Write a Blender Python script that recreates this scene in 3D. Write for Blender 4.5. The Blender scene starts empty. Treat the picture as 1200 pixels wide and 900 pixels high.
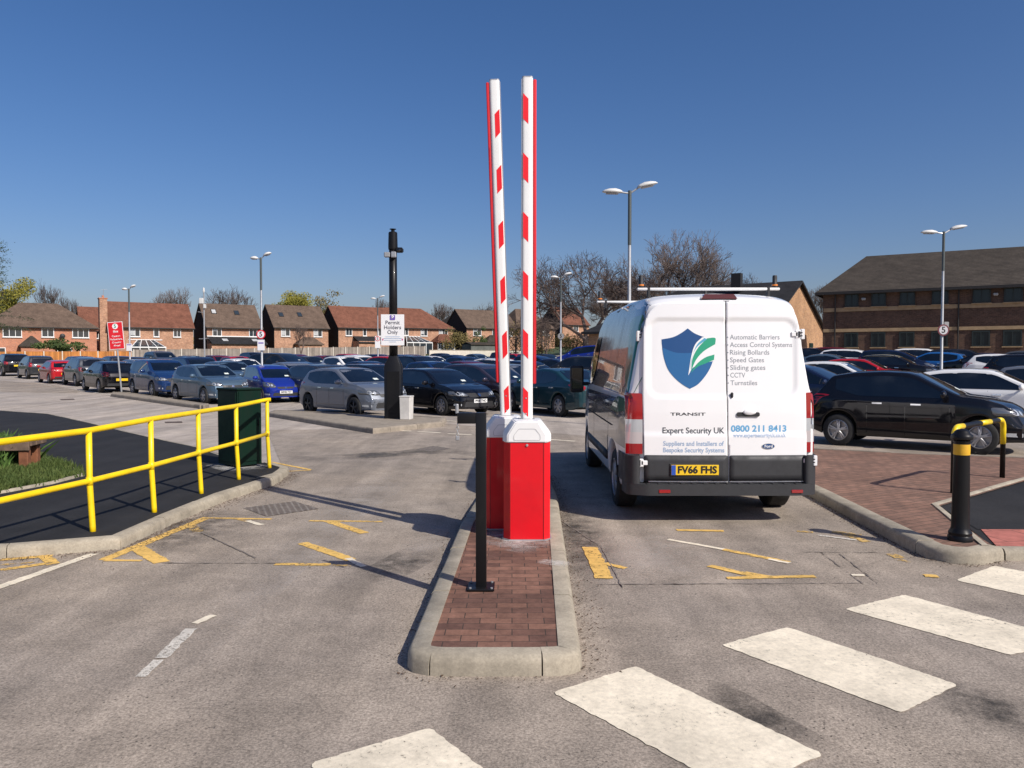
import bpy, bmesh, math, random
from mathutils import Vector, Matrix
from mathutils.bvhtree import BVHTree
R = math.radians
rnd = random.Random(7)
SC = bpy.context.scene
COL = SC.collection
EYE = 1.75
FPX = 901.0
PITCH = math.atan(30 / FPX)

def sstep(t):
    t = max(0.0, min(1.0, t)); return t * t * (3 - 2 * t)

def gz(x, y):
    """height of the ground: level by the gate, a gentle rise beyond"""
    z = 0.0
    if y > 24: z += 0.015 * (y - 27) if y > 30 else 0.015 * (y - 24) ** 2 / 12
    if y > 100: z += 0.02 * (min(y, 170) - 100)
    if y > 200: z -= 0.015 * (y - 200)
    if y > 20: z += 0.022 * min(max(0.0, y - 22), 40) * sstep((x - 3) / 9)
    return z

def survey(px, py, h=0.0):
    """ground point at height h above the terrain seen at a place measured in the 1200x900 photograph"""
    u = (px - 600) / FPX; v = (450 - py) / FPX
    d = Vector((u, math.cos(PITCH) + math.sin(PITCH) * v, -math.sin(PITCH) + math.cos(PITCH) * v))
    t = 0.5
    while t < 400:
        p = Vector((0, 0, EYE)) + d * t
        if p.z <= gz(p.x, p.y) + h: break
        t *= 1.004
    lo, hi = t / 1.004, t
    for _ in range(30):
        m = (lo + hi) / 2; p = Vector((0, 0, EYE)) + d * m
        if p.z <= gz(p.x, p.y) + h: hi = m
        else: lo = m
    return (p.x, p.y)

def at(px, depth):
    return ((px - 600) / FPX * depth, depth)

# ---------------------------------------------------------------- objects
def obj(name, bm, mats, parent=None, smooth=False, angle=None):
    me = bpy.data.meshes.new(name)
    bm.normal_update()
    bm.to_mesh(me); bm.free()
    if not isinstance(mats, (list, tuple)): mats = [mats]
    for m in mats: me.materials.append(m)
    if smooth or angle:
        for p in me.polygons: p.use_smooth = True
        if angle: me.set_sharp_from_angle(angle=R(angle))
    o = bpy.data.objects.new(name, me); COL.objects.link(o)
    if parent is not None: o.parent = parent
    return o

def thing(name, label, cat, loc=(0, 0, 0), rz=0.0, group=None):
    o = bpy.data.objects.new(name, None); COL.objects.link(o)
    o.empty_display_size = 0.2
    o.location = loc; o.rotation_euler = (0, 0, rz)
    return tag(o, label, cat, group)

def tag(o, label, cat, group=None, kind=None):
    o['label'] = label; o['category'] = cat
    if group: o['group'] = group
    if kind: o['kind'] = kind
    return o

def struct(o):
    o['kind'] = 'structure'; return o

def children_of(o): return list(o.children)

def copy_tree(o, parent=None, drop=()):
    c = o.copy(); COL.objects.link(c)
    if parent is not None: c.parent = parent
    for ch in children_of(o):
        if ch.name.split('.')[0] in drop: continue
        copy_tree(ch, c, drop)
    return c

# ---------------------------------------------------------------- mesh shapes
def box(bm, c, s, bev=0.0, rot=None, seg=1):
    r = bmesh.ops.create_cube(bm, size=1.0)
    vs = r['verts']
    bmesh.ops.scale(bm, vec=s, verts=vs)
    if bev > 0:
        es = list({e for v in vs for e in v.link_edges})
        rr = bmesh.ops.bevel(bm, geom=es, offset=bev, segments=seg, affect='EDGES', profile=0.6)
        vs = list({v for f in rr['faces'] for v in f.verts} | {v for v in vs if v.is_valid})
    if rot is not None:
        bmesh.ops.rotate(bm, cent=(0, 0, 0), matrix=rot, verts=vs)
    bmesh.ops.translate(bm, vec=c, verts=vs)
    return vs

def prism(bm, pts, z0, z1, mat=0, bev=0.0):
    """pts: xy outline, counter-clockwise"""
    a = 0
    for i in range(len(pts)):
        x0, y0 = pts[i][:2]; x1, y1 = pts[(i + 1) % len(pts)][:2]; a += x0 * y1 - x1 * y0
    if a < 0: pts = pts[::-1]
    b = [bm.verts.new((p[0], p[1], z0)) for p in pts]
    t = [bm.verts.new((p[0], p[1], z1)) for p in pts]
    fs = [bm.faces.new(t), bm.faces.new(b[::-1])]
    n = len(pts)
    for i in range(n): fs.append(bm.faces.new((b[i], b[(i + 1) % n], t[(i + 1) % n], t[i])))
    for f in fs: f.material_index = mat
    return b + t

def extrude_profile(bm, prof, axis, a, b):
    """prof: 2d outline; axis 'x','y': extruded from a to b. For 'y' prof is (x,z); for 'x' prof is (y,z)."""
    def P(p, t): return (p[0], t, p[1]) if axis == 'y' else (t, p[0], p[1])
    A = [bm.verts.new(P(p, a)) for p in prof]; B = [bm.verts.new(P(p, b)) for p in prof]
    n = len(prof); fs = [bm.faces.new(A), bm.faces.new(B[::-1])]
    for i in range(n): fs.append(bm.faces.new((A[i], B[i], B[(i + 1) % n], A[(i + 1) % n])))
    bmesh.ops.recalc_face_normals(bm, faces=fs)
    return A + B

def tube(bm, pts, r, n=10, caps=True):
    pts = [Vector(p) for p in pts]
    rs = r if isinstance(r, (list, tuple)) else [r] * len(pts)
    rings = []; prev = None
    for i, p in enumerate(pts):
        if i == 0: d = pts[1] - p
        elif i == len(pts) - 1: d = p - pts[i - 1]
        else: d = (pts[i + 1] - p).normalized() + (p - pts[i - 1]).normalized()
        d.normalize()
        if prev is None:
            a = d.orthogonal().normalized()
        else:
            a = prev - d * prev.dot(d)
            a = a.normalized() if a.length > 1e-6 else d.orthogonal().normalized()
        prev = a; b = d.cross(a)
        rings.append([bm.verts.new(p + (a * math.cos(2 * math.pi * k / n) + b * math.sin(2 * math.pi * k / n)) * rs[i]) for k in range(n)])
    fs = []
    for A, B in zip(rings, rings[1:]):
        for k in range(n): fs.append(bm.faces.new((A[k], A[(k + 1) % n], B[(k + 1) % n], B[k])))
    if caps:
        fs.append(bm.faces.new(rings[0][::-1])); fs.append(bm.faces.new(rings[-1]))
    return [v for q in rings for v in q]

def lathe(bm, prof, n=24, axis='z', c=(0, 0, 0), caps=True):
    """prof: list of (radius, height)"""
    rings = []
    for (r, h) in prof:
        ring = []
        for k in range(n):
            a = 2 * math.pi * k / n
            p = (r * math.cos(a), r * math.sin(a), h)
            if axis == 'y': p = (r * math.cos(a), h, r * math.sin(a))
            ring.append(bm.verts.new((p[0] + c[0], p[1] + c[1], p[2] + c[2])))
        rings.append(ring)
    fs = []
    for A, B in zip(rings, rings[1:]):
        for k in range(n): fs.append(bm.faces.new((A[k], A[(k + 1) % n], B[(k + 1) % n], B[k])))
    if caps: fs.append(bm.faces.new(rings[0][::-1])); fs.append(bm.faces.new(rings[-1]))
    bmesh.ops.recalc_face_normals(bm, faces=fs)
    return [v for q in rings for v in q]

def round_poly(pts, r, n=4):
    out = []; N = len(pts)
    rr = r if isinstance(r, (list, tuple)) else [r] * N
    for i in range(N):
        p0 = Vector(pts[i - 1][:2]); p = Vector(pts[i][:2]); p1 = Vector(pts[(i + 1) % N][:2])
        a = p0 - p; b = p1 - p
        k = min(rr[i], a.length * .45, b.length * .45)
        if k < 1e-4: out.append((p.x, p.y)); continue
        A = p + a.normalized() * k; B = p + b.normalized() * k
        for j in range(n + 1):
            t = j / n
            q = A * (1 - t) ** 2 + p * 2 * t * (1 - t) + B * t * t
            out.append((q.x, q.y))
    return out

def smooth_line(pts, n=6):
    """Catmull-Rom through 2d or 3d points"""
    P = [Vector(p) for p in pts]; P = [P[0] * 2 - P[1]] + P + [P[-1] * 2 - P[-2]]
    out = []
    for i in range(1, len(P) - 2):
        for j in range(n):
            t = j / n; a, b, c, d = P[i - 1], P[i], P[i + 1], P[i + 2]
            out.append(0.5 * ((2 * b) + (c - a) * t + (2 * a - 5 * b + 4 * c - d) * t * t + (3 * b - a - 3 * c + d) * t ** 3))
    out.append(P[-2]); return out

def interp(pts, x):
    if x <= pts[0][0]: return pts[0][1]
    for (x0, y0), (x1, y1) in zip(pts, pts[1:]):
        if x <= x1: return y0 + (y1 - y0) * (x - x0) / (x1 - x0)
    return pts[-1][1]

def text_bm(txt, size, align='CENTER', cell=None, bold=0.0):
    cu = bpy.data.curves.new('lettering', 'FONT'); cu.body = txt; cu.size = size
    cu.align_x = align; cu.align_y = 'CENTER'; cu.resolution_u = 3; cu.offset = bold
    o = bpy.data.objects.new('lettering', cu); COL.objects.link(o)
    dg = bpy.context.evaluated_depsgraph_get(); dg.update()
    me = bpy.data.meshes.new_from_object(o.evaluated_get(dg))
    bpy.data.objects.remove(o); bpy.data.curves.remove(cu)
    bm = bmesh.new(); bm.from_mesh(me); bpy.data.meshes.remove(me)
    return bm

def text_part(txt, size, mat, parent, loc, face='-y', align='CENTER', bold=0.0, width=None, name='lettering', t=0.002):
    """flat lettering lying in the local xz plane and reading towards -y (or 'z': flat on the ground)"""
    bm = text_bm(txt, size, align, bold=bold)
    xs = [v.co.x for v in bm.verts]
    if width and xs:
        s = width / (max(xs) - min(xs))
        for v in bm.verts: v.co.x *= s
    r = bmesh.ops.extrude_face_region(bm, geom=bm.faces[:])
    for v in r['geom']:
        if isinstance(v, bmesh.types.BMVert): v.co.z += t
    if face == '-y':
        bmesh.ops.rotate(bm, cent=(0, 0, 0), matrix=Matrix.Rotation(R(90), 3, 'X'), verts=bm.verts)
    bmesh.ops.translate(bm, vec=loc, verts=bm.verts)
    return obj(name, bm, mat, parent)

# ---------------------------------------------------------------- materials
def nodes(name):
    m = bpy.data.materials.new(name); m.use_nodes = True
    nt = m.node_tree; b = nt.nodes['Principled BSDF']
    return m, nt, b

def N(nt, t, **kw):
    n = nt.nodes.new(t)
    for k, v in kw.items():
        if k in n.inputs: n.inputs[k].default_value = v
        else: setattr(n, k, v)
    return n

def L(nt, a, b): nt.links.new(a, b)

def ramp(nt, fac, stops):
    r = nt.nodes.new('ShaderNodeValToRGB'); e = r.color_ramp.elements
    while len(e) < len(stops): e.new(0.5)
    for i, (p, c) in enumerate(stops):
        e[i].position = p; e[i].color = (c[0], c[1], c[2], 1) if isinstance(c, (tuple, list)) else (c, c, c, 1)
    L(nt, fac, r.inputs[0]); return r.outputs[0]

def mixc(nt, fac, a, b, mode='MIX'):
    m = nt.nodes.new('ShaderNodeMix'); m.data_type = 'RGBA'; m.blend_type = mode
    for s, v in ((0, fac), (6, a), (7, b)):
        if isinstance(v, (int, float)): m.inputs[s].default_value = v
        elif isinstance(v, (tuple, list)): m.inputs[s].default_value = (v[0], v[1], v[2], 1)
        else: L(nt, v, m.inputs[s])
    return m.outputs[2]

def coords(nt, kind='Object', scale=None, rot=None):
    tc = nt.nodes.new('ShaderNodeTexCoord'); out = tc.outputs[kind]
    if scale or rot:
        mp = nt.nodes.new('ShaderNodeMapping'); L(nt, out, mp.inputs[0])
        if scale: mp.inputs['Scale'].default_value = scale
        if rot: mp.inputs['Rotation'].default_value = rot
        out = mp.outputs[0]
    return out

def noise(nt, co, scale, detail=4, rough=.6):
    n = N(nt, 'ShaderNodeTexNoise', Scale=scale, Detail=detail, Roughness=rough); L(nt, co, n.inputs['Vector']); return n.outputs[0]

def bump(nt, b, h, strength=.3, dist=.01):
    n = N(nt, 'ShaderNodeBump', Strength=strength, Distance=dist); L(nt, h, n.inputs['Height']); L(nt, n.outputs[0], b.inputs['Normal'])

def plain(name, c, rough=.5, metal=0.0, coat=0.0, var=0.0, vscale=3.0, emis=None, spec=.5):
    m, nt, b = nodes(name)
    b.inputs['Base Color'].default_value = (*c, 1); b.inputs['Roughness'].default_value = rough
    b.inputs['Metallic'].default_value = metal; b.inputs['Coat Weight'].default_value = coat
    b.inputs['Coat Roughness'].default_value = .04; b.inputs['Specular IOR Level'].default_value = spec
    if var > 0:
        n = noise(nt, coords(nt), vscale, 6)
        L(nt, ramp(nt, n, [(.3, [x * (1 - var) for x in c]), (.7, [min(1, x * (1 + var * .6)) for x in c])]), b.inputs['Base Color'])
        L(nt, ramp(nt, n, [(.3, min(1, rough * 1.25)), (.7, rough * .8)]), b.inputs['Roughness'])
    m.diffuse_color = (*c, 1)
    return m

def asphalt(name, c, pit=.6, fine=1.0, stain=.25, crack=True):
    m, nt, b = nodes(name); co = coords(nt)
    big = noise(nt, co, .35, 3); mid = noise(nt, co, 2.2, 5, .65); fin = noise(nt, co, 75, 3, .8)
    col = ramp(nt, fin, [(.28, [x * (1 - .55 * fine) for x in c]), (.5, c), (.72, [min(1, x * (1 + .6 * fine)) for x in c])])
    col = mixc(nt, 1.0, col, ramp(nt, mid, [(.25, 1 - stain), (.75, 1 + stain * .35)]), 'MULTIPLY')
    col = mixc(nt, 1.0, col, ramp(nt, big, [(.3, (.84, .85, .87)), (.7, (1.1, 1.08, 1.04))]), 'MULTIPLY')
    # wheel tracks and scuffs drawn out along the lanes
    tr = noise(nt, coords(nt, scale=(1.3, .12, 1)), 1.6, 4)
    col = mixc(nt, 1.0, col, ramp(nt, tr, [(.35, .80), (.65, 1.14)]), 'MULTIPLY')
    v = N(nt, 'ShaderNodeTexVoronoi', Scale=26.0); L(nt, co, v.inputs['Vector'])
    patch = noise(nt, co, .9, 2)
    d = ramp(nt, v.outputs['Distance'], [(.10, 0.0), (.17, 1.0)])
    gate = ramp(nt, patch, [(.50, 1.0), (.62, 1 - pit)])
    pits = mixc(nt, 1.0, d, gate, 'LIGHTEN')
    col = mixc(nt, 1.0, col, pits, 'MULTIPLY')
    if crack:
        vc = N(nt, 'ShaderNodeTexVoronoi', Scale=.45, feature='DISTANCE_TO_EDGE')
        w = N(nt, 'ShaderNodeMix'); w.data_type = 'VECTOR'
        w.inputs[0].default_value = .12
        nz = N(nt, 'ShaderNodeTexNoise', Scale=3.0, Detail=5); L(nt, co, nz.inputs['Vector'])
        L(nt, co, w.inputs[4]); L(nt, nz.outputs['Color'], w.inputs[5]); L(nt, w.outputs[1], vc.inputs['Vector'])
        ck = ramp(nt, vc.outputs['Distance'], [(.0, .7), (.004, 1.0)])
        col = mixc(nt, .45, col, ck, 'MULTIPLY')
    L(nt, col, b.inputs['Base Color']); b.inputs['Roughness'].default_value = .88
    b.inputs['Specular IOR Level'].default_value = .3
    bump(nt, b, fin, .5, .006)
    return m

def concrete(name, c, var=.3, scale=4):
    m, nt, b = nodes(name); co = coords(nt)
    a = noise(nt, co, scale, 6, .7); f = noise(nt, co, 60, 4, .7)
    col = ramp(nt, a, [(.25, [x * (1 - var) for x in c]), (.7, [x * (1 + var * .5) for x in c])])
    col = mixc(nt, 1.0, col, ramp(nt, f, [(.3, .8), (.7, 1.12)]), 'MULTIPLY')
    mo = noise(nt, co, 1.6, 5, .75)
    col = mixc(nt, ramp(nt, mo, [(.55, 0.0), (.72, .6)]), col, [x * .45 for x in c])
    L(nt, col, b.inputs['Base Color']); b.inputs['Roughness'].default_value = .9
    bump(nt, b, f, .35, .004)
    return m

def bricks(name, c1, c2, mortar, bw=.225, bh=.075, plane='xz', rot=0.0, rough=.9, mort=.01, dirt=.3, off=.5, bmp=.5):
    """brick courses in world metres; plane 'xz'/'yz' for walls ('w' = along whichever way the wall runs), 'xy' for paving"""
    m, nt, b = nodes(name)
    tc = nt.nodes.new('ShaderNodeTexCoord'); sx = nt.nodes.new('ShaderNodeSeparateXYZ'); L(nt, tc.outputs['Object'], sx.inputs[0])
    cb = nt.nodes.new('ShaderNodeCombineXYZ')
    if plane == 'xy':
        L(nt, sx.outputs[0], cb.inputs[0]); L(nt, sx.outputs[1], cb.inputs[1])
    else:
        ad = N(nt, 'ShaderNodeMath', operation='ADD'); L(nt, sx.outputs[0], ad.inputs[0]); L(nt, sx.outputs[1], ad.inputs[1])
        L(nt, ad.outputs[0], cb.inputs[0]); L(nt, sx.outputs[2], cb.inputs[1])
    mp = nt.nodes.new('ShaderNodeMapping'); L(nt, cb.outputs[0], mp.inputs[0]); mp.inputs['Rotation'].default_value = (0, 0, rot)
    br = N(nt, 'ShaderNodeTexBrick'); L(nt, mp.outputs[0], br.inputs['Vector'])
    br.inputs['Scale'].default_value = 1.0; br.inputs['Brick Width'].default_value = bw; br.inputs['Row Height'].default_value = bh
    br.inputs['Mortar Size'].default_value = mort; br.inputs['Color1'].default_value = (*c1, 1); br.inputs['Color2'].default_value = (*c2, 1)
    br.inputs['Mortar'].default_value = (*mortar, 1); br.offset = off; br.inputs['Bias'].default_value = -.1
    br.inputs['Mortar Smooth'].default_value = .2
    co = tc.outputs['Object']
    n1 = noise(nt, co, 1.1, 5, .7); n2 = noise(nt, co, 9, 4, .8)
    col = mixc(nt, 1.0, br.outputs['Color'], ramp(nt, n1, [(.3, 1 - dirt), (.7, 1.1)]), 'MULTIPLY')
    col = mixc(nt, 1.0, col, ramp(nt, n2, [(.3, 1 - dirt), (.7, 1.18)]), 'MULTIPLY')
    L(nt, col, b.inputs['Base Color']); b.inputs['Roughness'].default_value = rough; b.inputs['Specular IOR Level'].default_value = .25
    bump(nt, b, br.outputs['Fac'], -bmp, .004)
    return m

def worn_paint(name, c, wear=.5, scale=14):
    m, nt, b = nodes(name); co = coords(nt)
    n = noise(nt, co, scale, 8, .8); n2 = noise(nt, co, 1.3, 3); f = noise(nt, co, 90, 2)
    col = ramp(nt, n, [(.3, [x * .72 for x in c]), (.6, c)])
    col = mixc(nt, 1.0, col, ramp(nt, noise(nt, co, 2.2, 7, .75), [(.32, .70), (.6, 1.02)]), 'MULTIPLY')
    L(nt, col, b.inputs['Base Color']); b.inputs['Roughness'].default_value = .8
    tr = nt.nodes.new('ShaderNodeBsdfTransparent'); mx = nt.nodes.new('ShaderNodeMixShader')
    s = N(nt, 'ShaderNodeMath', operation='ADD'); L(nt, n, s.inputs[0])
    s2 = N(nt, 'ShaderNodeMath', operation='MULTIPLY'); L(nt, n2, s2.inputs[0]); s2.inputs[1].default_value = .35
    L(nt, s2.outputs[0], s.inputs[1])
    k = ramp(nt, s.outputs[0], [(.42 + .28 * wear, 0.0), (.455 + .28 * wear, 1.0)])
    L(nt, k, mx.inputs[0]); L(nt, tr.outputs[0], mx.inputs[1]); L(nt, b.outputs[0], mx.inputs[2])
    L(nt, mx.outputs[0], nt.nodes['Material Output'].inputs[0])
    bump(nt, b, f, .3, .003)
    return m

def stain_mat(name, c, amount=.5, scale=3.0, edge=.98):
    """a see-through soiled patch with a ragged edge of its own"""
    m, nt, b = nodes(name); co = coords(nt)
    n = noise(nt, co, scale, 8, .75)
    b.inputs['Base Color'].default_value = (*c, 1); b.inputs['Roughness'].default_value = .95
    tr = nt.nodes.new('ShaderNodeBsdfTransparent'); mx = nt.nodes.new('ShaderNodeMixShader')
    ge = nt.nodes.new('ShaderNodeTexCoord'); mp = nt.nodes.new('ShaderNodeMapping'); L(nt, ge.outputs['Generated'], mp.inputs[0])
    mp.inputs['Location'].default_value = (-1, -1, 0); mp.inputs['Scale'].default_value = (2, 2, 0)
    ln = N(nt, 'ShaderNodeVectorMath', operation='LENGTH'); L(nt, mp.outputs[0], ln.inputs[0])
    fall = ramp(nt, ln.outputs['Value'], [(.25, 1.0), (edge, 0.0)])
    mm = N(nt, 'ShaderNodeMath', operation='MULTIPLY'); L(nt, fall, mm.inputs[0]); L(nt, ramp(nt, n, [(.38, 0.0), (.68, amount)]), mm.inputs[1])
    L(nt, mm.outputs[0], mx.inputs[0]); L(nt, tr.outputs[0], mx.inputs[1]); L(nt, b.outputs[0], mx.inputs[2])
    L(nt, mx.outputs[0], nt.nodes['Material Output'].inputs[0])
    return m

def paint(name, c, metal=0.0, rough=.32):
    m, nt, b = nodes(name)
    b.inputs['Base Color'].default_value = (*c, 1); b.inputs['Metallic'].default_value = metal
    b.inputs['Roughness'].default_value = rough; b.inputs['Coat Weight'].default_value = 1.0; b.inputs['Coat Roughness'].default_value = .03; b.inputs['Specular IOR Level'].default_value = .08
    n = noise(nt, coords(nt), 2.5, 6, .7)
    L(nt, ramp(nt, n, [(.35, rough), (.75, min(1, rough + .18))]), b.inputs['Roughness'])
    L(nt, ramp(nt, n, [(.45, .02), (.8, .12)]), b.inputs['Coat Roughness'])
    return m

M = {}
M['asphalt'] = asphalt('worn_asphalt', (.345, .292, .240), pit=.75, stain=.34)
M['carpark'] = asphalt('pale_asphalt', (.43, .375, .325), pit=.3, stain=.28, fine=.7)
M['newtar'] = asphalt('new_tarmac', (.024, .0235, .0245), pit=.3, stain=.35, fine=.9, crack=False)
M['kerb'] = concrete('kerb_concrete', (.37, .325, .25), .42)
M['kerbdark'] = concrete('old_kerb_concrete', (.30, .255, .20), .35)
M['paver'] = bricks('block_paving', (.29, .150, .105), (.15, .08, .062), (.07, .052, .042), .20, .10, 'xy', R(0), mort=.0035, dirt=.4, bmp=.8)
M['paver2'] = bricks('block_paving_verge', (.29, .165, .118), (.20, .12, .09), (.08, .062, .05), .21, .105, 'xy', R(-28), mort=.006, dirt=.3, bmp=.8)
M['tactile'] = bricks('tactile_paving', (.48, .17, .13), (.42, .15, .12), (.25, .1, .08), .4, .4, 'xy', R(-10), mort=.01, dirt=.2)
M['white_line'] = worn_paint('white_road_paint', (.90, .80, .62), .34, 34)
M['white_worn'] = worn_paint('faded_white_road_paint', (.74, .69, .60), .72, 55)
M['yellow_line'] = worn_paint('yellow_road_paint', (.84, .53, .14), .56, 26)
M['yellow_worn'] = worn_paint('faded_yellow_road_paint', (.66, .43, .14), .8, 20)
M['stain_dark'] = stain_mat('oil_stain', (.035, .032, .03), .75, 4)
M['stain_pale'] = stain_mat('cement_dust', (.52, .47, .42), .5, 2.2)
M['stain_white'] = stain_mat('cement_splash', (.78, .75, .70), 1.0, 6, 1.6)
M['tarstrip'] = stain_mat('tar_joint', (.075, .07, .066), 1.0, 1.2, 1.6)
M['black_metal'] = plain('black_painted_steel', (.008, .008, .009), .4, coat=.12, var=.3, spec=.22)
M['black_plastic'] = plain('black_plastic', (.022, .022, .024), .55, var=.2, vscale=8)
M['grey_plastic'] = plain('grey_bumper_plastic', (.030, .031, .034), .6, var=.2, vscale=8)
M['red_paint'] = plain('red_powder_coat', (.68, .006, .014), .4, coat=.25, var=.12, vscale=3, spec=.3)
M['red_tape'] = plain('red_reflective_tape', (.78, .012, .02), .4)
M['red_rubber'] = plain('red_rubber_edge', (.62, .01, .02), .6)
M['white_paint'] = plain('white_powder_coat', (.80, .80, .79), .38, coat=.2, var=.06)
M['white_alu'] = plain('white_boom_coat', (.80, .80, .78), .35, coat=.3, var=.05)
M['alu'] = plain('aluminium', (.55, .56, .58), .35, metal=.9)
M['galv'] = plain('galvanised_steel', (.42, .43, .44), .5, metal=.6, var=.2, vscale=6)
M['lamp_white'] = plain('lamp_head_shell', (.62, .62, .60), .5, var=.1)
M['lamp_lens'] = plain('lamp_lens', (.30, .31, .32), .15)
M['yellow_rail'] = plain('yellow_rail_paint', (.87, .60, .004), .42, coat=.15, var=.16, vscale=5)
M['yellow_band'] = plain('yellow_band', (.72, .40, .02), .5, var=.15, vscale=10)
M['yellow_gloss'] = plain('yellow_gloss', (.85, .60, .01), .35, coat=.3)
M['green_steel'] = plain('green_cabinet_paint', (.002, .017, .010), .5, coat=.08, var=.25, vscale=4, spec=.25)
M['timber'] = plain('weathered_timber', (.15, .10, .07), .85, var=.5, vscale=9)
M['redtimber'] = plain('stained_timber', (.22, .085, .04), .8, var=.4, vscale=9)
M['iron'] = plain('rusty_iron', (.12, .085, .065), .75, var=.5, vscale=14)
M['tyre'] = plain('tyre_rubber', (.018, .018, .018), .85, var=.3, vscale=12)
M['rim_silver'] = plain('silver_alloy', (.42, .42, .43), .35, metal=.7)
M['rim_dark'] = plain('dark_alloy', (.05, .05, .055), .35, metal=.6)
M['glass'] = None
def car_glass():
    m, nt, b = nodes('car_glass')
    n = noise(nt, coords(nt), 1.4, 3, .5)
    L(nt, ramp(nt, n, [(.35, (.002, .003, .004)), (.58, (.006, .008, .010)), (.75, (.024, .028, .032))]), b.inputs['Base Color'])
    b.inputs['Roughness'].default_value = .04; b.inputs['Specular IOR Level'].default_value = .75
    b.inputs['Coat Weight'].default_value = .5; b.inputs['Coat Roughness'].default_value = .02
    return m
M['glass'] = car_glass()
M['window_glass'] = plain('window_glass', (.03, .04, .05), .06, spec=.8)
M['blind'] = plain('window_blind', (.45, .46, .46), .7, var=.2, vscale=2)
M['upvc'] = plain('white_window_frame', (.78, .78, .76), .45)
M['head_lens'] = plain('headlight_lens', (.55, .58, .60), .08, metal=.35, coat=1)
M['head_base'] = plain('headlight_housing', (.16, .17, .18), .12, metal=.5, coat=1)
M['tail_red'] = plain('tail_light_red', (.30, .004, .008), .15, coat=1)
M['tail_clear'] = plain('tail_light_clear', (.55, .50, .50), .12, metal=.2, coat=1)
M['orange_lens'] = plain('orange_lens', (.75, .22, .02), .2, coat=1)
M['plate_white'] = plain('white_plate', (.78, .78, .76), .35)
M['plate_yellow'] = plain('yellow_plate', (.80, .52, .02), .35)
M['ink'] = plain('black_lettering', (.01, .01, .012), .5)
M['chrome'] = plain('chrome', (.75, .76, .78), .12, metal=1)
M['under'] = plain('underbody', (.008, .008, .008), .9)
M['sticker'] = plain('paper_permit', (.6, .66, .62), .7)
# ================================================================ vehicles
PAINT = {}
for nm, c, me in [('black', (.005, .005, .007), 0), ('navy', (.010, .018, .050), .2), ('midblue', (.010, .034, .115), .2),
                  ('royal', (.012, .03, .26), .2), ('silverblue', (.075, .12, .17), .3), ('silver', (.155, .17, .20), .3), ('white', (.76, .76, .75), 0),
                  ('red', (.42, .012, .018), 0), ('darkred', (.13, .01, .016), .1), ('teal', (.010, .040, .052), .2), ('purple', (.045, .038, .058), .3),
                  ('grey', (.085, .09, .10), .4), ('dark', (.018, .020, .026), .2), ('brightblue', (.02, .13, .38), .25), ('cream', (.62, .55, .34), 0),
                  ('charcoal', (.035, .037, .042), .3), ('burgundy', (.09, .012, .03), .2)]:
    PAINT[nm] = paint('car_paint_' + nm, c, me)
M['van_white'] = paint('van_white', (.80, .80, .80), 0, .35)
M['van_wrap_shade'] = paint('van_side_wrap_shade', (.045, .06, .095), .35, .2)
M['van_silver'] = paint('van_side_lower', (.18, .19, .21), .35, .3)
M['van_green'] = paint('van_green_swoosh', (.012, .16, .10), 0, .25)

def bspline(ctrl, per=3):
    """clamped uniform quadratic b-spline"""
    P = [Vector(c) for c in ctrl]; n = len(P); out = []
    for i in range(n - 2):
        a = P[i] if i == 0 else (P[i] + P[i + 1]) / 2
        c = P[i + 2] if i == n - 3 else (P[i + 1] + P[i + 2]) / 2
        b = P[i + 1]
        for j in range(per):
            t = j / per; out.append(a * (1 - t) ** 2 + b * 2 * t * (1 - t) + c * t * t)
    out.append(P[-1]); return out

def smooth_fn(pts, sig):
    """piecewise linear profile, blurred"""
    def f(x):
        s = 0; w = 0
        for k in range(-4, 5):
            g = math.exp(-(k / 2.2) ** 2); s += g * interp(pts, x + k * sig / 4); w += g
        return s / w
    return f

class Shell: pass

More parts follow.
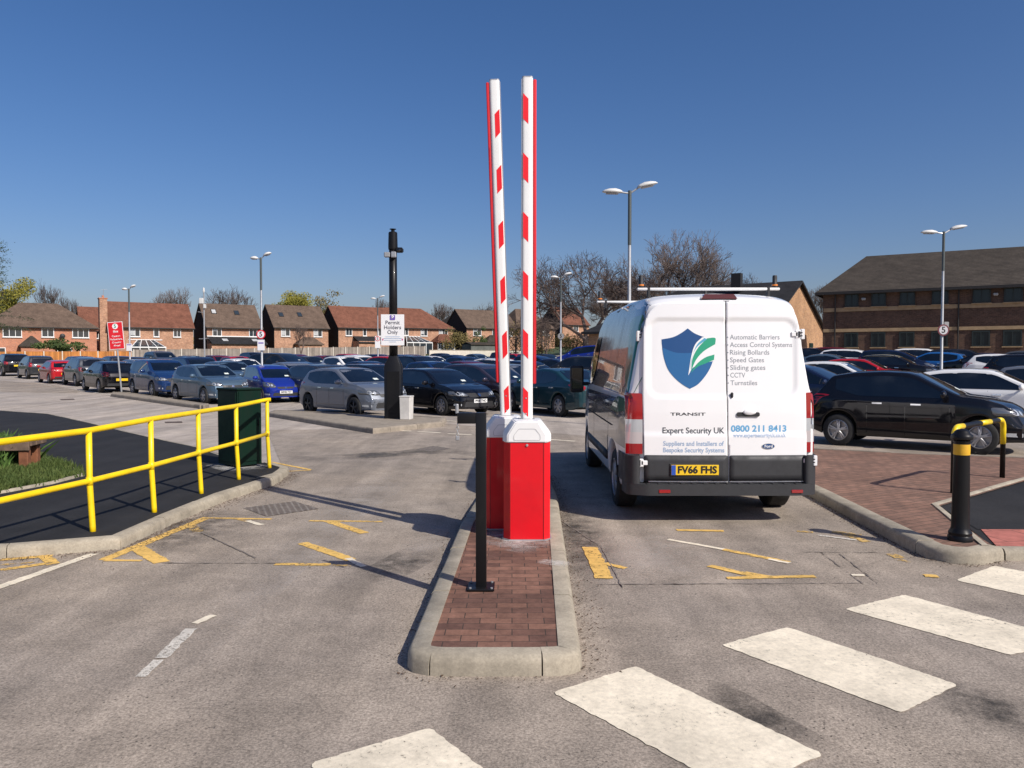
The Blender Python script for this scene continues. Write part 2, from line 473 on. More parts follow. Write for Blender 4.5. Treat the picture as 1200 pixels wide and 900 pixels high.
def make_shell(sp):
    """lofted body of a vehicle, x forward with 0 at the rear bumper, then centred"""
    S = Shell(); S.sp = sp
    Ln, W, H = sp['L'], sp['W'], sp['H']; hw = W / 2
    top = smooth_fn(sp['top'], .09); belt_raw = smooth_fn(sp['belt'], .12)
    belt = lambda x: min(belt_raw(x), top(x) - .02)
    plan = smooth_fn(sp['plan'], .06)
    rw = sp['r']; RA = rw + sp.get('arch', .055)
    axles = sp['axles']; sill = sp.get('sill', .21)
    def zb(x):
        z = sill + .10 * sstep((.45 - x) / .45) + .02 * sstep((x - Ln + .5) / .5)
        for ax in axles:
            d = abs(x - ax)
            if d < RA: z = max(z, rw + math.sqrt(RA * RA - d * d) * 1.0)
        return z
    xs = set()
    k = 0
    step = Ln / 64
    for i in range(65): xs.add(round(i * step, 4))
    for i in range(8): xs.add(round(.012 * i * i / 2, 4)); xs.add(round(Ln - .012 * i * i / 2, 4))
    for ax in axles:
        for i in range(19):
            a = math.pi * i / 18; xs.add(round(ax - RA * math.cos(a), 4))
        xs.add(round(ax - RA - .004, 4)); xs.add(round(ax + RA + .004, 4))
    xs = sorted(xs)
    q = [xs[0]]
    for x in xs[1:]:
        if x - q[-1] > .003: q.append(x)
    xs = q
    tumble = sp.get('tumble', .22); crown = sp.get('crown', .03)
    def gh(w, x, z):     # half width of the cabin at height z
        b = belt(x); f = max(0, (z - b) / max(.1, H - b)); return w * (.955 - tumble * f * (.8 + .2 * f))
    def ring(x):
        w = hw * plan(x); b = belt(x); t = max(top(x), b + .02); z0 = zb(x)
        m = sp.get('waist', .55)
        c = [(w * .80, z0 + .01), (w * .955, z0), (w * .992, z0 + .03), (w * 1.0, max(m, z0 + .05)), (w * .992, max(b - .16, z0 + .08)), (w * .985, b - .05), (w * .952, b)]
        z1 = b + (t - b) * .55; c.append((gh(w, x, z1), z1))
        z1 = b + (t - b) * .90; g = gh(w, x, z1); c.append((g, z1))
        c.append((g * .93, t - crown * .55 - (t - b) * .015)); c.append((g * .55, t - crown * .18)); c.append((0, t))
        return bspline([(p[0], p[1]) for p in c], 3)
    bm = bmesh.new(); rings = []
    bulF, bulR = sp.get('bulF', .20), sp.get('bulR', .08)
    leanF, leanR = sp.get('leanF', .1), sp.get('leanR', .0)
    def deform(x, y, z):
        ux = x
        f = sstep((x - (Ln - .9)) / .9); r = sstep((.7 - x) / .7)
        ux -= f * bulF * (abs(y) / hw) ** 2.2
        ux += r * bulR * (abs(y) / hw) ** 2.5
        ux -= f * leanF * max(0, z - .5); ux += r * leanR * max(0, z - sp.get('leanz', 1.0))
        return (ux - Ln / 2, y, z)
    half = []
    for x in xs:
        half.append(ring(x))
    n = len(half[0])
    grid = []
    for x, rg in zip(xs, half):
        row = [bm.verts.new(deform(x, p.x, p.y)) for p in rg] + [bm.verts.new(deform(x, -p.x, p.y)) for p in rg[-2::-1]]
        grid.append(row)
    m = len(grid[0])
    for A, B in zip(grid, grid[1:]):
        for i in range(m - 1): bm.faces.new((A[i], A[i + 1], B[i + 1], B[i]))
    for end, x in ((0, xs[0]), (-1, xs[-1])):
        rg = half[end]; row = grid[end]; K = 10; prevrow = None
        cols = []
        for i in range(n - 1):
            line = [row[i]]
            for j in range(1, K):
                t = j / K; y = rg[i].x * (1 - 2 * t); line.append(bm.verts.new(deform(x, y, rg[i].y)))
            line.append(row[m - 1 - i]); cols.append(line)
        for a, b2 in zip(cols, cols[1:]):
            for j in range(K):
                bm.faces.new((a[j], a[j + 1], b2[j + 1], b2[j]) if end == 0 else (a[j], b2[j], b2[j + 1], a[j + 1]))
        last = cols[-1]
        for j in range(K):
            try: bm.faces.new((last[j], last[j + 1], row[n - 1]) if end == 0 else (last[j], row[n - 1], last[j + 1]))
            except ValueError: pass
    bmesh.ops.recalc_face_normals(bm, faces=bm.faces[:])
    S.bm = bm; S.bvh = BVHTree.FromBMesh(bm)
    S.top, S.belt, S.zb, S.gh, S.plan, S.hw, S.Ln, S.H = top, belt, zb, gh, plan, hw, Ln, H
    S.axles = [a - Ln / 2 for a in axles]; S.r = rw
    return S

DIRS = {'f': Vector((-1, 0, 0)), 'r': Vector((1, 0, 0)), 'l': Vector((0, -1, 0)), 's': Vector((0, 1, 0)), 't': Vector((0, 0, -1))}
def patch(S, poly, side, cell=.08, off=.004, disp=None, skirt=.0, bm=None, mat=0):
    """an outline in side view laid onto the curved shell. side f/r: outline is (y,z); l (left, +y) / s (right, -y): (x,z); t: (x,y)"""
    own = bmesh.new(); d = DIRS[side]
    vs = [own.verts.new((p[0], p[1], 0)) for p in poly]
    own.faces.new(vs)
    a0 = min(p[0] for p in poly); a1 = max(p[0] for p in poly); b0 = min(p[1] for p in poly); b1 = max(p[1] for p in poly)
    for ax, lo, hi in ((0, a0, a1), (1, b0, b1)):
        k = max(1, int((hi - lo) / cell))
        for i in range(1, k):
            c = [0, 0, 0]; nn = [0, 0, 0]; c[ax] = lo + (hi - lo) * i / k; nn[ax] = 1
            bmesh.ops.bisect_plane(own, geom=own.verts[:] + own.edges[:] + own.faces[:], plane_co=c, plane_no=nn, dist=1e-5)
    bmesh.ops.triangulate(own, faces=[f for f in own.faces if len(f.verts) > 4])
    base = {}
    for v in own.verts:
        a, b = v.co.x, v.co.y
        if side in 'fr': o = Vector((0, a, b)) - d * 6
        elif side in 'ls': o = Vector((a, 0, b)) - d * 4
        else: o = Vector((a, b, 6))
        hit, nrm, _, _ = S.bvh.ray_cast(o, d)
        if hit is None:
            near, nrm, _, _ = S.bvh.find_nearest(Vector((S.Ln / 2 if side == 'f' else -S.Ln / 2, a, b)) if side in 'fr' else (Vector((a, S.hw if side == 'l' else -S.hw, b)) if side in 'ls' else Vector((a, b, S.H))))
            hit = near
        k = off + (disp(a, b) if disp else 0)
        if nrm.dot(d) > 0: nrm = -nrm
        nn = (nrm - d * .6).normalized()
        base[v] = hit
        v.co = hit + nn * k if not disp else hit - d * k
    if skirt > 0:
        be = [e for e in own.edges if e.is_boundary]
        r = bmesh.ops.extrude_edge_only(own, edges=be)
        for v in r['geom']:
            if isinstance(v, bmesh.types.BMVert): v.co += d * skirt
    bmesh.ops.recalc_face_normals(own, faces=own.faces[:])
    # face outwards
    tot = Vector((0, 0, 0))
    for f in own.faces:
        f.normal_update(); tot += f.normal * f.calc_area()
    if tot.dot(d) > 0: bmesh.ops.reverse_faces(own, faces=own.faces[:])
    for f in own.faces: f.material_index = mat
    if bm is None: return own
    me = bpy.data.meshes.new('t'); own.to_mesh(me); own.free(); bm.from_mesh(me); bpy.data.meshes.remove(me); return bm

def mir(poly): return [(-p[0], p[1]) for p in poly][::-1]

def wheel_parts(parent, x, y, r, w, out, rimmat, spokes=5, style=0):
    """tyre + rim; out=+1 when the outer face looks to +y"""
    bm = bmesh.new()
    ri = r * .66
    prof = [(ri, -w / 2), (r * .9, -w / 2), (r * .985, -w * .40), (r, -w * .25), (r, w * .25), (r * .985, w * .40), (r * .9, w / 2), (ri, w / 2), (ri, w * .3), (ri * .98, -w * .3)]
    lathe(bm, prof, 28, 'y', (0, 0, 0), caps=False)
    for v in bm.verts: v.co += Vector((x, y, r))
    ty = obj('wheel', bm, M['tyre'], parent, angle=40)
    bm = bmesh.new(); o = out * w / 2
    # barrel with back plate, spokes and hub
    lathe(bm, [(ri * 1.0, -out * w * .1), (ri * 1.01, o * .92), (ri * .93, o * .98), (ri * .90, o * .7), (ri * .88, -out * w * .08)], 28, 'y')
    for k in range(spokes):
        a = 2 * math.pi * k / spokes
        for da in ((-.13, .13) if style else (0,)):
            wdt = ri * (.16 if style else .26)
            vs = box(bm, (0, 0, 0), (wdt, .03, ri * .86), .006)
            for v in vs:
                v.co.z += ri * .48; v.co.x *= (1.0 if v.co.z > ri * .5 else 1.1)
                v.co.y += o * .86 - (abs(v.co.z) / ri) * out * .012
            bmesh.ops.rotate(bm, cent=(0, 0, 0), matrix=Matrix.Rotation(a + da, 3, 'Y'), verts=vs)
    lathe(bm, [(.001, o * .7), (ri * .24, o * .8), (ri * .22, o * .95), (ri * .05, o * 1.0), (.001, o)], 14, 'y')
    for v in bm.verts: v.co += Vector((x, y, r))
    obj('rim', bm, rimmat, ty, angle=35)
    return ty

CAR_SPECS = {
 'hatch': dict(L=4.0, W=1.72, H=1.47, r=.31, axles=(.70, 3.22),
    top=[(0, .66), (.03, .93), (.20, 1.02), (.52, 1.38), (.95, 1.45), (1.5, 1.475), (1.95, 1.455), (2.12, 1.41), (2.88, 1.03), (3.3, .985), (3.72, .90), (3.90, .80), (3.97, .68), (4.0, .50)],
    belt=[(0, .80), (.3, .98), (1.2, .955), (2.9, .945), (3.4, .90), (3.8, .79), (4, .5)], plan=[(0, .86), (.10, .93), (.6, .99), (1.6, 1), (2.8, 1), (3.4, .96), (3.8, .88), (4, .80)],
    wins=[(.62, 1.22), (1.28, 1.92), (1.98, 2.60)], ws=(1.04, 1.41), rwz=(1.02, 1.37), head=(.42, .93, .67, .81), tail=(.62, .93, .76, 1.0), grille=(.42, .62, .71), low=(.55, .30, .46)),
 'suv': dict(L=4.45, W=1.82, H=1.66, r=.35, axles=(.88, 3.5), sill=.27,
    top=[(0, .75), (.03, 1.08), (.16, 1.16), (.42, 1.55), (.9, 1.63), (1.6, 1.66), (2.25, 1.64), (2.5, 1.58), (3.25, 1.18), (3.7, 1.10), (4.2, .98), (4.38, .82), (4.45, .66)],
    belt=[(0, .9), (.3, 1.1), (1.2, 1.06), (3.2, 1.04), (3.9, .96), (4.3, .82), (4.45, .6)], plan=[(0, .88), (.10, .95), (.6, 1), (3.0, 1), (3.9, .96), (4.25, .90), (4.45, .82)],
    wins=[(.45, 1.0), (1.08, 1.85), (1.93, 2.75)], ws=(1.17, 1.60), rwz=(1.17, 1.53), head=(.5, .93, .74, .88), tail=(.66, .93, .86, 1.08), grille=(.5, .70, .85), low=(.6, .36, .54), waist=.65),
 'mpv': dict(L=4.1, W=1.70, H=1.56, r=.31, axles=(.68, 3.30), sill=.22,
    top=[(0, .7), (.03, 1.0), (.14, 1.10), (.34, 1.47), (.8, 1.545), (1.5, 1.56), (2.0, 1.53), (2.35, 1.45), (3.25, 1.03), (3.6, .93), (3.9, .80), (4.04, .68), (4.1, .56)],
    belt=[(0, .85), (.3, .99), (1.2, .97), (3.2, .92), (3.6, .84), (3.9, .72), (4.1, .5)], plan=[(0, .88), (.10, .95), (.6, 1), (2.8, 1), (3.5, .96), (3.9, .87), (4.1, .78)],
    wins=[(.42, .95), (1.02, 1.75), (1.83, 2.55), (2.6, 2.95)], ws=(1.03, 1.47), rwz=(1.08, 1.46), head=(.45, .93, .64, .84), tail=(.7, .93, .80, 1.1), grille=(.36, .60, .68), low=(.55, .30, .44)),
 'estate': dict(L=4.6, W=1.78, H=1.48, r=.32, axles=(.95, 3.68),
    top=[(0, .7), (.03, .98), (.16, 1.04), (.55, 1.38), (1.0, 1.46), (1.8, 1.48), (2.4, 1.46), (2.65, 1.40), (3.45, 1.00), (3.9, .93), (4.35, .82), (4.52, .70), (4.6, .58)],
    belt=[(0, .84), (.3, .98), (1.4, .96), (3.4, .91), (4.0, .84), (4.45, .70), (4.6, .5)], plan=[(0, .87), (.10, .94), (.7, 1), (3.2, 1), (4.0, .96), (4.4, .89), (4.6, .80)],
    wins=[(.55, 1.3), (1.38, 2.15), (2.22, 2.98)], ws=(1.0, 1.42), rwz=(1.04, 1.37), head=(.48, .93, .62, .75), tail=(.64, .93, .78, .98), grille=(.46, .60, .72), low=(.6, .30, .46)),
 'saloon': dict(L=4.5, W=1.77, H=1.43, r=.32, axles=(.95, 3.62),
    top=[(0, .7), (.03, 1.0), (.5, 1.06), (.72, 1.10), (1.3, 1.36), (1.7, 1.42), (2.1, 1.43), (2.5, 1.36), (3.3, .98), (3.8, .91), (4.25, .80), (4.42, .68), (4.5, .56)],
    belt=[(0, .88), (.5, .96), (1.4, .94), (3.3, .89), (3.9, .82), (4.3, .70), (4.5, .5)], plan=[(0, .86), (.12, .93), (.7, .99), (3.2, 1), (3.9, .96), (4.3, .88), (4.5, .80)],
    wins=[(1.15, 1.9), (1.97, 2.8)], ws=(.98, 1.37), rwz=(1.10, 1.35), head=(.48, .93, .60, .73), tail=(.6, .93, .80, .96), grille=(.44, .58, .69), low=(.6, .28, .42)),
}

def plate_poly(w, h, z): return [(-w / 2, z - h / 2), (w / 2, z - h / 2), (w / 2, z + h / 2), (-w / 2, z + h / 2)]

def build_car(kind, name):
    sp = CAR_SPECS[kind]; S = make_shell(sp); Ln = S.Ln; hw = S.hw; X = lambda x: x - Ln / 2
    root = thing(name, 'car', 'car')
    bod = obj('body', S.bm, PAINT['black'], root, smooth=True)
    bod.material_slots[0].link = 'OBJECT'; bod.material_slots[0].material = PAINT['black']
    bm = bmesh.new(); box(bm, (0, 0, .47), (Ln - .5, hw * 1.56, .46), .05); obj('underbody', bm, M['under'], root)
    # side glazing
    for i, (xa, xb) in enumerate(sp['wins']):
        for sd in 'ls':
            pts_lo = []; pts_hi = []
            for j in range(9):
                x = xa + (xb - xa) * j / 8
                lo = S.belt(x) + .03; hi = S.top(x) - .105
                if i == 0: lo += .10 * max(0, 1 - (x - xa) / .45)
                if hi - lo > .03: pts_lo.append((X(x), lo)); pts_hi.append((X(x), hi))
            if len(pts_lo) < 3: continue
            poly = round_poly(pts_lo + pts_hi[::-1], .035, 3)
            obj('side_window', patch(S, poly, sd, .11, .004), M['glass'], root, smooth=True)
    # windscreen and rear window
    for side, (za, zb_), nm, wf in (('f', sp['ws'], 'windscreen', .87), ('r', sp['rwz'], 'rear_window', .80)):
        xr = Ln * .62 if side == 'f' else .35
        def hwz(z, wf=wf):
            f = max(0, (z - .95) / (S.H - .95)); return hw * (.955 - .2 * f) * wf
        poly = round_poly([(-hwz(za), za), (hwz(za), za), (hwz((za + zb_) / 2), (za + zb_) / 2), (hwz(zb_), zb_), (-hwz(zb_), zb_), (-hwz((za + zb_) / 2), (za + zb_) / 2)], .06, 4)
        g = obj(nm, patch(S, poly, side, .10, .005), M['glass'], root, smooth=True)
        if side == 'f':
            obj('permit', patch(S, [(.25, za + .05), (.42, za + .05), (.42, za + .10), (.25, za + .10)], 'f', .1, .008), M['sticker'], g)
    # lights
    y0, y1, z0, z1 = sp['head']
    for s in (1, -1):
        poly = [(y0 * hw, z0 + .01), (y0 * hw * 1.35, z0), (y1 * hw, z0 + .03), (y1 * hw, z1 + .03), (y0 * hw * 1.25, z1), (y0 * hw, z0 + .06)]
        if s < 0: poly = mir(poly)
        h = obj('headlight', patch(S, round_poly(poly, .03, 3), 'f', .06, .006, skirt=.01), M['head_base'], root, smooth=True)
        for yc, rr in ((y0 * hw + (y1 - y0) * hw * .36, .042), (y0 * hw + (y1 - y0) * hw * .66, .052)):
            yc *= s; zc_ = (z0 + z1) / 2 + .015 * (rr > .05); bmx = patch(S, [(yc + rr * math.cos(t), zc_ + rr * math.sin(t)) for t in [k * math.pi / 6 for k in range(12)]], 'f', .2, .010)
            obj('bulb_reflector', bmx, M['head_lens'], h)
        ty0, ty1, tz0, tz1 = sp['tail']
        poly = [(ty0 * hw, tz0 + .06), (ty0 * hw * 1.12, tz0), (ty1 * hw, tz0 + .01), (ty1 * hw, tz1), (ty1 * hw * .93, tz1 + .01), (ty0 * hw, tz1 - .05)]
        if s < 0: poly = mir(poly)
        obj('tail_light', patch(S, round_poly(poly, .03, 3), 'r', .06, .006, skirt=.01), M['tail_red'], root, smooth=True)
        # mirror
        bm = bmesh.new(); xm = X(sp['wins'][-1][1] - .05) + .08
        lathe(bm, [(.001, -.11), (.05, -.10), (.075, -.03), (.078, .03), (.06, .09), (.001, .11)], 12, 'y')
        for v in bm.verts: v.co = Vector((v.co.x * .75 + xm, v.co.y + s * (hw + .11), v.co.z + S.belt(2.6) + .10))
        box(bm, (xm, s * (hw + .01), S.belt(2.6) + .06), (.05, .12, .03), .008)
        mr = obj('mirror', bm, PAINT['black'], root, smooth=True)
        mr.material_slots[0].link = 'OBJECT'; mr.material_slots[0].material = PAINT['black']
        for (xa, xb) in sp['wins'][:3]:
            if xb < 1.3: continue
            xh = X(xa + .16); zz = S.belt(xa) - .10
            bm = patch(S, [(xh - .09, zz - .012), (xh + .09, zz - .012), (xh + .09, zz + .014), (xh - .09, zz + .014)], 'l' if s > 0 else 's', .2, .028, skirt=.03)
            obj('door_handle', bm, M['galv'] if kind != 'hatch' else M['chrome'], root)
        # shut lines
        bm = bmesh.new(); sd = 'l' if s > 0 else 's'; e = .006
        wns = sp['wins']; joins = sorted({round((a[1] + b[0]) / 2, 3) for a, b in zip(wns, wns[1:])} | {round(wns[-1][1] + .12, 3)})
        for xj in joins:
            zz0 = max(S.zb(xj) + .05, sp.get('sill', .21) + .08)
            xx = X(xj); patch(S, [(xx - e, zz0), (xx + e, zz0), (xx + e, S.belt(xj) - .01), (xx - e, S.belt(xj) - .01)], sd, .12, .0025, bm=bm)
        for a, b in zip(wns, wns[1:]):
            xj = (a[1] + b[0]) / 2; e2 = (b[0] - a[1]) / 2 + .035
            if S.top(xj) - .11 > S.belt(xj) + .05: patch(S, [(X(xj) - e2, S.belt(xj) + .03), (X(xj) + e2, S.belt(xj) + .03), (X(xj) + e2, S.top(xj) - .115), (X(xj) - e2, S.top(xj) - .115)], sd, .12, .0028, bm=bm)
        zz = .36 if kind != 'suv' else .42
        xa, xb = sp['axles'][0] + .42, wns[-1][1] + .12
        patch(S, [(X(xa), zz - e), (X(xb), zz - e), (X(xb), zz + e), (X(xa), zz + e)], sd, .3, .0025, bm=bm)
        for f_ in bm.faces: f_.material_index = 0
        obj('door_trim', bm, M['glass'], root)
    gw, g0, g1 = sp['grille']
    obj('grille', patch(S, round_poly([(-gw * .85, g0), (gw * .85, g0), (gw, g1), (-gw, g1)], .03, 3), 'f', .1, .005, skirt=.01), M['black_plastic'], root)
    lw, l0, l1 = sp['low']
    obj('lower_grille', patch(S, round_poly([(-lw, l0), (lw, l0), (lw * .9, l1), (-lw * .9, l1)], .04, 3), 'f', .1, .005, skirt=.01), M['black_plastic'], root)
    bm = patch(S, round_poly(plate_poly(.09, .09, (g0 + g1) / 2), .04, 4), 'f', .1, .012, skirt=.01); obj('badge', bm, M['chrome'], root)
    obj('number_plate', patch(S, plate_poly(.52, .115, l1 + .02), 'f', .1, .016, skirt=.02), M['plate_white'], root)
    obj('rear_number_plate', patch(S, plate_poly(.52, .115, .62 if kind in ('hatch', 'mpv') else .78), 'r', .1, .012, skirt=.02), M['plate_yellow'], root)
    obj('rear_bumper_trim', patch(S, round_poly([(-hw * .75, .33), (hw * .75, .33), (hw * .7, .45), (-hw * .7, .45)], .04, 3), 'r', .1, .006, skirt=.01), M['black_plastic'], root)
    # lamps of the fog lights, wipers
    for s in (1, -1):
        p = [(.62 * hw + .12, l0 + .03), (.62 * hw + .24, l0 + .04), (.62 * hw + .24, l0 + .10), (.62 * hw + .12, l0 + .10)]
        if s < 0: p = mir(p)
        obj('fog_light', patch(S, round_poly(p, .02, 2), 'f', .1, .008, skirt=.01), M['head_lens'], root)
    w = .21
    for ax in S.axles:
        for s in (1, -1):
            wheel_parts(root, ax, s * (hw - w / 2 - .015), S.r, w, s, M['rim_silver'], 5 if kind in ('hatch', 'suv') else 7, 1 if kind in ('hatch', 'saloon') else 0)
    root['half'] = Ln / 2
    del root['half']
    return root, S

PROTO = {}; PFREE = {}; SHELL = {}
NAMES = {'hatch': 'hatchback_car', 'suv': 'off_road_car', 'mpv': 'family_car', 'estate': 'estate_car', 'saloon': 'saloon_car'}
for k in CAR_SPECS:
    PROTO[k], SHELL[k] = build_car(k, NAMES[k]); PFREE[k] = True

def place_car(kind, px, depth, deg, color, label, roof=None, rims=None, scale=1.0, loc=None, plate=None, group='cars parked in the car park', dz=0.0, far=False, mirror=None):
    x, y = loc if loc else at(px, depth)
    root = PROTO[kind]
    if PFREE[kind] and not far:
        PFREE[kind] = False; o = root; CARS0[kind] = o
    else:
        drop = ('door_trim', 'door_handle', 'fog_light', 'permit', 'badge') if far else ()
        o = copy_tree(root, None, drop)
    todo.append((o, kind, (x, y), deg, color, label, rims, scale, plate, group, dz, mirror, roof))
    return o

CARS0 = {}; todo = []
def finish_cars():
    for (o, kind, (x, y), deg, color, label, rims, scale, plate, group, dz, mirror, roof) in todo:
        th = R(deg); d = 1.3
        zf = gz(x + math.cos(th) * d, y + math.sin(th) * d); zr = gz(x - math.cos(th) * d, y - math.sin(th) * d)
        o.location = (x, y, (zf + zr) / 2 + dz); o.rotation_euler = (0, -math.atan2(zf - zr, 2 * d), th)
        o.scale = scale if isinstance(scale, tuple) else (scale, scale, scale)
        tag(o, label, 'car', group)
        for ch in o.children:
            nm = ch.name.split('.')[0]
            if nm in ('body', 'mirror'):
                ch.material_slots[0].link = 'OBJECT'; ch.material_slots[0].material = PAINT[(mirror if (mirror and nm == 'mirror') else color)]
            if nm == 'wheel' and rims:
                for g in ch.children:
                    g.material_slots[0].link = 'OBJECT'; g.material_slots[0].material = rims
        S = SHELL[kind]
        if roof:
            p = []
            xa, xb = {'hatch': (.55, 2.2), 'suv': (.5, 2.4), 'mpv': (.4, 2.3), 'estate': (.6, 2.6), 'saloon': (1.4, 2.4)}[kind]
            w = S.hw * .70
            w = S.hw * .775
            p = round_poly([(xa - S.Ln / 2, -w), (xb - S.Ln / 2, -w), (xb - S.Ln / 2, w), (xa - S.Ln / 2, w)], .12, 4)
            r = obj('roof_panel', patch(S, p, 't', .15, .004), PAINT[roof], o, smooth=True)
        if plate:
            lw, l0, l1 = CAR_SPECS[kind]['low']
            bm = text_bm(plate, .105, bold=.002)
            xs = [v.co.x for v in bm.verts]; s = .44 / (max(xs) - min(xs))
            for v in bm.verts:
                yy = v.co.x * s; zz = v.co.y + l1 + .02
                hit = S.bvh.ray_cast(Vector((6, yy, zz)), Vector((-1, 0, 0)))[0]
                v.co = Vector((hit.x + .021, yy, zz))
            pl = [c for c in o.children if c.name.split('.')[0] == 'number_plate'][0]
            obj('lettering', bm, M['ink'], pl)
# ================================================================ the work van
VY = 8.1; VCX = 2.215
van = thing('work_van', 'white high-roofed work van with a blue and green shield on its rear doors', 'van')
CAR_SPECS['van'] = dict(L=5.53, W=2.05, H=2.50, r=.345, axles=(1.0, 4.32), sill=.33, arch=.07, waist=.8, tumble=.21, crown=.05, bulF=.25, bulR=.05, leanF=.12, leanR=.05, leanz=1.15,
    top=[(0, 2.36), (.06, 2.41), (.3, 2.46), (1.5, 2.50), (3.4, 2.49), (3.8, 2.44), (4.1, 2.30), (4.75, 1.45), (4.95, 1.30), (5.3, 1.13), (5.45, 1.0), (5.53, .8)],
    belt=[(0, 1.42), (3.5, 1.40), (4.4, 1.36), (4.9, 1.2), (5.3, 1.0), (5.53, .7)], plan=[(0, .955), (.06, .975), (.5, 1), (4.0, 1), (4.7, .97), (5.2, .9), (5.53, .82)])
V = make_shell(CAR_SPECS['van']); vb = V.bm
vbody = obj('body', vb, M['van_white'], van, smooth=True)
HX = V.Ln / 2
def vrear(px, py):
    """(y, z) on the rear face of the van for a spot measured in the photograph"""
    u = (px - 600) / FPX; v = (450 - py) / FPX
    d = Vector((u, math.cos(PITCH) + math.sin(PITCH) * v, -math.sin(PITCH) + math.cos(PITCH) * v)); t = VY / d.y
    return (-(u * t - VCX), EYE + d.z * t)
def vpoly(*p): return [vrear(*q) for q in p]
bm = bmesh.new(); box(bm, (.1, 0, .62), (4.9, 1.62, .55), .05); obj('underbody', bm, M['under'], van)
def sd_box(y, z, y0, y1, z0, z1, r):
    qx = abs(y - (y0 + y1) / 2) - (y1 - y0) / 2 + r; qz = abs(z - (z0 + z1) / 2) - (z1 - z0) / 2 + r
    return math.hypot(max(qx, 0), max(qz, 0)) + min(max(qx, qz), 0) - r
REC = []
for (pa, pb) in (((761, 374), (857, 465)), ((845, 374), (933, 465))):
    a = vrear(*pa); b = vrear(*pb); REC.append((min(a[0], b[0]), max(a[0], b[0]), min(a[1], b[1]), max(a[1], b[1])))
def door_disp(y, z, which):
    y0, y1, z0, z1 = REC[which]
    d = sd_box(y, z, y0, y1, z0, z1, .12)
    k = -.016 * sstep((-d) / .03 + .5)
    k += .010 * sstep((.98 - z) / .05) * 1.0
    return k
DOFF = .032
D0 = round_poly(vpoly((760, 567), (755, 533), (753, 463), (755, 385), (760, 366), (773, 354.5), (850.3, 353), (851.5, 567)), [.04, 0, 0, 0, .1, .12, .0, .0])
D1 = round_poly(vpoly((853, 567), (851.8, 353), (921, 355.5), (934, 366), (939.5, 388), (945, 463), (945, 533), (942, 567)), [0, .0, .12, .1, 0, 0, 0, .04])
DB = []
for w, D in ((0, D0), (1, D1)):
    dr = obj('rear_door', patch(V, D, 'r', .022, DOFF, lambda a, b, w=w: door_disp(a, b, w), skirt=.03), M['van_white'], van, smooth=True)
    DB.append(BVHTree.FromPolygons([v.co[:] for v in dr.data.vertices], [tuple(p.vertices) for p in dr.data.polygons]))
    ys = [p[0] for p in D]; zlo = vrear(800, 533)[1]
    lowp = [(p[0], p[1]) for p in D if p[1] < zlo + .005]
    y0, y1 = min(p[0] for p in lowp), max(p[0] for p in lowp); zb0 = min(p[1] for p in D)
    cl = obj('lower_panel', patch(V, round_poly([(y0, zb0 - .03), (y1, zb0 - .03), (y1, zlo), (y0, zlo)], .02, 2), 'r', .06, DOFF + .016, skirt=.02), M['grey_plastic'], dr, smooth=True)
    dr['label'] = 'left rear door with the shield emblem' if w == 0 else 'right rear door with the list of services'
    if w == 0: door_l = dr
    else: door_r = dr
bm = bmesh.new()
a, b = vrear(849.6, 352), vrear(854, 568)
patch(V, [(a[0] + .002, b[1]), (b[0] - .004, b[1]), (b[0] - .004, a[1]), (a[0] + .002, a[1])], 'r', .2, .002, bm=bm); obj('door_seal', bm, M['black_plastic'], van)
def hit_rear(y, z):
    for k in range(40):
        h = V.bvh.ray_cast(Vector((-6, y * (1 - .01 * k), z)), Vector((1, 0, 0)))[0]
        if h and h.x < -HX + .16: return h
    return Vector((-HX, y, z))
def on_rear(bm, which, extra=.0012):
    """bend flat artwork, drawn in (y,z), onto the rear doors"""
    for v in bm.verts:
        y, z, k = v.co.x, v.co.y, v.co.z
        hit = DB[which].ray_cast(Vector((-6, y, z)), Vector((1, 0, 0)))[0]
        hx = hit.x if hit else hit_rear(y, z).x - DOFF
        v.co = Vector((hx - extra - k, y, z))
    bmesh.ops.recalc_face_normals(bm, faces=bm.faces[:]); return bm
def rear_text(txt, xa, xb, py, hpx, mat, which, bold=.0015, parent=None):
    a = vrear(xa, py); b = vrear(xb, py); h = abs(vrear(xa, py - hpx)[1] - a[1])
    bm = text_bm(txt, h * 1.35, 'LEFT', bold=bold); xs = [v.co.x for v in bm.verts]
    s = abs(a[0] - b[0]) / (max(xs) - min(xs)); x0 = min(xs)
    for v in bm.verts: v.co = Vector((a[0] - (v.co.x - x0) * s, a[1] + v.co.y, 0))
    return obj('lettering', on_rear(bm, which), mat, parent or (door_l if which == 0 else door_r))
M['txt_grey'] = plain('grey_vinyl', (.22, .24, .27), .5); M['txt_dark'] = plain('dark_vinyl', (.06, .07, .08), .5)
M['txt_blue'] = plain('sky_blue_vinyl', (.12, .36, .60), .5); M['txt_pale'] = plain('pale_blue_vinyl', (.30, .40, .55), .5)
for i, (t, xb) in enumerate((('Automatic Barriers', 915), ('Access Control Systems', 930), ('Rising Bollards', 902.5), ('Speed Gates', 896), ('Sliding gates', 897.5), ('CCTV', 873.5), ('Turnstiles', 887.5))):
    py = 395.2 + i * 8.95
    rear_text(t, 856, xb, py, 6.0, M['txt_grey'], 1, .0002)
    c = vrear(852.4, py); bm = bmesh.new(); bmesh.ops.create_circle(bm, cap_ends=True, segments=10, radius=.008, matrix=Matrix.Translation((c[0] - .008, c[1], 0)))
    obj('bullet', on_rear(bm, 1), M['txt_grey'], door_r)
rear_text('TRANSIT', 785, 826, 485.3, 3.6, M['ink'], 0, .0008)
rear_text('Expert Security UK', 776, 848, 504.5, 7.2, M['txt_dark'], 0, .0015)
rear_text('Suppliers and Installers of', 776.5, 847, 519.6, 5.6, M['txt_pale'], 0)
rear_text('Bespoke Security Systems', 776.5, 847.5, 527.2, 5.6, M['txt_pale'], 0)
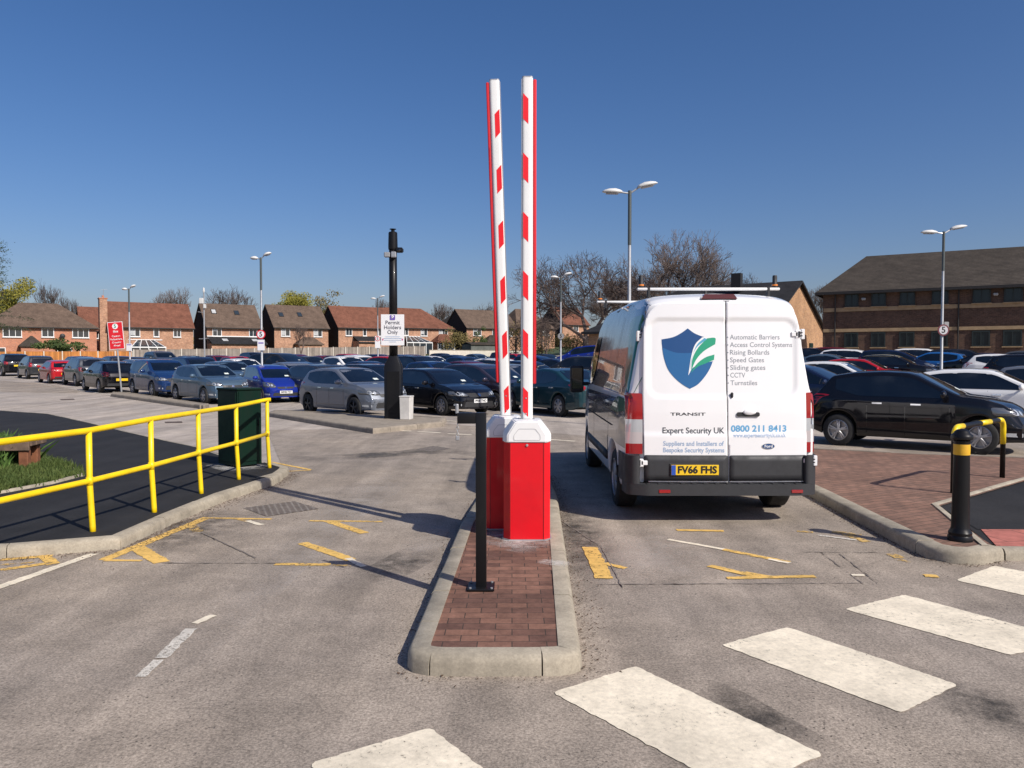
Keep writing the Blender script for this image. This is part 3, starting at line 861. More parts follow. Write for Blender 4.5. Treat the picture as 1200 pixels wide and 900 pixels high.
rear_text('0800 211 8413', 855.5, 921, 502.3, 7.6, M['txt_blue'], 1, .003)
rear_text('www.expertsecurityuk.co.uk', 857.5, 920, 510, 4.8, M['txt_pale'], 1)
# shield emblem
def art(pts, mat, name, parent, extra, which=0, cell=.05):
    bm = bmesh.new(); vs = [bm.verts.new((*vrear(*p), 0)) for p in pts]; bm.faces.new(vs)
    for ax in (0, 1):
        lo, hi = min(v.co[ax] for v in bm.verts), max(v.co[ax] for v in bm.verts); k = int((hi - lo) / .03)
        for i in range(1, k + 1):
            c = [0, 0, 0]; nn = [0, 0, 0]; c[ax] = lo + (hi - lo) * i / (k + 1); nn[ax] = 1
            bmesh.ops.bisect_plane(bm, geom=bm.verts[:] + bm.edges[:] + bm.faces[:], plane_co=c, plane_no=nn, dist=1e-6)
    bmesh.ops.triangulate(bm, faces=bm.faces[:])
    return obj(name, on_rear(bm, which, extra * .5), mat, parent)
def zz(p): return (660 + p[0] / 3.0, 320 + p[1] / 3.0)
def curve(*p): return [(q.x, q.y) for q in smooth_line([zz(k) for k in p], 6)]
M['shield_blue'] = plain('shield_blue_vinyl', (.012, .065, .20), .35, coat=.3); M['shield_light'] = plain('shield_light_blue_vinyl', (.02, .12, .30), .35, coat=.3)
M['shield_cyan'] = plain('shield_cyan_vinyl', (.10, .36, .52), .35); M['shield_green'] = plain('shield_green_vinyl', (.03, .33, .19), .35); M['vinyl_white'] = plain('white_vinyl', (.8, .8, .8), .4)
outl = curve((440, 194), (418, 210), (388, 225), (348, 233)) + curve((349, 250), (355, 295), (368, 335), (392, 368), (420, 392), (445, 407))[0:] + curve((445, 407), (475, 390), (505, 355), (524, 318), (533, 275), (536, 228))[1:] + curve((536, 228), (500, 225), (465, 212), (440, 194))[1:-1]
sh = art(outl, M['shield_blue'], 'shield', door_l, .004)
art(curve((350, 262), (400, 280), (460, 282), (500, 300), (528, 305))[0:] + curve((524, 318), (505, 355), (475, 390), (445, 407))[0:] + curve((445, 407), (420, 392), (392, 368), (368, 335), (353, 285))[1:], M['shield_light'], 'lower_field', sh, .0055)
art(curve((537, 222), (515, 222), (490, 226)) + curve((490, 226), (466, 250), (452, 290), (440, 360)) + curve((440, 360), (458, 332), (492, 318), (533, 308))[1:], M['vinyl_white'], 'white_sweep', sh, .007)
art(curve((498, 228), (472, 252), (456, 292), (446, 346)) + curve((446, 346), (452, 305), (470, 262), (508, 232))[0:], M['shield_cyan'], 'cyan_sweep', sh, .0085)
art(curve((508, 229), (536, 228), (536, 250)) + curve((532, 252), (495, 275), (468, 305), (450, 345)) + curve((450, 345), (456, 300), (476, 262), (506, 231))[0:-1], M['shield_green'], 'green_sweep', sh, .0085)
art(curve((533, 286), (500, 297), (470, 320), (448, 352)) + curve((448, 352), (472, 330), (500, 318), (531, 305))[0:], M['shield_green'], 'lower_green_sweep', sh, .0085)
# fittings of the rear
for s, pa in ((1, [(737.5, 532), (753, 532), (752.5, 470), (748, 461), (737.5, 463)]), (-1, [(944.5, 530), (956.5, 530), (955.5, 461), (950, 460), (944.5, 466)])):
    P = vpoly(*pa); ylo = min(p[0] for p in P); yhi = max(p[0] for p in P)
    if s > 0: yhi = .985
    else: ylo = -1.0; yhi = -.885
    z0, z1 = min(p[1] for p in P), max(p[1] for p in P)
    cuts = [z0, z0 + (z1 - z0) * .17, z0 + (z1 - z0) * .36, z0 + (z1 - z0) * .57, z1]
    mats = [M['tail_red'], M['tail_clear'], M['head_lens'], M['tail_red']]
    tl = None
    for i in range(4):
        q = [(ylo, cuts[i]), (yhi, cuts[i]), (yhi, cuts[i + 1]), (ylo, cuts[i + 1])]
        if i == 3: q = round_poly(q, [0, 0, .03, .03], 3)
        bm = patch(V, q, 'r', .04, .03, skirt=.04)
        sx = [(-HX + .0, cuts[i]), (-HX + .10, cuts[i]), (-HX + .09, cuts[i + 1]), (-HX, cuts[i + 1])]
        patch(V, sx, 'l' if s > 0 else 's', .05, .012, bm=bm, skirt=.02)
        o = obj('tail_light' if i == 3 else 'lens', bm, mats[i], van, angle=40)
        if i == 3: tl = o
        else: mats[i] = o
    for i in range(3): mats[i].parent = tl
# two-part bumper with corner blocks
bm = bmesh.new()
zb0, zb1 = vrear(850, 579)[1], vrear(850, 566)[1]
prism(bm, round_poly([(-HX - .10, -.80), (-HX - .02, -1.0), (-HX + .30, -1.02), (-HX + .30, 1.02), (-HX - .02, 1.0), (-HX - .10, .80)], .06, 4), zb0, zb1)
for s in (1, -1):
    prism(bm, round_poly([(-HX - .055, s * .865), (-HX - .055, s * .94), (-HX + .03, s * 1.015), (-HX + .52, s * 1.025), (-HX + .52, s * .865)], .04, 3), zb1 - .004, vrear(850, 532)[1] - .012)
obj('bumper', bm, M['grey_plastic'], van, angle=40)
bm = bmesh.new()
for i in range(14):
    y = -.78 + i * .12; box(bm, (-HX - .06, y, zb1 + .003), (.07, .05, .008), .002)
obj('step_tread', bm, M['black_plastic'], van)
for px in (776.5, 930):
    y, z = vrear(px, 574); bm = bmesh.new(); box(bm, (-HX - .102, y, z), (.012, .12, .035), .004); obj('reflector', bm, M['tail_red'], van)
pz = vrear(813, 550); bm = bmesh.new(); box(bm, (-HX + .0, pz[0], pz[1]), (.08, .545, .145), .01); ob = obj('plate_recess', bm, M['black_plastic'], van)
ob.location.x = -.005
bm = bmesh.new(); box(bm, (-HX - .052, pz[0], pz[1]), (.012, .50, .108), .003); pl = obj('number_plate', bm, M['plate_yellow'], van)
M['eu_blue'] = plain('plate_blue', (.02, .08, .40), .4)
bm = bmesh.new(); box(bm, (-HX - .059, pz[0] + .225, pz[1]), (.004, .045, .104)); obj('country_band', bm, M['eu_blue'], pl)
bm = text_bm('FV66 FHS', .115, 'CENTER', bold=.004); xs = [v.co.x for v in bm.verts]; s = .41 / (max(xs) - min(xs))
for v in bm.verts: v.co = Vector((-HX - .061, pz[0] - .022 - v.co.x * s, pz[1] + v.co.y * .9))
bmesh.ops.recalc_face_normals(bm, faces=bm.faces[:]); obj('lettering', bm, M['ink'], pl)
for (px, py, s) in ((744.5, 393.5, 1), (746.5, 542, 1), (943.5, 391.5, -1), (952.5, 539.5, -1)):
    y, z = vrear(px, py)
    hit = hit_rear(y, z); y = hit.y - s * .02; hit = Vector((hit.x - .02, y, z))
    bm = bmesh.new(); box(bm, (hit.x - .03, y, z), (.05, .085, .085), .006); box(bm, (hit.x - .04, y - s * .05, z), (.03, .07, .05), .006); box(bm, (hit.x - .035, y + s * .035, z), (.05, .04, .11), .006)
    hg = obj('hinge', bm, M['van_white'], van, angle=30)
    bm = bmesh.new(); box(bm, (hit.x - .0575, y - s * .002, z), (.008, .018, .06)); box(bm, (hit.x - .0575, y + s * .02, z + .016), (.008, .02, .012)); box(bm, (hit.x - .0575, y + s * .02, z - .016), (.008, .02, .012)); obj('hinge_slot', bm, M['black_plastic'], hg)
y, z = vrear(875.5, 485); hx = hit_rear(y, z).x - DOFF
bm = bmesh.new(); prism(bm, round_poly([(y - .12, z - .026), (y + .12, z - .026), (y + .12, z + .020), (y - .12, z + .020)], .02, 3), 0, .012)
for v in bm.verts: v.co = Vector((hx - .004 - v.co.z, v.co.x, v.co.y))
bmesh.ops.recalc_face_normals(bm, faces=bm.faces[:]); hd = obj('handle', bm, M['black_plastic'], door_r)
bm = bmesh.new(); lathe(bm, [(.001, 0), (.05, 0), (.058, .012), (.045, .02), (.001, .022)], 18)
for v in bm.verts: v.co = Vector((hx - .014 - v.co.z, y - .01 + v.co.x * 1.2, z + .022 + v.co.y * .55))
bmesh.ops.recalc_face_normals(bm, faces=bm.faces[:]); obj('grip', bm, M['van_white'], hd, smooth=True)
y, z = vrear(857, 463); bm = bmesh.new(); box(bm, (hx + .004, y, z), (.03, .028, .06), .01); obj('lock', bm, M['black_plastic'], door_r)
y, z = vrear(899, 522.5)
for (rx, rz, ex, mt, nm) in ((.068, .030, .006, M['chrome'], 'emblem'), (.062, .0255, .009, M['shield_blue'], 'emblem_face')):
    bm = bmesh.new(); bmesh.ops.create_circle(bm, cap_ends=True, segments=26, radius=1)
    for v in bm.verts: v.co = Vector((y + v.co.x * rx, z + v.co.y * rz, 0))
    e = obj(nm, on_rear(bm, 1, ex), mt, door_r if nm == 'emblem' else emb)
    emb = e if nm == 'emblem' else emb
bm = text_bm('Ford', .042, 'CENTER', bold=.0008)
for v in bm.verts: v.co = Vector((y - v.co.x * 1.1, z + v.co.y, 0))
obj('lettering', on_rear(bm, 1, .0115), M['vinyl_white'], emb)
# high brake light on the roof edge
P = vpoly((823, 348), (866, 348), (861, 343.5), (828, 343.5))
ym = (P[0][0] + P[1][0]) / 2
bm = bmesh.new(); w = abs(P[0][0] - P[1][0]) / 2; zc = P[0][1]
extrude_profile(bm, [(-w, 0), (w, 0), (w * .8, .05), (-w * .8, .05)], 'x', 0, .10)
for v in bm.verts: v.co += Vector((-HX + .05, ym, zc - .015))
obj('brake_light', bm, plain('dark_red_lens', (.09, .008, .012), .2, coat=1), van)
# side wrap, left flank; its upper edge paints shade onto the roof curve
lp = lambda x: x - HX
SIDE = 'l'
obj('side_graphic_shade', patch(V, round_poly([(lp(.035), 1.12), (lp(4.1), 1.12), (lp(4.3), 1.5), (lp(4.0), 2.2), (lp(3.6), 2.38), (lp(.4), 2.40), (lp(.04), 2.30)], .05, 3), SIDE, .12, .0045), M['van_wrap_shade'], van, smooth=True)
obj('lower_side', patch(V, [(lp(1.46), .60), (lp(3.8), .60), (lp(3.8), 1.115), (lp(1.46), 1.115)], SIDE, .12, .0045), M['van_silver'], van, smooth=True)
obj('lower_side', patch(V, [(lp(.10), .78), (lp(.98), .80), (lp(1.46), .80), (lp(1.46), 1.115), (lp(.10), 1.115)], SIDE, .12, .0045), M['van_silver'], van, smooth=True)
def sidecurve(*p): return [(lp(q.x), q.y) for q in smooth_line(p, 5)]
for k, (A, B) in enumerate((([(.05, 2.22), (.75, 2.18), (.62, 1.9)], [(.62, 1.9), (.45, 1.55), (.05, 1.35)]),
                            ([(.05, 1.30), (.6, 1.32), (1.2, 1.15)], [(1.2, 1.15), (.7, 1.14), (.05, 1.2)]))):
    obj('green_sweep', patch(V, sidecurve(*A)[:-1] + sidecurve(*B), SIDE, .1, .009), M['van_green'], van, smooth=True)
for s, sd in ((1, 'l'), (-1, 's')):
    bm = bmesh.new()
    for x0, x1, z0, z1 in ((1.36, 1.372, .62, 2.25), (3.02, 3.032, .6, 2.25), (1.0, 3.8, .955, .967)):
        patch(V, [(lp(x0), z0), (lp(x1), z0), (lp(x1), z1), (lp(x0), z1)], sd, .1, .0115, bm=bm)
    obj('door_seam', bm, M['under'], van)
    obj('side_window', patch(V, round_poly([(lp(3.45), 1.42), (lp(4.55), 1.38), (lp(4.28), 1.85), (lp(4.0), 2.05), (lp(3.45), 2.08)], .05, 3), sd, .1, .014), M['glass'], van, smooth=True)
    obj('side_moulding', patch(V, [(lp(1.45), .50), (lp(3.85), .50), (lp(3.85), .60), (lp(1.45), .60)], sd, .3, .02, skirt=.03), M['grey_plastic'], van, smooth=True)
    bm = bmesh.new(); box(bm, (lp(4.35), s * 1.165, 1.42), (.13, .22, .44), .05, seg=3); box(bm, (lp(4.38), s * 1.04, 1.34), (.06, .16, .06), .015)
    mr = obj('mirror', bm, M['black_plastic'], van, angle=50)
    bm = bmesh.new(); box(bm, (lp(4.28), s * 1.165, 1.43), (.012, .17, .34), .004); obj('mirror_glass', bm, M['glass'], mr)
    for wx in (1.0, 4.32):
        wheel_parts(van, lp(wx), s * .885, .345, .235, s, M['rim_silver'], 8, 0)
    bm = bmesh.new(); patch(V, [(lp(.50), .36), (lp(.62), .36), (lp(.62), .55), (lp(.50), .55)], sd, .2, .02, skirt=.02, bm=bm); obj('mudflap', bm, M['under'], van)
obj('windscreen', patch(V, round_poly([(-.85, 1.45), (.85, 1.45), (.78, 2.2), (-.78, 2.2)], .08, 3), 'f', .12, .006), M['glass'], van, smooth=True)
for s in (1, -1):
    p = [(.55, .92), (.92, .95), (.92, 1.15), (.6, 1.08)]; p = p if s > 0 else mir(p)
    obj('headlight', patch(V, round_poly(p, .03, 2), 'f', .07, .008, skirt=.01), M['head_lens'], van, smooth=True)
obj('front_bumper', patch(V, round_poly([(-.85, .40), (.85, .40), (.85, .72), (-.85, .72)], .05, 3), 'f', .1, .03, skirt=.03), M['grey_plastic'], van, smooth=True)
# roof bars with amber beacons
for (wy, z, pxl, pxr) in ((8.75, 2.545, 746, 912), (11.2, 2.58, 699, 830)):
    k = FPX / wy; xl, xr = (pxl - 600) / k, (pxr - 600) / k
    lx = wy - VY - HX
    rb = None
    bm = bmesh.new(); box(bm, (lx, -((xl + xr) / 2 - VCX), z - .01), (.06, xr - xl, .03), .008); rb = obj('roof_bar', bm, M['white_alu'], van, angle=40)
    bm = bmesh.new()
    for f in (.08, .92):
        yy = -(xl + (xr - xl) * f - VCX); box(bm, (lx, yy, z - .05), (.07, .03, .12), .005)
    obj('clamp', bm, M['black_plastic'], rb)
    for f in (.028, .968):
        yy = -(xl + (xr - xl) * f - VCX); bm = bmesh.new()
        lathe(bm, [(.032, z + .018), (.03, z + .04), (.026, z + .045), (.026, z + .13), (.022, z + .145), (.003, z + .147)], 14, c=(lx, yy, 0)); bc = obj('beacon', bm, M['black_plastic'], rb, angle=40)
        bm = bmesh.new(); lathe(bm, [(.020, z + .022), (.034, z + .026), (.034, z + .042), (.02, z + .044)], 14, c=(lx, yy, 0)); obj('beacon_lens', bm, M['orange_lens'], bc)
van.location = (VCX, VY + HX, 0); van.rotation_euler = (0, 0, R(90))
# ================================================================ ground, kerbs, markings
def poly_px(pts, h=0.0): return [survey(px, py, h) for px, py in pts]

def sheet(name, pts, off, mat, cell=None, label=None):
    """one sheet lying on the terrain"""
    bm = bmesh.new(); bm.faces.new([bm.verts.new((p[0], p[1], 0)) for p in pts])
    if cell:
        xs = [p[0] for p in pts]; ys = [p[1] for p in pts]
        for ax, lo, hi in ((0, min(xs), max(xs)), (1, min(ys), max(ys))):
            n = int((hi - lo) / cell)
            for i in range(1, n + 1):
                c = [0, 0, 0]; nn = [0, 0, 0]; c[ax] = lo + i * cell; nn[ax] = 1
                bmesh.ops.bisect_plane(bm, geom=bm.verts[:] + bm.edges[:] + bm.faces[:], plane_co=c, plane_no=nn, dist=1e-5)
    bmesh.ops.triangulate(bm, faces=bm.faces[:])
    for v in bm.verts: v.co.z = gz(v.co.x, v.co.y) + off
    bmesh.ops.recalc_face_normals(bm, faces=bm.faces[:])
    if bm.faces[0].normal.z < 0: bmesh.ops.reverse_faces(bm, faces=bm.faces[:])
    o = obj(name, bm, mat); o['kind'] = 'structure'
    return o

FN0 = Vector((-61.0, 92.0)); FDIR = Vector((.8211, .5708)); FBACK = Vector((-.5708, .8211))
# ground to the horizon
bm = bmesh.new()
gxs = [-1500, -800, -400, -200, -120, -80, -60, -40, -20, -10, 0, 3, 6, 9, 12, 20, 40, 60, 90, 130, 200, 400, 800, 1500]
gys = [-300, -60, -10, 0, 15, 24, 26, 28, 30, 36, 44, 52, 62, 75, 90, 100, 120, 145, 170, 200, 260, 400, 700, 1100, 1800]
vv = [[bm.verts.new((x, y, gz(x, y) - .03 if y < 200 else gz(x, 200) - .05)) for x in gxs] for y in gys]
for j in range(len(gys) - 1):
    for i in range(len(gxs) - 1): bm.faces.new((vv[j][i], vv[j][i + 1], vv[j + 1][i + 1], vv[j + 1][i]))
M['turf'] = plain('rough_turf', (.055, .085, .028), .95, var=.5, vscale=.6)
struct(obj('ground', bm, M['turf']))
fl = FN0 - FDIR * 60; fr = FN0 + FDIR * 62
sheet('car_park', [(-140, -20), (60, -20), (62, 60), (45, 74), (14, 118), (fr.x, fr.y), (fl.x, fl.y), (-140, 47.0)], 0.0, M['carpark'], 4.0)
road = poly_px([(333, 552), (312, 504), (437, 503), (525, 497), (700, 512), (1300, 520)]) + [(11, 2.0), (11, -6), (-16, -6), (-16, 5.5)] + poly_px([(0, 630), (150, 620)])
sheet('road', road, .004, M['asphalt'])

def offset_line(pts, d, closed=False):
    P = [Vector(p[:2]) for p in pts]; n = len(P); out = []
    for i in range(n):
        a = P[i - 1] if (i > 0 or closed) else None; b = P[(i + 1) % n] if (i < n - 1 or closed) else None
        t1 = (P[i] - a).normalized() if a is not None else None; t2 = (b - P[i]).normalized() if b is not None else None
        if t1 is None: t1 = t2
        if t2 is None: t2 = t1
        nrm = Vector((-(t1.y + t2.y), t1.x + t2.x)); l = nrm.length
        nrm = nrm / l if l > 1e-6 else Vector((-t1.y, t1.x))
        k = d / max(.5, nrm.dot(Vector((-t1.y, t1.x))))
        out.append(P[i] + nrm * k)
    return out

def kerb_run(name, pts, width=.125, h=.12, mat=None, closed=False, stone=.915, label=None, top=None, bottom=-.05):
    """kerb stones along a line; the line is the outer top edge and the stones lie on its left"""
    P = [Vector(p[:2]) for p in pts]
    if closed: P = P + [P[0]]
    # cumulative
    seg = [0]
    for a, b in zip(P, P[1:]): seg.append(seg[-1] + (b - a).length)
    def pt(s):
        for i in range(len(P) - 1):
            if s <= seg[i + 1] + 1e-9:
                f = (s - seg[i]) / max(1e-9, seg[i + 1] - seg[i]); return P[i].lerp(P[i + 1], f)
        return P[-1]
    bm = bmesh.new(); tot = seg[-1]; n = max(1, round(tot / stone)); st = tot / n
    for k in range(n):
        s0, s1 = k * st + .004, (k + 1) * st - .004
        ss = [s0] + [s for s in seg if s0 + .02 < s < s1 - .02] + [s1]
        line = [pt(s) for s in ss]; inner = offset_line(line, width)
        jz = rnd.uniform(-.004, .004)
        rows = []
        for o_, i_ in zip(line, inner):
            z = gz(o_.x, o_.y); w = (i_ - o_)
            u = w.normalized() if w.length > 0 else w
            q = [(o_ - u * .012, z + bottom), (o_ - u * .006, z + h * .6 + jz), (o_ + u * .002, z + h - .022 + jz), (o_ + u * .022, z + h + jz), (i_, z + h + jz), (i_, z + bottom)]
            rows.append([bm.verts.new((a.x, a.y, b)) for a, b in q])
        for A, B in zip(rows, rows[1:]):
            for j in range(5): bm.faces.new((A[j], B[j], B[j + 1], A[j + 1]))
        bm.faces.new(rows[0]); bm.faces.new(rows[-1][::-1])
    bmesh.ops.recalc_face_normals(bm, faces=bm.faces[:])
    o = obj(name, bm, mat or M['kerb'], angle=50); o['kind'] = 'structure'
    return o

# --- island with the barriers
isl = poly_px([(476, 757), (540, 612), (567, 570), (592, 548)], .12) + poly_px([(640, 548), (653, 580), (681, 762)], .12)
fl_, fr_ = Vector(isl[0]), Vector(isl[-1])
front_y = survey(575, 766, .12)[1] - .02
corner = lambda a, b, c: [(q.x, q.y) for q in [Vector(a) * (1 - t) ** 2 + Vector(b) * 2 * t * (1 - t) + Vector(c) * t * t for t in (0, .25, .5, .75, 1)]]
c1 = corner((fr_.x, fr_.y + .05), (fr_.x - .005, front_y), (fr_.x - .22, front_y)); c2 = corner((fl_.x + .22, front_y), (fl_.x, front_y), (fl_.x + .01, fl_.y + .05))
back = corner(isl[3], (isl[3][0] + .12, isl[3][1] + .35), (isl[4][0], isl[4][1]))
island = c2 + [isl[1], isl[2]] + back + [isl[5]] + c1      # clockwise seen from above
island = island[::-1]                                        # counter-clockwise: stones on the left = inside
kerb_run('island_kerb', island, .125, .12, closed=True, stone=.62)
inn = offset_line(island, .123, closed=True)
sheet('island_paving', [(p.x, p.y) for p in inn], .112, M['paver'])

# --- footpath on the left with the yellow railing
fp_edge = poly_px([(0, 641), (140, 630), (201, 603), (262, 578), (322, 559), (332, 549)], .11)
fp_edge = [(fp_edge[0][0] - 3.5, fp_edge[0][1] - .35)] + fp_edge
a, b = Vector(fp_edge[-1]), Vector(survey(318, 541, .11))
fp_edge = fp_edge[:-1] + corner(fp_edge[-2], (a.x + .08, a.y), (a.x + .02, a.y + .2)) + [(b.x, b.y)]
kerb_run('footpath_kerb', fp_edge, .125, .11)
inner = [(p.x, p.y) for p in offset_line(fp_edge, .123)]
backe = poly_px([(300, 541), (262, 534), (233, 524), (180, 513), (137, 503), (99, 494), (58, 485), (0, 481)], .10)
sheet('footpath', inner + [inner[-1]][:0] + backe + [(-24, backe[-1][1] + .4), (-24, 6.0)], .102, M['newtar'])
bl = poly_px([(318, 543), (262, 537), (180, 516), (99, 497), (58, 487), (0, 484)], .04)
# thin flush edging along the back of the path
kerb_run('path_edging', poly_px([(308, 541), (262, 534), (233, 524), (180, 513), (137, 503), (99, 494), (58, 485), (0, 481)], .10), .06, .108, M['kerb'])
# grass bed with edging
bed = poly_px([(-60, 592), (0, 578), (60, 567), (99, 557), (88, 549), (42, 534), (0, 524), (-60, 512)], .10)
sheet('grass_bed', bed, .112, plain('bed_soil', (.07, .075, .035), .95, var=.5, vscale=6))
kerb_run('bed_edging', poly_px([(-60, 592), (0, 578), (60, 567), (99, 557)], .11) + poly_px([(88, 549), (42, 534), (0, 524)], .11), .045, .135, M['kerb'])
def tufts(name, poly, n, h, mat, label, cat, spread=.012, z0=0.0, kind='stuff', gap=0.3):
    P = [Vector(p) for p in poly]; xs = [p.x for p in P]; ys = [p.y for p in P]
    def inside(x, y):
        c = False
        for i in range(len(P)):
            a, b = P[i], P[i - 1]
            if (a.y > y) != (b.y > y) and x < (b.x - a.x) * (y - a.y) / (b.y - a.y) + a.x: c = not c
        return c
    bm = bmesh.new(); k = 0; tries = 0
    while k < n and tries < n * 20:
        tries += 1
        x, y = rnd.uniform(min(xs), max(xs)), rnd.uniform(min(ys), max(ys))
        if not inside(x, y): continue
        if math.sin(x * 3.1) * math.cos(y * 2.3) < -gap and rnd.random() < .7: continue
        z = gz(x, y) + z0; k += 1
        for _ in range(5):
            a = rnd.uniform(0, 6.28); hh = h * rnd.uniform(.4, 1.2); w = .006 + h * .03; bx, by = x + rnd.gauss(0, .03), y + rnd.gauss(0, .03)
            lx, ly = rnd.gauss(0, hh * .4), rnd.gauss(0, hh * .4)
            dx, dy = math.cos(a) * w, math.sin(a) * w
            v = [bm.verts.new((bx - dx, by - dy, z)), bm.verts.new((bx + dx, by + dy, z)), bm.verts.new((bx + lx * .5 + dx * .6, by + ly * .5 + dy * .6, z + hh * .6)), bm.verts.new((bx + lx, by + ly, z + hh))]
            bm.faces.new(v)
    o = obj(name, bm, mat); tag(o, label, cat, None, kind); return o
def leafmat(name, c1, c2, sc=2.0):
    m, nt, b = nodes(name); co = coords(nt)
    n = noise(nt, co, sc, 3); v = N(nt, 'ShaderNodeTexWhiteNoise'); L(nt, co, v.inputs['Vector'])
    col = ramp(nt, n, [(.35, c1), (.65, c2)])
    L(nt, col, b.inputs['Base Color']); b.inputs['Roughness'].default_value = .7; b.inputs['Specular IOR Level'].default_value = .2
    b.inputs['Subsurface Weight'].default_value = 0
    return m
M['grass'] = leafmat('grass_blades', (.045, .075, .018), (.10, .13, .035), 5)
tufts('grass', bed, 5200, .10, M['grass'], 'short green grass in the bed beside the timber edging', 'grass', z0=.11)
tufts('leafy_plants', poly_px([(-60, 560), (0, 556), (45, 545), (20, 530), (-60, 520)], .1), 420, .34, leafmat('plant_leaves', (.035, .085, .016), (.12, .2, .05), 6), 'taller leafy plants growing in the grass bed by the timber bench', 'plants', z0=.11, gap=.9)

# --- verge on the right with bollard
vg = poly_px([(938, 566), (957, 575), (1000, 597), (1050, 622), (1087, 639), (1120, 645), (1152, 646), (1176, 641)], .12)
vg = [(2.75 + .62, 15.3), (3.45, 12.5)] + [vg[0]] + vg[1:]
q = Vector(vg[-1]); rp = survey(1152, 634, .12)
vgl = vg
kerb_run('verge_kerb', vgl[::1], .16, .12)
vin = [(p.x, p.y) for p in offset_line(vgl, .158)]
backv = poly_px([(1500, 545), (1200, 535), (1080, 531), (955, 525)], .12)
edge = poly_px([(1150, 633), (1101, 592), (1200, 563), (1500, 500)], .12)
sheet('verge_paving', vin + poly_px([(1148, 632), (1101, 592), (1200, 563), (1340, 525)], .12)[0:3] + [(12.0, 10.6), (12.0, backv[0][1])] + backv[1:], .112, M['paver2'])
kerb_run('verge_back_kerb', [(12.0, backv[0][1] + .02)] + backv[1:] + [(3.55, 15.55)], .12, .122, M['kerbdark'])
e1 = poly_px([(1162, 640), (1101, 591)], .12); e2 = poly_px([(1101, 591), (1200, 562)], .12)
d = Vector(e2[1]) - Vector(e2[0]); far = Vector(e2[0]) + d.normalized() * 8
kerb_run('path_edging', e1 + [(far.x, far.y)], .075, .126, M['kerb'])
ty = survey(1153, 620, .1)[1]
sheet('right_footpath', [(e2[0][0], e2[0][1]), (survey(1153, 620, .1)[0] - .06, ty), (13, ty), (13, far.y), (far.x, far.y)], .098, M['newtar'])
t0 = (q.x + .015, q.y + .12)
sheet('tactile_paving', [(survey(1153, 620, .1)[0] - .03, ty - .004), (t0[0], t0[1]), (t0[0] + 3.2, t0[1] - .15), (t0[0] + 3.4, ty - .004)], .099, M['tactile'])
kerb_run('crossing_kerb', [(t0[0] - .005, t0[1] - .125), (t0[0] + 3.2, t0[1] - .28)], .13, .10, M['kerb'])
sheet('verge_paving', poly_px([(1095, 634), (1150, 643), (1164, 638), (1150, 629), (1112, 602), (1070, 615)], .12), .108, M['paver2'])
sheet('right_footpath', poly_px([(1120, 605), (1158, 636), (1172, 638), (1215, 638), (1215, 610)], .10), .093, M['newtar'])
# --- low strips in the car park
def strip(name, pts, h, mat):
    P = poly_px(pts, h)
    a = sum(P[i][0] * P[(i + 1) % len(P)][1] - P[(i + 1) % len(P)][0] * P[i][1] for i in range(len(P)))
    if a < 0: P = P[::-1]
    kerb_run(name + '_kerb', P, .14, h, mat, closed=True)
    sheet(name, [(p.x, p.y) for p in offset_line(P, .138, closed=True)], h - .008, mat)
strip('mast_strip', [(314, 483), (437, 502), (519, 494), (523, 489), (470, 486), (400, 483.5), (322, 480)], .13, M['kerbdark'])
strip('sign_strip', [(130, 461), (238, 475), (245, 473), (150, 459.5), (132, 459)], .14, M['kerbdark'])

# --- road markings
def mark(pts, mat, h=.008, name='road_marking'):
    P = [p if isinstance(p[0], float) and abs(p[0]) < 40 and p[1] < 40 else survey(*p) for p in pts]
    return sheet(name, P, h, mat)
NST = 0
def stroke(a, b, w, mat, h=.008, taper=1.0):
    A, B = Vector(survey(*a)), Vector(survey(*b)); d = (B - A).normalized(); n = Vector((-d.y, d.x)) * w / 2
    n *= .82; P = []
    for q0, q1 in ((A - n, B - n * taper), (B - n * taper, B + n * taper), (B + n * taper, A + n), (A + n, A - n)):
        k = max(2, int((q1 - q0).length / .035))
        for i in range(k):
            c = q0.lerp(q1, i / k); P.append(c + Vector((rnd.gauss(0, .004), rnd.gauss(0, .004))))
    global NST; NST += 1
    s = sheet('road_marking', [(p.x, p.y) for p in P], h + .00004 * NST, mat); return s
Z = []
def para(a, b, c):   # corner and the two next to it
    A, B, C = Vector(a), Vector(b), Vector(c); return [tuple(A), tuple(B), tuple(B + C - A), tuple(C)]
z3 = [survey(845, 757), survey(922, 736), survey(1123, 804), survey(1056, 837)]
w3 = Vector(z3[1]) - Vector(z3[0]); l3 = Vector(z3[3]) - Vector(z3[0])
for i, pts in enumerate([[survey(362, 897), survey(505, 854), None, None], [survey(647, 813), survey(745, 782), survey(966, 886), survey(862, 930)], z3,
            [survey(989, 715), survey(1060, 698), survey(1260, 752), survey(1184, 769)], [survey(1120, 681), survey(1165, 664), survey(1300, 690), survey(1260, 712)]]):
    if pts[2] is None:
        A, B = Vector(pts[0]), Vector(pts[1]); pts = [tuple(A), tuple(B), tuple(B + l3 * 1.02), tuple(A + l3 * 1.02)]
    rp_ = round_poly(pts, .03, 2); P = []
    for i in range(len(rp_)):
        q0, q1 = Vector(rp_[i]), Vector(rp_[(i + 1) % len(rp_)]); k = max(1, int((q1 - q0).length / .03))
        for j in range(k):
            c = q0.lerp(q1, j / k); P.append((c.x + rnd.gauss(0, .0028), c.y + rnd.gauss(0, .0028)))
    s = sheet('zebra_stripe', P, .008, M['white_line'])
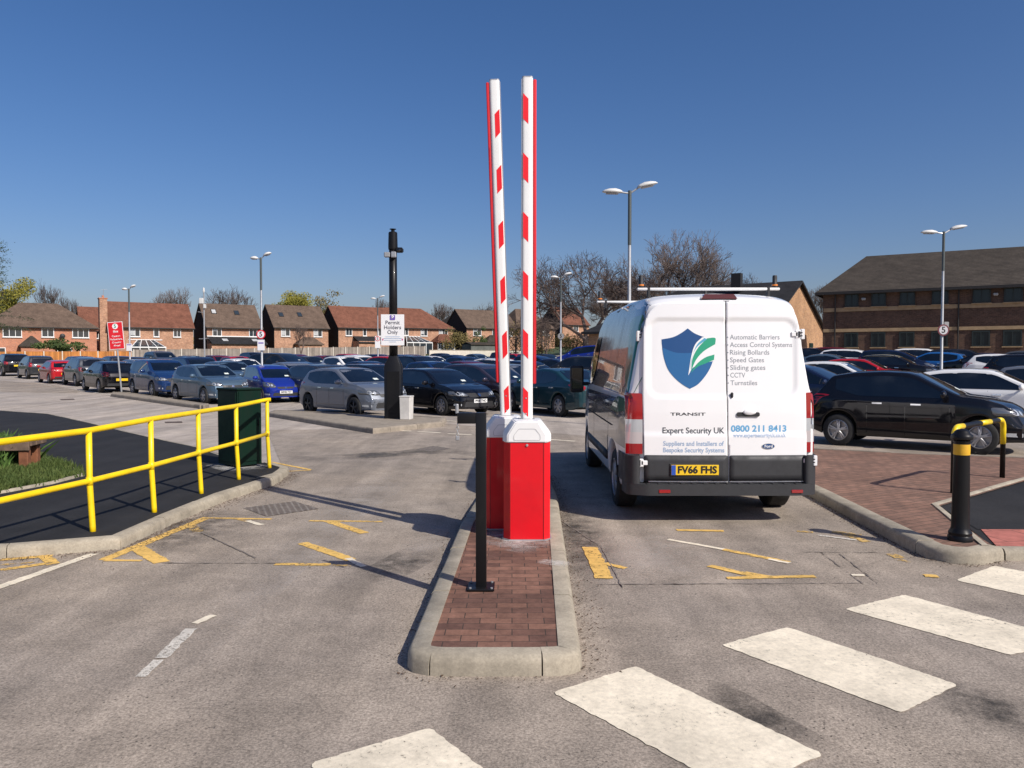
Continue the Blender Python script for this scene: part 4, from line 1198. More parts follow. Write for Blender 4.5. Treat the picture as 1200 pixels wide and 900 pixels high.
# yellow lettering worn into strokes, left lane
Y, YW, WL, WW = M['yellow_line'], M['yellow_worn'], M['white_line'], M['white_worn']
for (a, b, w, m) in [((122, 657), (243, 607), .13, Y), ((238, 607.5), (318, 609), .07, Y), ((122, 657.5), (166, 657.8), .07, Y), ((160, 642), (190, 660), .17, Y), ((222, 616), (233, 624), .14, YW), ((273, 608), (292, 612), .07, YW),
        ((290, 611), (307, 616), .08, WL), ((362, 611), (449, 612), .07, Y), ((384, 611), (427, 625.5), .13, Y), ((354, 637), (412, 657), .13, Y), ((408, 655), (426, 665), .08, WL), ((322, 662), (387, 662.5), .09, Y), ((383, 662.5), (412, 664), .06, YW),
        ((318, 542), (364, 551), .09, Y), ((332, 553), (364, 551.5), .07, Y), ((0, 657), (62, 652), .10, Y), ((0, 669), (64, 660), .10, Y), ((52, 652), (63, 662), .12, Y), ((0, 663), (40, 660), .06, YW),
        ((-60, 710), (110, 650), .11, WL), ((228, 732), (251, 722), .07, WL), ((188, 773), (224, 738), .10, WW), ((165, 795), (186, 775), .07, WW),
        ((455, 504.5), (482, 505.5), .13, WL), ((490, 506), (516, 507.5), .13, WL), ((525, 508.5), (553, 510), .13, WL), ((645, 515.5), (674, 517.5), .13, WL), ((515, 492), (553, 496), .1, WL),
        ((793, 622), (848, 623), .09, Y), ((783, 633), (850, 645), .07, WL), ((848, 645), (925, 660), .09, Y), ((900, 656), (926, 661), .06, WL), ((831, 664), (884, 676), .10, Y), ((852, 678.5), (955, 676.5), .08, Y), ((872, 672), (905, 678), .1, Y),
        ((691, 642), (708, 679), .17, Y), ((708, 661), (733, 667), .08, Y), ((934, 623.5), (953, 624.5), .08, YW), ((975, 624), (1010, 628), .12, YW), ((990, 627), (1016, 636), .12, YW), ((1043, 650), (1055, 655), .12, YW), ((1052, 656), (1066, 660), .09, YW),
        ((1082, 675.5), (1099, 676.5), .10, Y), ((998, 675), (1013, 675.5), .06, WL), ((86, 452), (120, 457), .12, WW), ((92, 457.5), (130, 463), .12, WW), ((48, 450), (60, 452), .12, WW), ((958, 628), (1004, 634), .05, WW)]:
    stroke(a, b, w, m)
M['saw_cut'] = plain('saw_cut_joint', (.20, .17, .145), .9)
for a, b, w in (((962, 648), (1015, 688), .009), ((983, 649), (1029, 685), .009), ((944, 648), (1036, 648.5), .009), ((700, 686), (1012, 684.5), .010), ((650, 606), (705, 642), .012), ((705, 642), (730, 690), .012), ((190, 661), (330, 661), .012), ((236, 625), (300, 655), .02)):
    stroke(a, b, w, M['saw_cut'])
def spot(pts, mat, name, h): return sheet(name, round_poly(poly_px(pts), .3, 5), h, mat)
spot([(318, 545), (318, 537), (470, 529), (500, 523), (530, 526), (570, 532), (570, 538), (530, 531), (480, 534)], M['tarstrip'], 'tar_joint', .006)
for pts in ([(640, 590), (690, 590), (735, 650), (700, 700), (650, 680)], [(380, 690), (470, 680), (540, 640), (480, 640)], [(120, 640), (60, 650), (200, 660), (330, 600), (280, 590)]):
    spot(pts, M['stain_dark'], 'dirt_patch', .0055)
spot([(1060, 800), (1130, 790), (1260, 840), (1200, 880), (1110, 850)], M['stain_dark'], 'dirt_patch', .0055)
spot([(780, 790), (850, 800), (1010, 890), (960, 905), (860, 850)], M['stain_dark'], 'dirt_patch', .0055)
spot([(470, 625), (540, 605), (560, 640), (500, 670), (440, 670)], M['stain_pale'], 'dust_patch', .0062)
spot([(300, 640), (420, 560), (520, 540), (420, 610), (250, 770), (140, 850), (150, 790)], M['stain_pale'], 'dust_patch', .0064)
spot([(690, 640), (760, 610), (860, 640), (800, 700), (720, 700)], M['stain_pale'], 'dust_patch', .0064)
bm = sheet('cement_patch', round_poly(poly_px([(560, 640), (574, 612), (655, 612), (662, 645), (620, 650)], .114), .1, 4), .1155, M['stain_white'])
sheet('cement_patch', round_poly(poly_px([(238, 545), (262, 540), (318, 546), (310, 553), (262, 553)], .10), .1, 4), .106, M['stain_white'])
sheet('cement_patch', poly_px([(628, 654), (672, 659), (668, 666), (628, 660)], .12), .1225, M['stain_white'])
M['iron_grid'] = bricks('drain_grid', (.10, .07, .055), (.07, .05, .04), (.28, .25, .22), .09, .05, 'xy', R(20), mort=.012, dirt=.3)
sheet('drain_cover', poly_px([(285, 596), (345, 588), (374, 597), (312, 606)]), .0085, M['iron_grid'])
sheet('drain_cover', poly_px([(487, 527), (508, 523), (528, 526), (505, 530)]), .0085, M['iron_grid'])
sheet('drain_cover', poly_px([(70, 468), (86, 467.3), (88, 468.4), (72, 469)]), .0085, M['iron'])
sheet('drain_cover', poly_px([(193, 494.5), (213, 494), (214, 495.7), (194, 496)]), .0085, M['iron'])
# patch of darker old surfacing in the left distance
spot([(0, 457), (0, 446), (55, 450), (95, 458), (90, 461), (0, 459.5)], M['asphalt'], 'old_surfacing', .003)
# crumbs and dead leaves gathered along the kerbs
def litter(name, lines, n, spread, label, cols=((.10, .06, .035),)):
    bm = bmesh.new()
    for _ in range(n):
        a, b, side = rnd.choices(lines, [math.dist(l[0], l[1]) + .001 for l in lines])[0]; t = rnd.random(); p = Vector(a).lerp(Vector(b), t); d = (Vector(b) - Vector(a)).normalized(); nn = Vector((d.y, -d.x)) * side
        o_ = abs(rnd.gauss(0, spread)); x, y = p.x + nn.x * (o_ + .01) , p.y + nn.y * (o_ + .01); s = rnd.uniform(.003, .011)
        z = gz(x, y) + .007
        vs = [bm.verts.new((x + rnd.uniform(-s, s), y + rnd.uniform(-s, s), z + rnd.uniform(0, s))) for _ in range(4)]
        try:
            for q in ((0, 1, 2), (0, 2, 3), (0, 3, 1), (1, 3, 2)): bm.faces.new([vs[i] for i in q])
        except ValueError: pass
    o = obj(name, bm, plain('leaf_crumbs', cols[0], .95, var=.6, vscale=20)); tag(o, label, 'grit', None, 'stuff')
isle = [(island[i], island[(i + 1) % len(island)], 1) for i in range(len(island))]
rightside = [e for e in isle if e[0][0] > .3 and e[1][0] > .3]
litter('leaf_litter', rightside, 1500, .09, 'brown leaf crumbs and grit along the right side of the island kerb')
litter('road_grit', [e for e in isle if e[0][0] < -.3], 500, .07, 'dark grit along the left side of the island kerb')
fpl = [(fp_edge[i], fp_edge[i + 1], 1) for i in range(1, len(fp_edge) - 1)]
litter('gutter_grit', fpl, 2200, .10, 'dark grit and crumbs lying in the gutter below the railing footpath')
vgg = [(vgl[i], vgl[i + 1], 1) for i in range(2, len(vgl) - 1)]
litter('verge_grit', vgg, 1200, .06, 'brown grit along the kerb below the bollard')
# loose chippings scattered over the lane
bm = bmesh.new()
for _ in range(4200):
    x, y = rnd.uniform(-4.5, 6), rnd.uniform(2.6, 11); 
    if -.75 < x < .75 and 4 < y < 10: continue
    s = rnd.uniform(.002, .006) * (1 + (y > 6) * .6)
    vs = [bm.verts.new((x + rnd.uniform(-s, s), y + rnd.uniform(-s, s), .0095 + rnd.uniform(0, s))) for _ in range(4)]
    for q in ((0, 1, 2), (0, 2, 3), (0, 3, 1), (1, 3, 2)): bm.faces.new([vs[i] for i in q])
tag(obj('stone_chippings', bm, plain('chippings', (.09, .08, .07), .9, var=.6, vscale=30)), 'small dark chippings scattered over the grey road', 'chippings', None, 'stuff')

# ================================================================ barriers
def barrier(pxc, pyb, label, side, lean, top_px, parent=None):
    x, y = survey(pxc, pyb, .12); b = thing('barrier_gate', label, 'barrier', (x, y + .18, .112), 0, 'raised barriers on the island')
    W2, D2, c = .21, .18, .055
    plan_ = [(-W2 + c, -D2), (W2 - c, -D2), (W2, -D2 + c), (W2, D2 - c), (W2 - c, D2), (-W2 + c, D2), (-W2, D2 - c), (-W2, -D2 + c)]
    bm = bmesh.new(); prism(bm, plan_, 0.0, .90); cb = obj('cabinet', bm, M['red_paint'], b)
    bm = bmesh.new()
    for s in (-1, 1): box(bm, (s * (W2 - c - .004), -D2 - .001, .45), (.006, .004, .9))
    obj('panel_seam', bm, plain('dark_red_seam', (.25, .005, .006), .5), cb)
    bm = bmesh.new(); lathe(bm, [(.001, -D2 - .012), (.011, -D2 - .01), (.012, -D2 + .001)], 12, 'y', (.0, 0, .86)); obj('lock', bm, M['galv'], cb)
    bm = bmesh.new(); prism(bm, [(p[0] * 1.06, p[1] * 1.08) for p in plan_], -.004, .012); obj('base_flange', bm, M['galv'], cb)
    # lid: chamfered hood
    bm = bmesh.new()
    prof = [(-W2 - .008, .885), (W2 + .008, .885), (W2 + .008, .965), (W2 - .085, 1.085), (-W2 + .085, 1.085), (-W2 - .008, .965)]
    rows = []
    for yy, k in ((-D2 - .010 + .05, 1.0), (-D2 - .010, .0)): pass
    A = [bm.verts.new((p[0] * (.80 if i in (0, 1) else .80), -D2 - .012, p[1] * (1 if i < 2 else 1) - (.0 if i < 2 else .012))) for i, p in enumerate(prof)]
    B = [bm.verts.new((p[0], -D2 + .05, p[1])) for p in prof]; C_ = [bm.verts.new((p[0], D2 - .05, p[1])) for p in prof]
    D = [bm.verts.new((p[0] * .8, D2 + .012, p[1] - (.0 if i < 2 else .012))) for i, p in enumerate(prof)]
    n = 6; fs = [bm.faces.new(A), bm.faces.new(D[::-1])]
    for P, Q in ((A, B), (B, C_), (C_, D)):
        for i in range(n): fs.append(bm.faces.new((P[i], Q[i], Q[(i + 1) % n], P[(i + 1) % n])))
    bmesh.ops.recalc_face_normals(bm, faces=fs)
    bmesh.ops.bevel(bm, geom=[e for e in bm.edges if e.calc_length() > .03], offset=.008, segments=2, affect='EDGES')
    lid = obj('cabinet_lid', bm, M['white_paint'], b, angle=35)
    bm = bmesh.new()
    pr = [(-.12, .905), (.12, .905), (.12, .95), (.075, 1.01), (-.075, 1.01), (-.12, .95)]
    out = round_poly(pr, .01, 2); inn_ = [(p[0] * .965, .955 + (p[1] - .955) * .94) for p in out]
    a_ = [bm.verts.new((p[0], -D2 - .0145, p[1])) for p in out]; b_ = [bm.verts.new((p[0], -D2 - .0145, p[1])) for p in inn_]
    for i in range(len(a_)): bm.faces.new((a_[i], a_[(i + 1) % len(a_)], b_[(i + 1) % len(a_)], b_[i]))
    obj('lid_crease', bm, plain('lid_seam', (.45, .45, .45), .6), lid)
    # boom: rounded white profile, red slanted stripes, rubber edge
    L_ = 4.27 - 1.19 + (.13 if side < 0 else 0); z0 = 1.085 - .01; bx = (.0 if side > 0 else -.0); 
    bm = bmesh.new(); w, dpt = .050, .034
    sec = round_poly([(-w, -dpt), (w, -dpt), (w, dpt), (-w, dpt)], .03, 4)
    prism(bm, sec, 0, L_); bo = obj('boom', bm, M['white_alu'], b, angle=35)
    bo.location = (bx + .005 * side, -.02, z0); bo.rotation_euler = (R(.35), R(lean), 0)
    bm = bmesh.new(); prism(bm, round_poly([(-w * .96, -dpt * .97), (w * .96, -dpt * .97), (w * .96, dpt * .97), (-w * .96, dpt * .97)], .02, 3), L_, L_ + .012); obj('boom_cap', bm, M['galv'], bo)
    k = 0; z = .03
    while z < L_ - .1:
        h = .275; sl = .05
        xa, xb = (-.040, .008) if side > 0 else (-.008, .040)
        ztl, ztr = (h, h - sl) if side > 0 else (h - sl, h)
        pts = [(xa, z + (0 if side < 0 else sl) ), (xb, z + (sl if side < 0 else 0)), (xb, z + ztr), (xa, z + ztl)]
        if side > 0: pts = [(xa, z + sl), (xb, z), (xb, z + h - sl), (xa, z + h)]
        else: pts = [(xa, z), (xb, z + sl), (xb, z + h), (xa, z + h - sl)]
        bm = bmesh.new()
        for sy in (-1, 1):
            v = [bm.verts.new((p[0], sy * (dpt + .0015), p[1])) for p in pts]; bm.faces.new(v)
        obj('red_stripe', bm, M['red_tape'], bo); z += .527
    bm = bmesh.new(); box(bm, (side * (w + .016), .0, L_ / 2 + .16), (.03, .035, L_ - .34), .008); obj('rubber_edge', bm, M['red_rubber'], bo, angle=40)
    bm = bmesh.new(); box(bm, (-side * (w + .003), 0, L_ / 2), (.010, .045, L_ - .02), .002); obj('boom_channel', bm, M['alu'], bo)
    for zz_ in (.06, .2):
        bm = bmesh.new(); lathe(bm, [(.001, -dpt - .006), (.007, -dpt - .005), (.008, -dpt)], 8, 'y', (-.012 * side, 0, zz_)); obj('bolt', bm, M['galv'], bo)
    bm = bmesh.new(); box(bm, (.0, -.02, 1.07), (.16, .12, .04), .01); obj('boom_socket', bm, M['galv'], b)
    return b
barrier(617.5, 632.5, 'nearer red and white barrier, boom upright with a red edge on its right', 1, 0.0, 90)
barrier(593.0, 620, 'second red and white barrier half hidden behind the other, boom leaning slightly left', -1, -1.9, 92)

# key switch post
x, y = survey(564, 688, .12); p = thing('reader_post', 'black square steel post with a bent arm and hanging chain, standing on the brick island', 'post', (x, y, .112))
bm = bmesh.new(); box(bm, (0, 0, .012), (.19, .19, .015), .003); obj('base_plate', bm, M['black_metal'], p)
bm = bmesh.new(); box(bm, (0, 0, .635), (.075, .075, 1.24), .005, seg=2); obj('post', bm, M['black_metal'], p, angle=35)
bm = bmesh.new(); box(bm, (-.102, 0, 1.2165), (.130, .074, .076), .005, seg=2); obj('arm', bm, M['black_metal'], p, angle=35)
bm = bmesh.new(); lathe(bm, [(.012, 1.25), (.012, 1.31), (.009, 1.315), (.001, 1.316)], 10, c=(-.17, 0, 0)); obj('peg', bm, M['galv'], p)
bm = bmesh.new()
for i in range(4):
    c = Vector((-.165, -.02, 1.165 - i * .022)); a = [c + Vector((math.cos(t) * .009 * (i % 2), math.cos(t) * .009 * ((i + 1) % 2), math.sin(t) * .014)) for t in [k * math.pi / 4 for k in range(9)]]
    tube(bm, a, .0025, 5, False)
box(bm, (-.165, -.02, 1.075), (.026, .014, .032), .004)
obj('chain', bm, M['galv'], p)
bm = bmesh.new()
for sx in (-1, 1):
    for sy in (-1, 1): lathe(bm, [(.009, .019), (.009, .028), (.001, .029)], 6, c=(sx * .075, sy * .075, 0))
obj('bolt', bm, M['galv'], p)

# ================================================================ yellow railing
posts = [(109, 623, 1.0), (181, 600.5, 1.0), (236, 578.5, 1.0), (280, 562, 1.0), (316, 548.5, 1.0)]
tops = [(104, 505), (176, 491.5), (232, 483), (275, 476), (309, 468.5)]
G = [Vector(survey(a, b, .10)) for a, b, _ in posts]
ext = G[0] + (G[0] - G[1]).normalized() * 1.75; ext2 = ext + (G[0] - G[1]) * 1.2
G = [ext2, ext] + G
origin = G[2].copy()
rl = thing('safety_railing', 'bright yellow tubular safety railing along the dark footpath on the left', 'railing', (origin.x, origin.y, .10))
hts = []
for i, g in enumerate(G):
    if i < 2: hts.append(.95); continue
    k = FPX / g.y; hts.append(EYE + (420 - tops[i - 2][1]) / k - .10)
hts[1] = hts[2]; hts[0] = hts[2]
lean_dir = Vector((.02, -.02))
TP = []
for g, h in zip(G, hts):
    TP.append(Vector((g.x - origin.x - .035, g.y - origin.y + .02, h)))
    bm = bmesh.new(); b0 = Vector((g.x - origin.x, g.y - origin.y, -.02)); md = Vector((TP[-1].x, TP[-1].y, h * .48)); tube(bm, [b0, b0.lerp(md, .15), md, TP[-1]], .028, 14)
    obj('post', bm, M['yellow_rail'], rl, smooth=True)
bm = bmesh.new(); tube(bm, TP + [TP[-1] + Vector((.05, .02, .0))], .0295, 14); obj('top_rail', bm, M['yellow_rail'], rl, smooth=True)
bm = bmesh.new(); tube(bm, [Vector((t.x, t.y, h * .50)) for t, h in zip(TP, hts)], .0275, 14); obj('middle_rail', bm, M['yellow_rail'], rl, smooth=True)
for t, h in zip(TP, hts):
    bm = bmesh.new()
    tube(bm, [(t.x, t.y, h * .50 - .04), (t.x, t.y, h * .50 + .04)], .032, 14); obj('collar', bm, M['yellow_rail'], rl, smooth=True)
# green utility cabinet
a = Vector(survey(279, 549, .1)); b_ = Vector(survey(307, 545.5, .1)); dr = (b_ - a).normalized(); ang = math.atan2(dr.y, dr.x)
gc = thing('utility_cabinet', 'dark green steel utility cabinet behind the end of the yellow railing', 'cabinet', (a.x, a.y, .10), ang)
w = (b_ - a).length; bm = bmesh.new(); box(bm, (w / 2, .27, .60), (w, .54, 1.14), .006); obj('housing', bm, M['green_steel'], gc)
bm = bmesh.new(); box(bm, (w / 2, .27, 1.185), (w + .03, .58, .035), .01); obj('cabinet_top', bm, M['green_steel'], gc)
bm = bmesh.new(); box(bm, (w / 2, -.006, .62), (w - .04, .012, 1.06), .003); dd = obj('door', bm, M['green_steel'], gc)
bm = bmesh.new(); box(bm, (w - .06, -.018, .66), (.02, .016, .09), .003); obj('handle', bm, M['black_metal'], dd)
bm = bmesh.new(); box(bm, (-.006, .27, .62), (.012, .48, 1.06), .003); dd = obj('side_panel', bm, M['green_steel'], gc)
bm = bmesh.new(); box(bm, (-.014, .12, .95), (.01, .05, .05), .003); obj('lock', bm, M['black_metal'], dd)
# timber bench / planter rail
bx, by = survey(31, 551, .1); tb = thing('timber_bench', 'low weathered timber bench at the left edge beside the grass bed', 'bench', (bx, by, .1), R(8))
bm = bmesh.new()
for k in range(3): box(bm, (-.95, .02 + k * .17, .40), (2.1, .155, .09), .012)
obj('seat', bm, M['timber'], tb)
bm = bmesh.new(); box(bm, (-.95, -.06, .36), (2.05, .05, .13), .008); obj('apron', bm, M['timber'], tb)
for dx in (-.0, -1.8):
    for dy in (0, .3):
        bm = bmesh.new(); box(bm, (dx - .02, dy, .17), (.13, .11, .36), .01); obj('leg', bm, M['redtimber'], tb)

# ================================================================ bollard and hoop guard
x, y = survey(1125, 632, .12)
bo = thing('bollard', 'black cast-iron bollard with one amber band on the kerb corner', 'bollard', (x, y, .112))
bm = bmesh.new()
lathe(bm, [(.125, 0), (.125, .035), (.115, .05), (.118, .075), (.100, .10), (.092, .12), (.088, .30), (.080, .77), (.080, .885), (.087, .89), (.087, .90), (.075, .905)], 32); obj('shaft', bm, M['black_metal'], bo, angle=40)
bm = bmesh.new(); lathe(bm, [(.0815, .775), (.0825, .78), (.0825, .865), (.0815, .87)], 32); obj('amber_band', bm, M['yellow_band'], bo, angle=40)
bm = bmesh.new(); lathe(bm, [(.082, .905), (.108, .915), (.112, .935), (.104, .955), (.085, .965), (.072, .985), (.05, 1.0), (.001, 1.008)], 32); obj('cap', bm, M['black_metal'], bo, angle=45)
for o_ in bo.children:
    for v_ in o_.data.vertices: v_.co.x *= .82; v_.co.y *= .82
A = Vector(survey(1117, 577, .12)); B = Vector(survey(1174.5, 559, .12))
hp = thing('hoop_guard', 'yellow and black hooped guard rail on the paved verge behind the bollard', 'guard rail', (A.x, A.y, .112))
d = B - A; hh = .80
def hoop(s0, s1, r):
    P = []
    path = [Vector((0, 0, 0)), Vector((0, 0, hh - .12))] + [Vector((d.x * .0, d.y * .0, 0)) + Vector((d.normalized().x, d.normalized().y, 0)) * (.12 - .12 * math.cos(t)) + Vector((0, 0, hh - .12 + .12 * math.sin(t))) for t in (R(22), R(45), R(68), R(90))]
    end = Vector((d.x, d.y, 0))
    path += [end - Vector((d.normalized().x, d.normalized().y, 0)) * (.12 - .12 * math.cos(t)) + Vector((0, 0, hh - .12 + .12 * math.sin(t))) for t in (R(90), R(68), R(45), R(22))] + [end + Vector((0, 0, hh - .12)), end]
    cum = [0]
    for a, b in zip(path, path[1:]): cum.append(cum[-1] + (b - a).length)
    T = cum[-1]; s0 *= T; s1 *= T
    def pt(s):
        for i in range(len(path) - 1):
            if s <= cum[i + 1] + 1e-9: return path[i].lerp(path[i + 1], (s - cum[i]) / max(1e-9, cum[i + 1] - cum[i]))
        return path[-1]
    ss = [s0] + [c for c in cum if s0 + .01 < c < s1 - .01] + [s1]
    bm = bmesh.new(); tube(bm, [pt(s) for s in ss], r, 14); return bm
obj('frame', hoop(0, 1, .033), M['black_metal'], hp, smooth=True)
for s0, s1 in ((.20, .31), (.50, .61), (.71, .86)): obj('yellow_sleeve', hoop(s0, s1, .036), M['yellow_gloss'], hp, smooth=True)
# ================================================================ masts, lamps and signs
def street_lamp(px, top_py, top_h, depth, label, arm=.8, plate=None, turn=0.0, tilt=0.0):
    """top_h: height of the pole above its foot"""
    x, y = at(px, depth); z = gz(x, y)
    t = thing('street_lamp', label, 'street lamp', (x, y, z), turn, 'double-headed car park lamps')
    bm = bmesh.new(); tube(bm, [(0, 0, -.05), (0, 0, 1.1), (0, 0, 1.15), (0, 0, top_h)], [.075, .075, .05, .038], 12); obj('column', bm, M['galv'], t, angle=40)
    bm = bmesh.new(); tube(bm, [(0, 0, top_h - 1.35), (0, 0, top_h + .02)], .046, 12); obj('bracket_sleeve', bm, plain('dark_sleeve', (.07, .085, .085), .5), t, angle=40)
    for s, up in ((-1, .02), (1, .26)):
        a = Vector((0, 0, top_h - .05)); e = Vector((s * arm * .32, 0, top_h - .03 + up * .5))
        bm = bmesh.new(); tube(bm, [a, e], .022, 8); ar = obj('arm', bm, M['galv'], t)
        bm = bmesh.new(); L_ = arm * .72; rows = []
        for k, (f, w, h) in enumerate(((0, .05, .04), (.12, .09, .07), (.35, .13, .10), (.65, .13, .09), (.88, .09, .055), (1, .03, .02))):
            c = e + Vector((s * (f * L_ - .03), 0, up * f * .42)); ring = []
            for q in range(12):
                an = 2 * math.pi * q / 12; zz_ = math.sin(an) * h; zz_ = zz_ if zz_ > 0 else zz_ * .35
                ring.append(bm.verts.new(c + Vector((0, math.cos(an) * w, zz_))))
            rows.append(ring)
        for P, Q in zip(rows, rows[1:]):
            for q in range(12): bm.faces.new((P[q], P[(q + 1) % 12], Q[(q + 1) % 12], Q[q]))
        bm.faces.new(rows[0]); bm.faces.new(rows[-1]); bmesh.ops.recalc_face_normals(bm, faces=bm.faces[:])
        hd = obj('lamp_head', bm, M['lamp_white'], t, smooth=True)
        bm = bmesh.new(); pl = []
        cc = e + Vector((s * (.5 * L_ - .03), 0, up * .5 * .42 - .036))
        box(bm, cc, (L_ * .62, .17, .02), .008, rot=None); 
        bmesh.ops.rotate(bm, cent=cc, matrix=Matrix.Rotation(-s * math.atan2(up * .42, L_), 3, 'Y'), verts=bm.verts); obj('lens', bm, M['lamp_lens'], hd)
    return t, x, y, z

def board(name, label, cat, px, depth, zc, w, h, mat, rz=0.0, group=None, zabs=None):
    x, y = at(px, depth); t = thing(name, label, cat, (x, y, 0), rz, group)
    return t

def round5(parent, z, r, yoff, ring=None, inner=None):
    bm = bmesh.new(); lathe(bm, [(r, -.006), (r, .006)], 28, 'y', (0, yoff, z)); d = obj('speed_disc', bm, ring or M['sign_red'], parent, angle=30)
    bm = bmesh.new(); lathe(bm, [(r * .76, -.002), (r * .76, .002)], 28, 'y', (0, yoff - .009, z)); obj('disc_face', bm, inner or M['sign_white'], d, angle=30)
    text_part('5', r * 1.5, M['ink'], d, (0, yoff - .012, z), bold=.006)
    return d
M['sign_red'] = plain('sign_red', (.62, .015, .025), .4); M['sign_white'] = plain('sign_white', (.78, .78, .78), .4); M['sign_purple'] = plain('sign_purple', (.16, .10, .42), .5)
M['sign_back'] = plain('sign_back', (.3, .3, .3), .5, metal=.4)
def zat(py, depth): return EYE + (420 - py) / FPX * depth

# lamp beyond the van
street_lamp(737, 228, zat(226, 19.6), 19.6, 'tall double-headed street lamp rising straight behind the white van', .70)
l, x, y, z = street_lamp(1103, 272, zat(273, 27) - gz(*at(1103, 27)), 27, 'double-headed street lamp in front of the office block, round 5 sign on its column', .80)
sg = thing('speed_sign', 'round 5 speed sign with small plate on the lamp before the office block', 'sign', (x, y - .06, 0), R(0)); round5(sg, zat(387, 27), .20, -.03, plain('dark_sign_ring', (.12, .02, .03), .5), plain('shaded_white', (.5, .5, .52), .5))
bm = bmesh.new(); box(bm, (.14, .03, zat(381, 27)), (.16, .01, .22), .002); obj('plate', bm, M['sign_back'], sg)
l, x, y, z = street_lamp(307, 300, zat(303, 32.6) - gz(*at(307, 32.6)), 32.6, 'double-headed street lamp left of centre with a 5 sign and white plate below', .46)
sg = thing('speed_sign', 'round red-ringed 5 speed sign above a white plate, on the lamp left of centre', 'sign', (x, y - .06, 0)); round5(sg, zat(392, 32.6), .19, -.03)
bm = bmesh.new(); box(bm, (0, -.03, zat(404.5, 32.6)), (.30, .01, .45), .004); pt = obj('plate', bm, M['sign_white'], sg)
bm = bmesh.new(); box(bm, (0, -.037, zat(402, 32.6)), (.22, .004, .05)); obj('printed_line', bm, M['sign_purple'], pt)
l, x, y, z = street_lamp(152.5, 338, zat(339, 45) - gz(*at(152.5, 45)), 45, 'double-headed street lamp farthest left, behind the red warning sign', .42)
sg = thing('notice_plate', 'small white notice on the farthest left street lamp', 'sign', (x, y - .08, 0)); bm = bmesh.new(); box(bm, (0, 0, zat(407, 45)), (.32, .01, .42), .004); pt = obj('plate', bm, M['sign_white'], sg)
bm = bmesh.new(); box(bm, (0, -.008, zat(404, 45)), (.24, .004, .05)); obj('printed_line', bm, M['sign_purple'], pt)
l, x, y, z = street_lamp(443, 348, zat(350, 61) - gz(*at(443, 61)), 61, 'small distant double-headed street lamp just left of the black mast', .58)
sg = thing('speed_sign', 'small distant speed sign on a white plate, left of the permit notice', 'sign', (x, y - .08, 0)); round5(sg, zat(397, 61), .2, -.03)
bm = bmesh.new(); box(bm, (0, -.02, zat(401, 61)), (.42, .012, .95), .004); pt = obj('plate', bm, M['sign_white'], sg)
l, x, y, z = street_lamp(657, 323, zat(325, 42) - gz(*at(657, 42)), 42, 'double-headed street lamp between the barrier booms and the van, before the bare tree', .60)
sg = thing('speed_sign', 'tiny grey round sign on the lamp in front of the bare tree', 'sign', (x, y - .08, 0)); round5(sg, zat(394, 42), .17, -.03, M['sign_back'], plain('dull_sign', (.25, .25, .26), .6))
# CCTV mast
x, y = at(240, 50); z = gz(x, y)
cm = thing('camera_mast', 'thin grey mast carrying three small white boxes before the brown-roofed house', 'mast', (x, y, z))
zt = zat(343, 50) - z
bm = bmesh.new(); tube(bm, [(0, 0, 0), (0, 0, zt)], [.06, .04], 10); obj('pole', bm, M['galv'], cm)
bm = bmesh.new(); box(bm, (-.14, 0, zt - .55), (.26, .26, .36), .02); obj('equipment_box', bm, M['lamp_white'], cm)
bm = bmesh.new(); box(bm, (.07, -.05, zt - .9), (.14, .2, .26), .02); obj('equipment_box', bm, M['lamp_white'], cm)
bm = bmesh.new(); lathe(bm, [(.05, zt), (.07, zt + .1), (.05, zt + .28), (.01, zt + .32)], 10); obj('antenna', bm, M['lamp_white'], cm)
bm = bmesh.new(); tube(bm, [(0, 0, zt - 1.3), (-.4, 0, zt - 1.25)], .02, 6); tube(bm, [(0, 0, zt - 3.0), (-.35, 0, zt - 3.0)], .02, 6); tube(bm, [(0, 0, zt - 3.0), (.3, 0, zt - 2.95)], .02, 6); obj('bracket', bm, M['galv'], cm)

# red warning sign, leaning a little
x, y = survey(142.5, 459, .14); z = gz(x, y) + .13; k = FPX / y
ws = thing('warning_sign', 'red warning sign with white lettering on a thin leaning post', 'sign', (x, y, z))
ws.rotation_euler = (0, R(-4.5), R(6))
hz = (459 - 377) / k
bm = bmesh.new(); tube(bm, [(0, 0, 0), (0, 0, hz + .03)], .038, 10); obj('post', bm, M['galv'], ws)
bw, bh = 17.0 / k, 32.0 / k; zc = hz - bh / 2
bm = bmesh.new(); box(bm, (.02, -.05, zc), (bw, .012, bh), .004); bd = obj('board', bm, M['sign_white'], ws)
bm = bmesh.new(); box(bm, (.02, -.058, zc), (bw * .93, .006, bh * .965), .002); rf = obj('red_face', bm, M['sign_red'], bd)
bm = bmesh.new(); lathe(bm, [(bw * .19, -.002), (bw * .19, .002)], 20, 'y', (.02, -.064, zc + bh * .34)); obj('white_disc', bm, M['sign_white'], bd)
text_part('5', bw * .34, M['shield_green'], bd, (.02, -.068, zc + bh * .34), bold=.006)
text_part('Slow', bw * .17, M['sign_white'], bd, (.02, -.063, zc + bh * .155), bold=.004)
bm = bmesh.new(); box(bm, (.02, -.063, zc + bh * .115), (bw * .34, .003, .010)); obj('underline', bm, M['sign_white'], bd)
for i, t in enumerate(('Caution', 'Pedestrians', 'Crossing', 'Ahead')):
    text_part(t, bw * .17, M['sign_white'], bd, (.02, -.063, zc - bh * (.02 + .115 * i)), bold=.002)

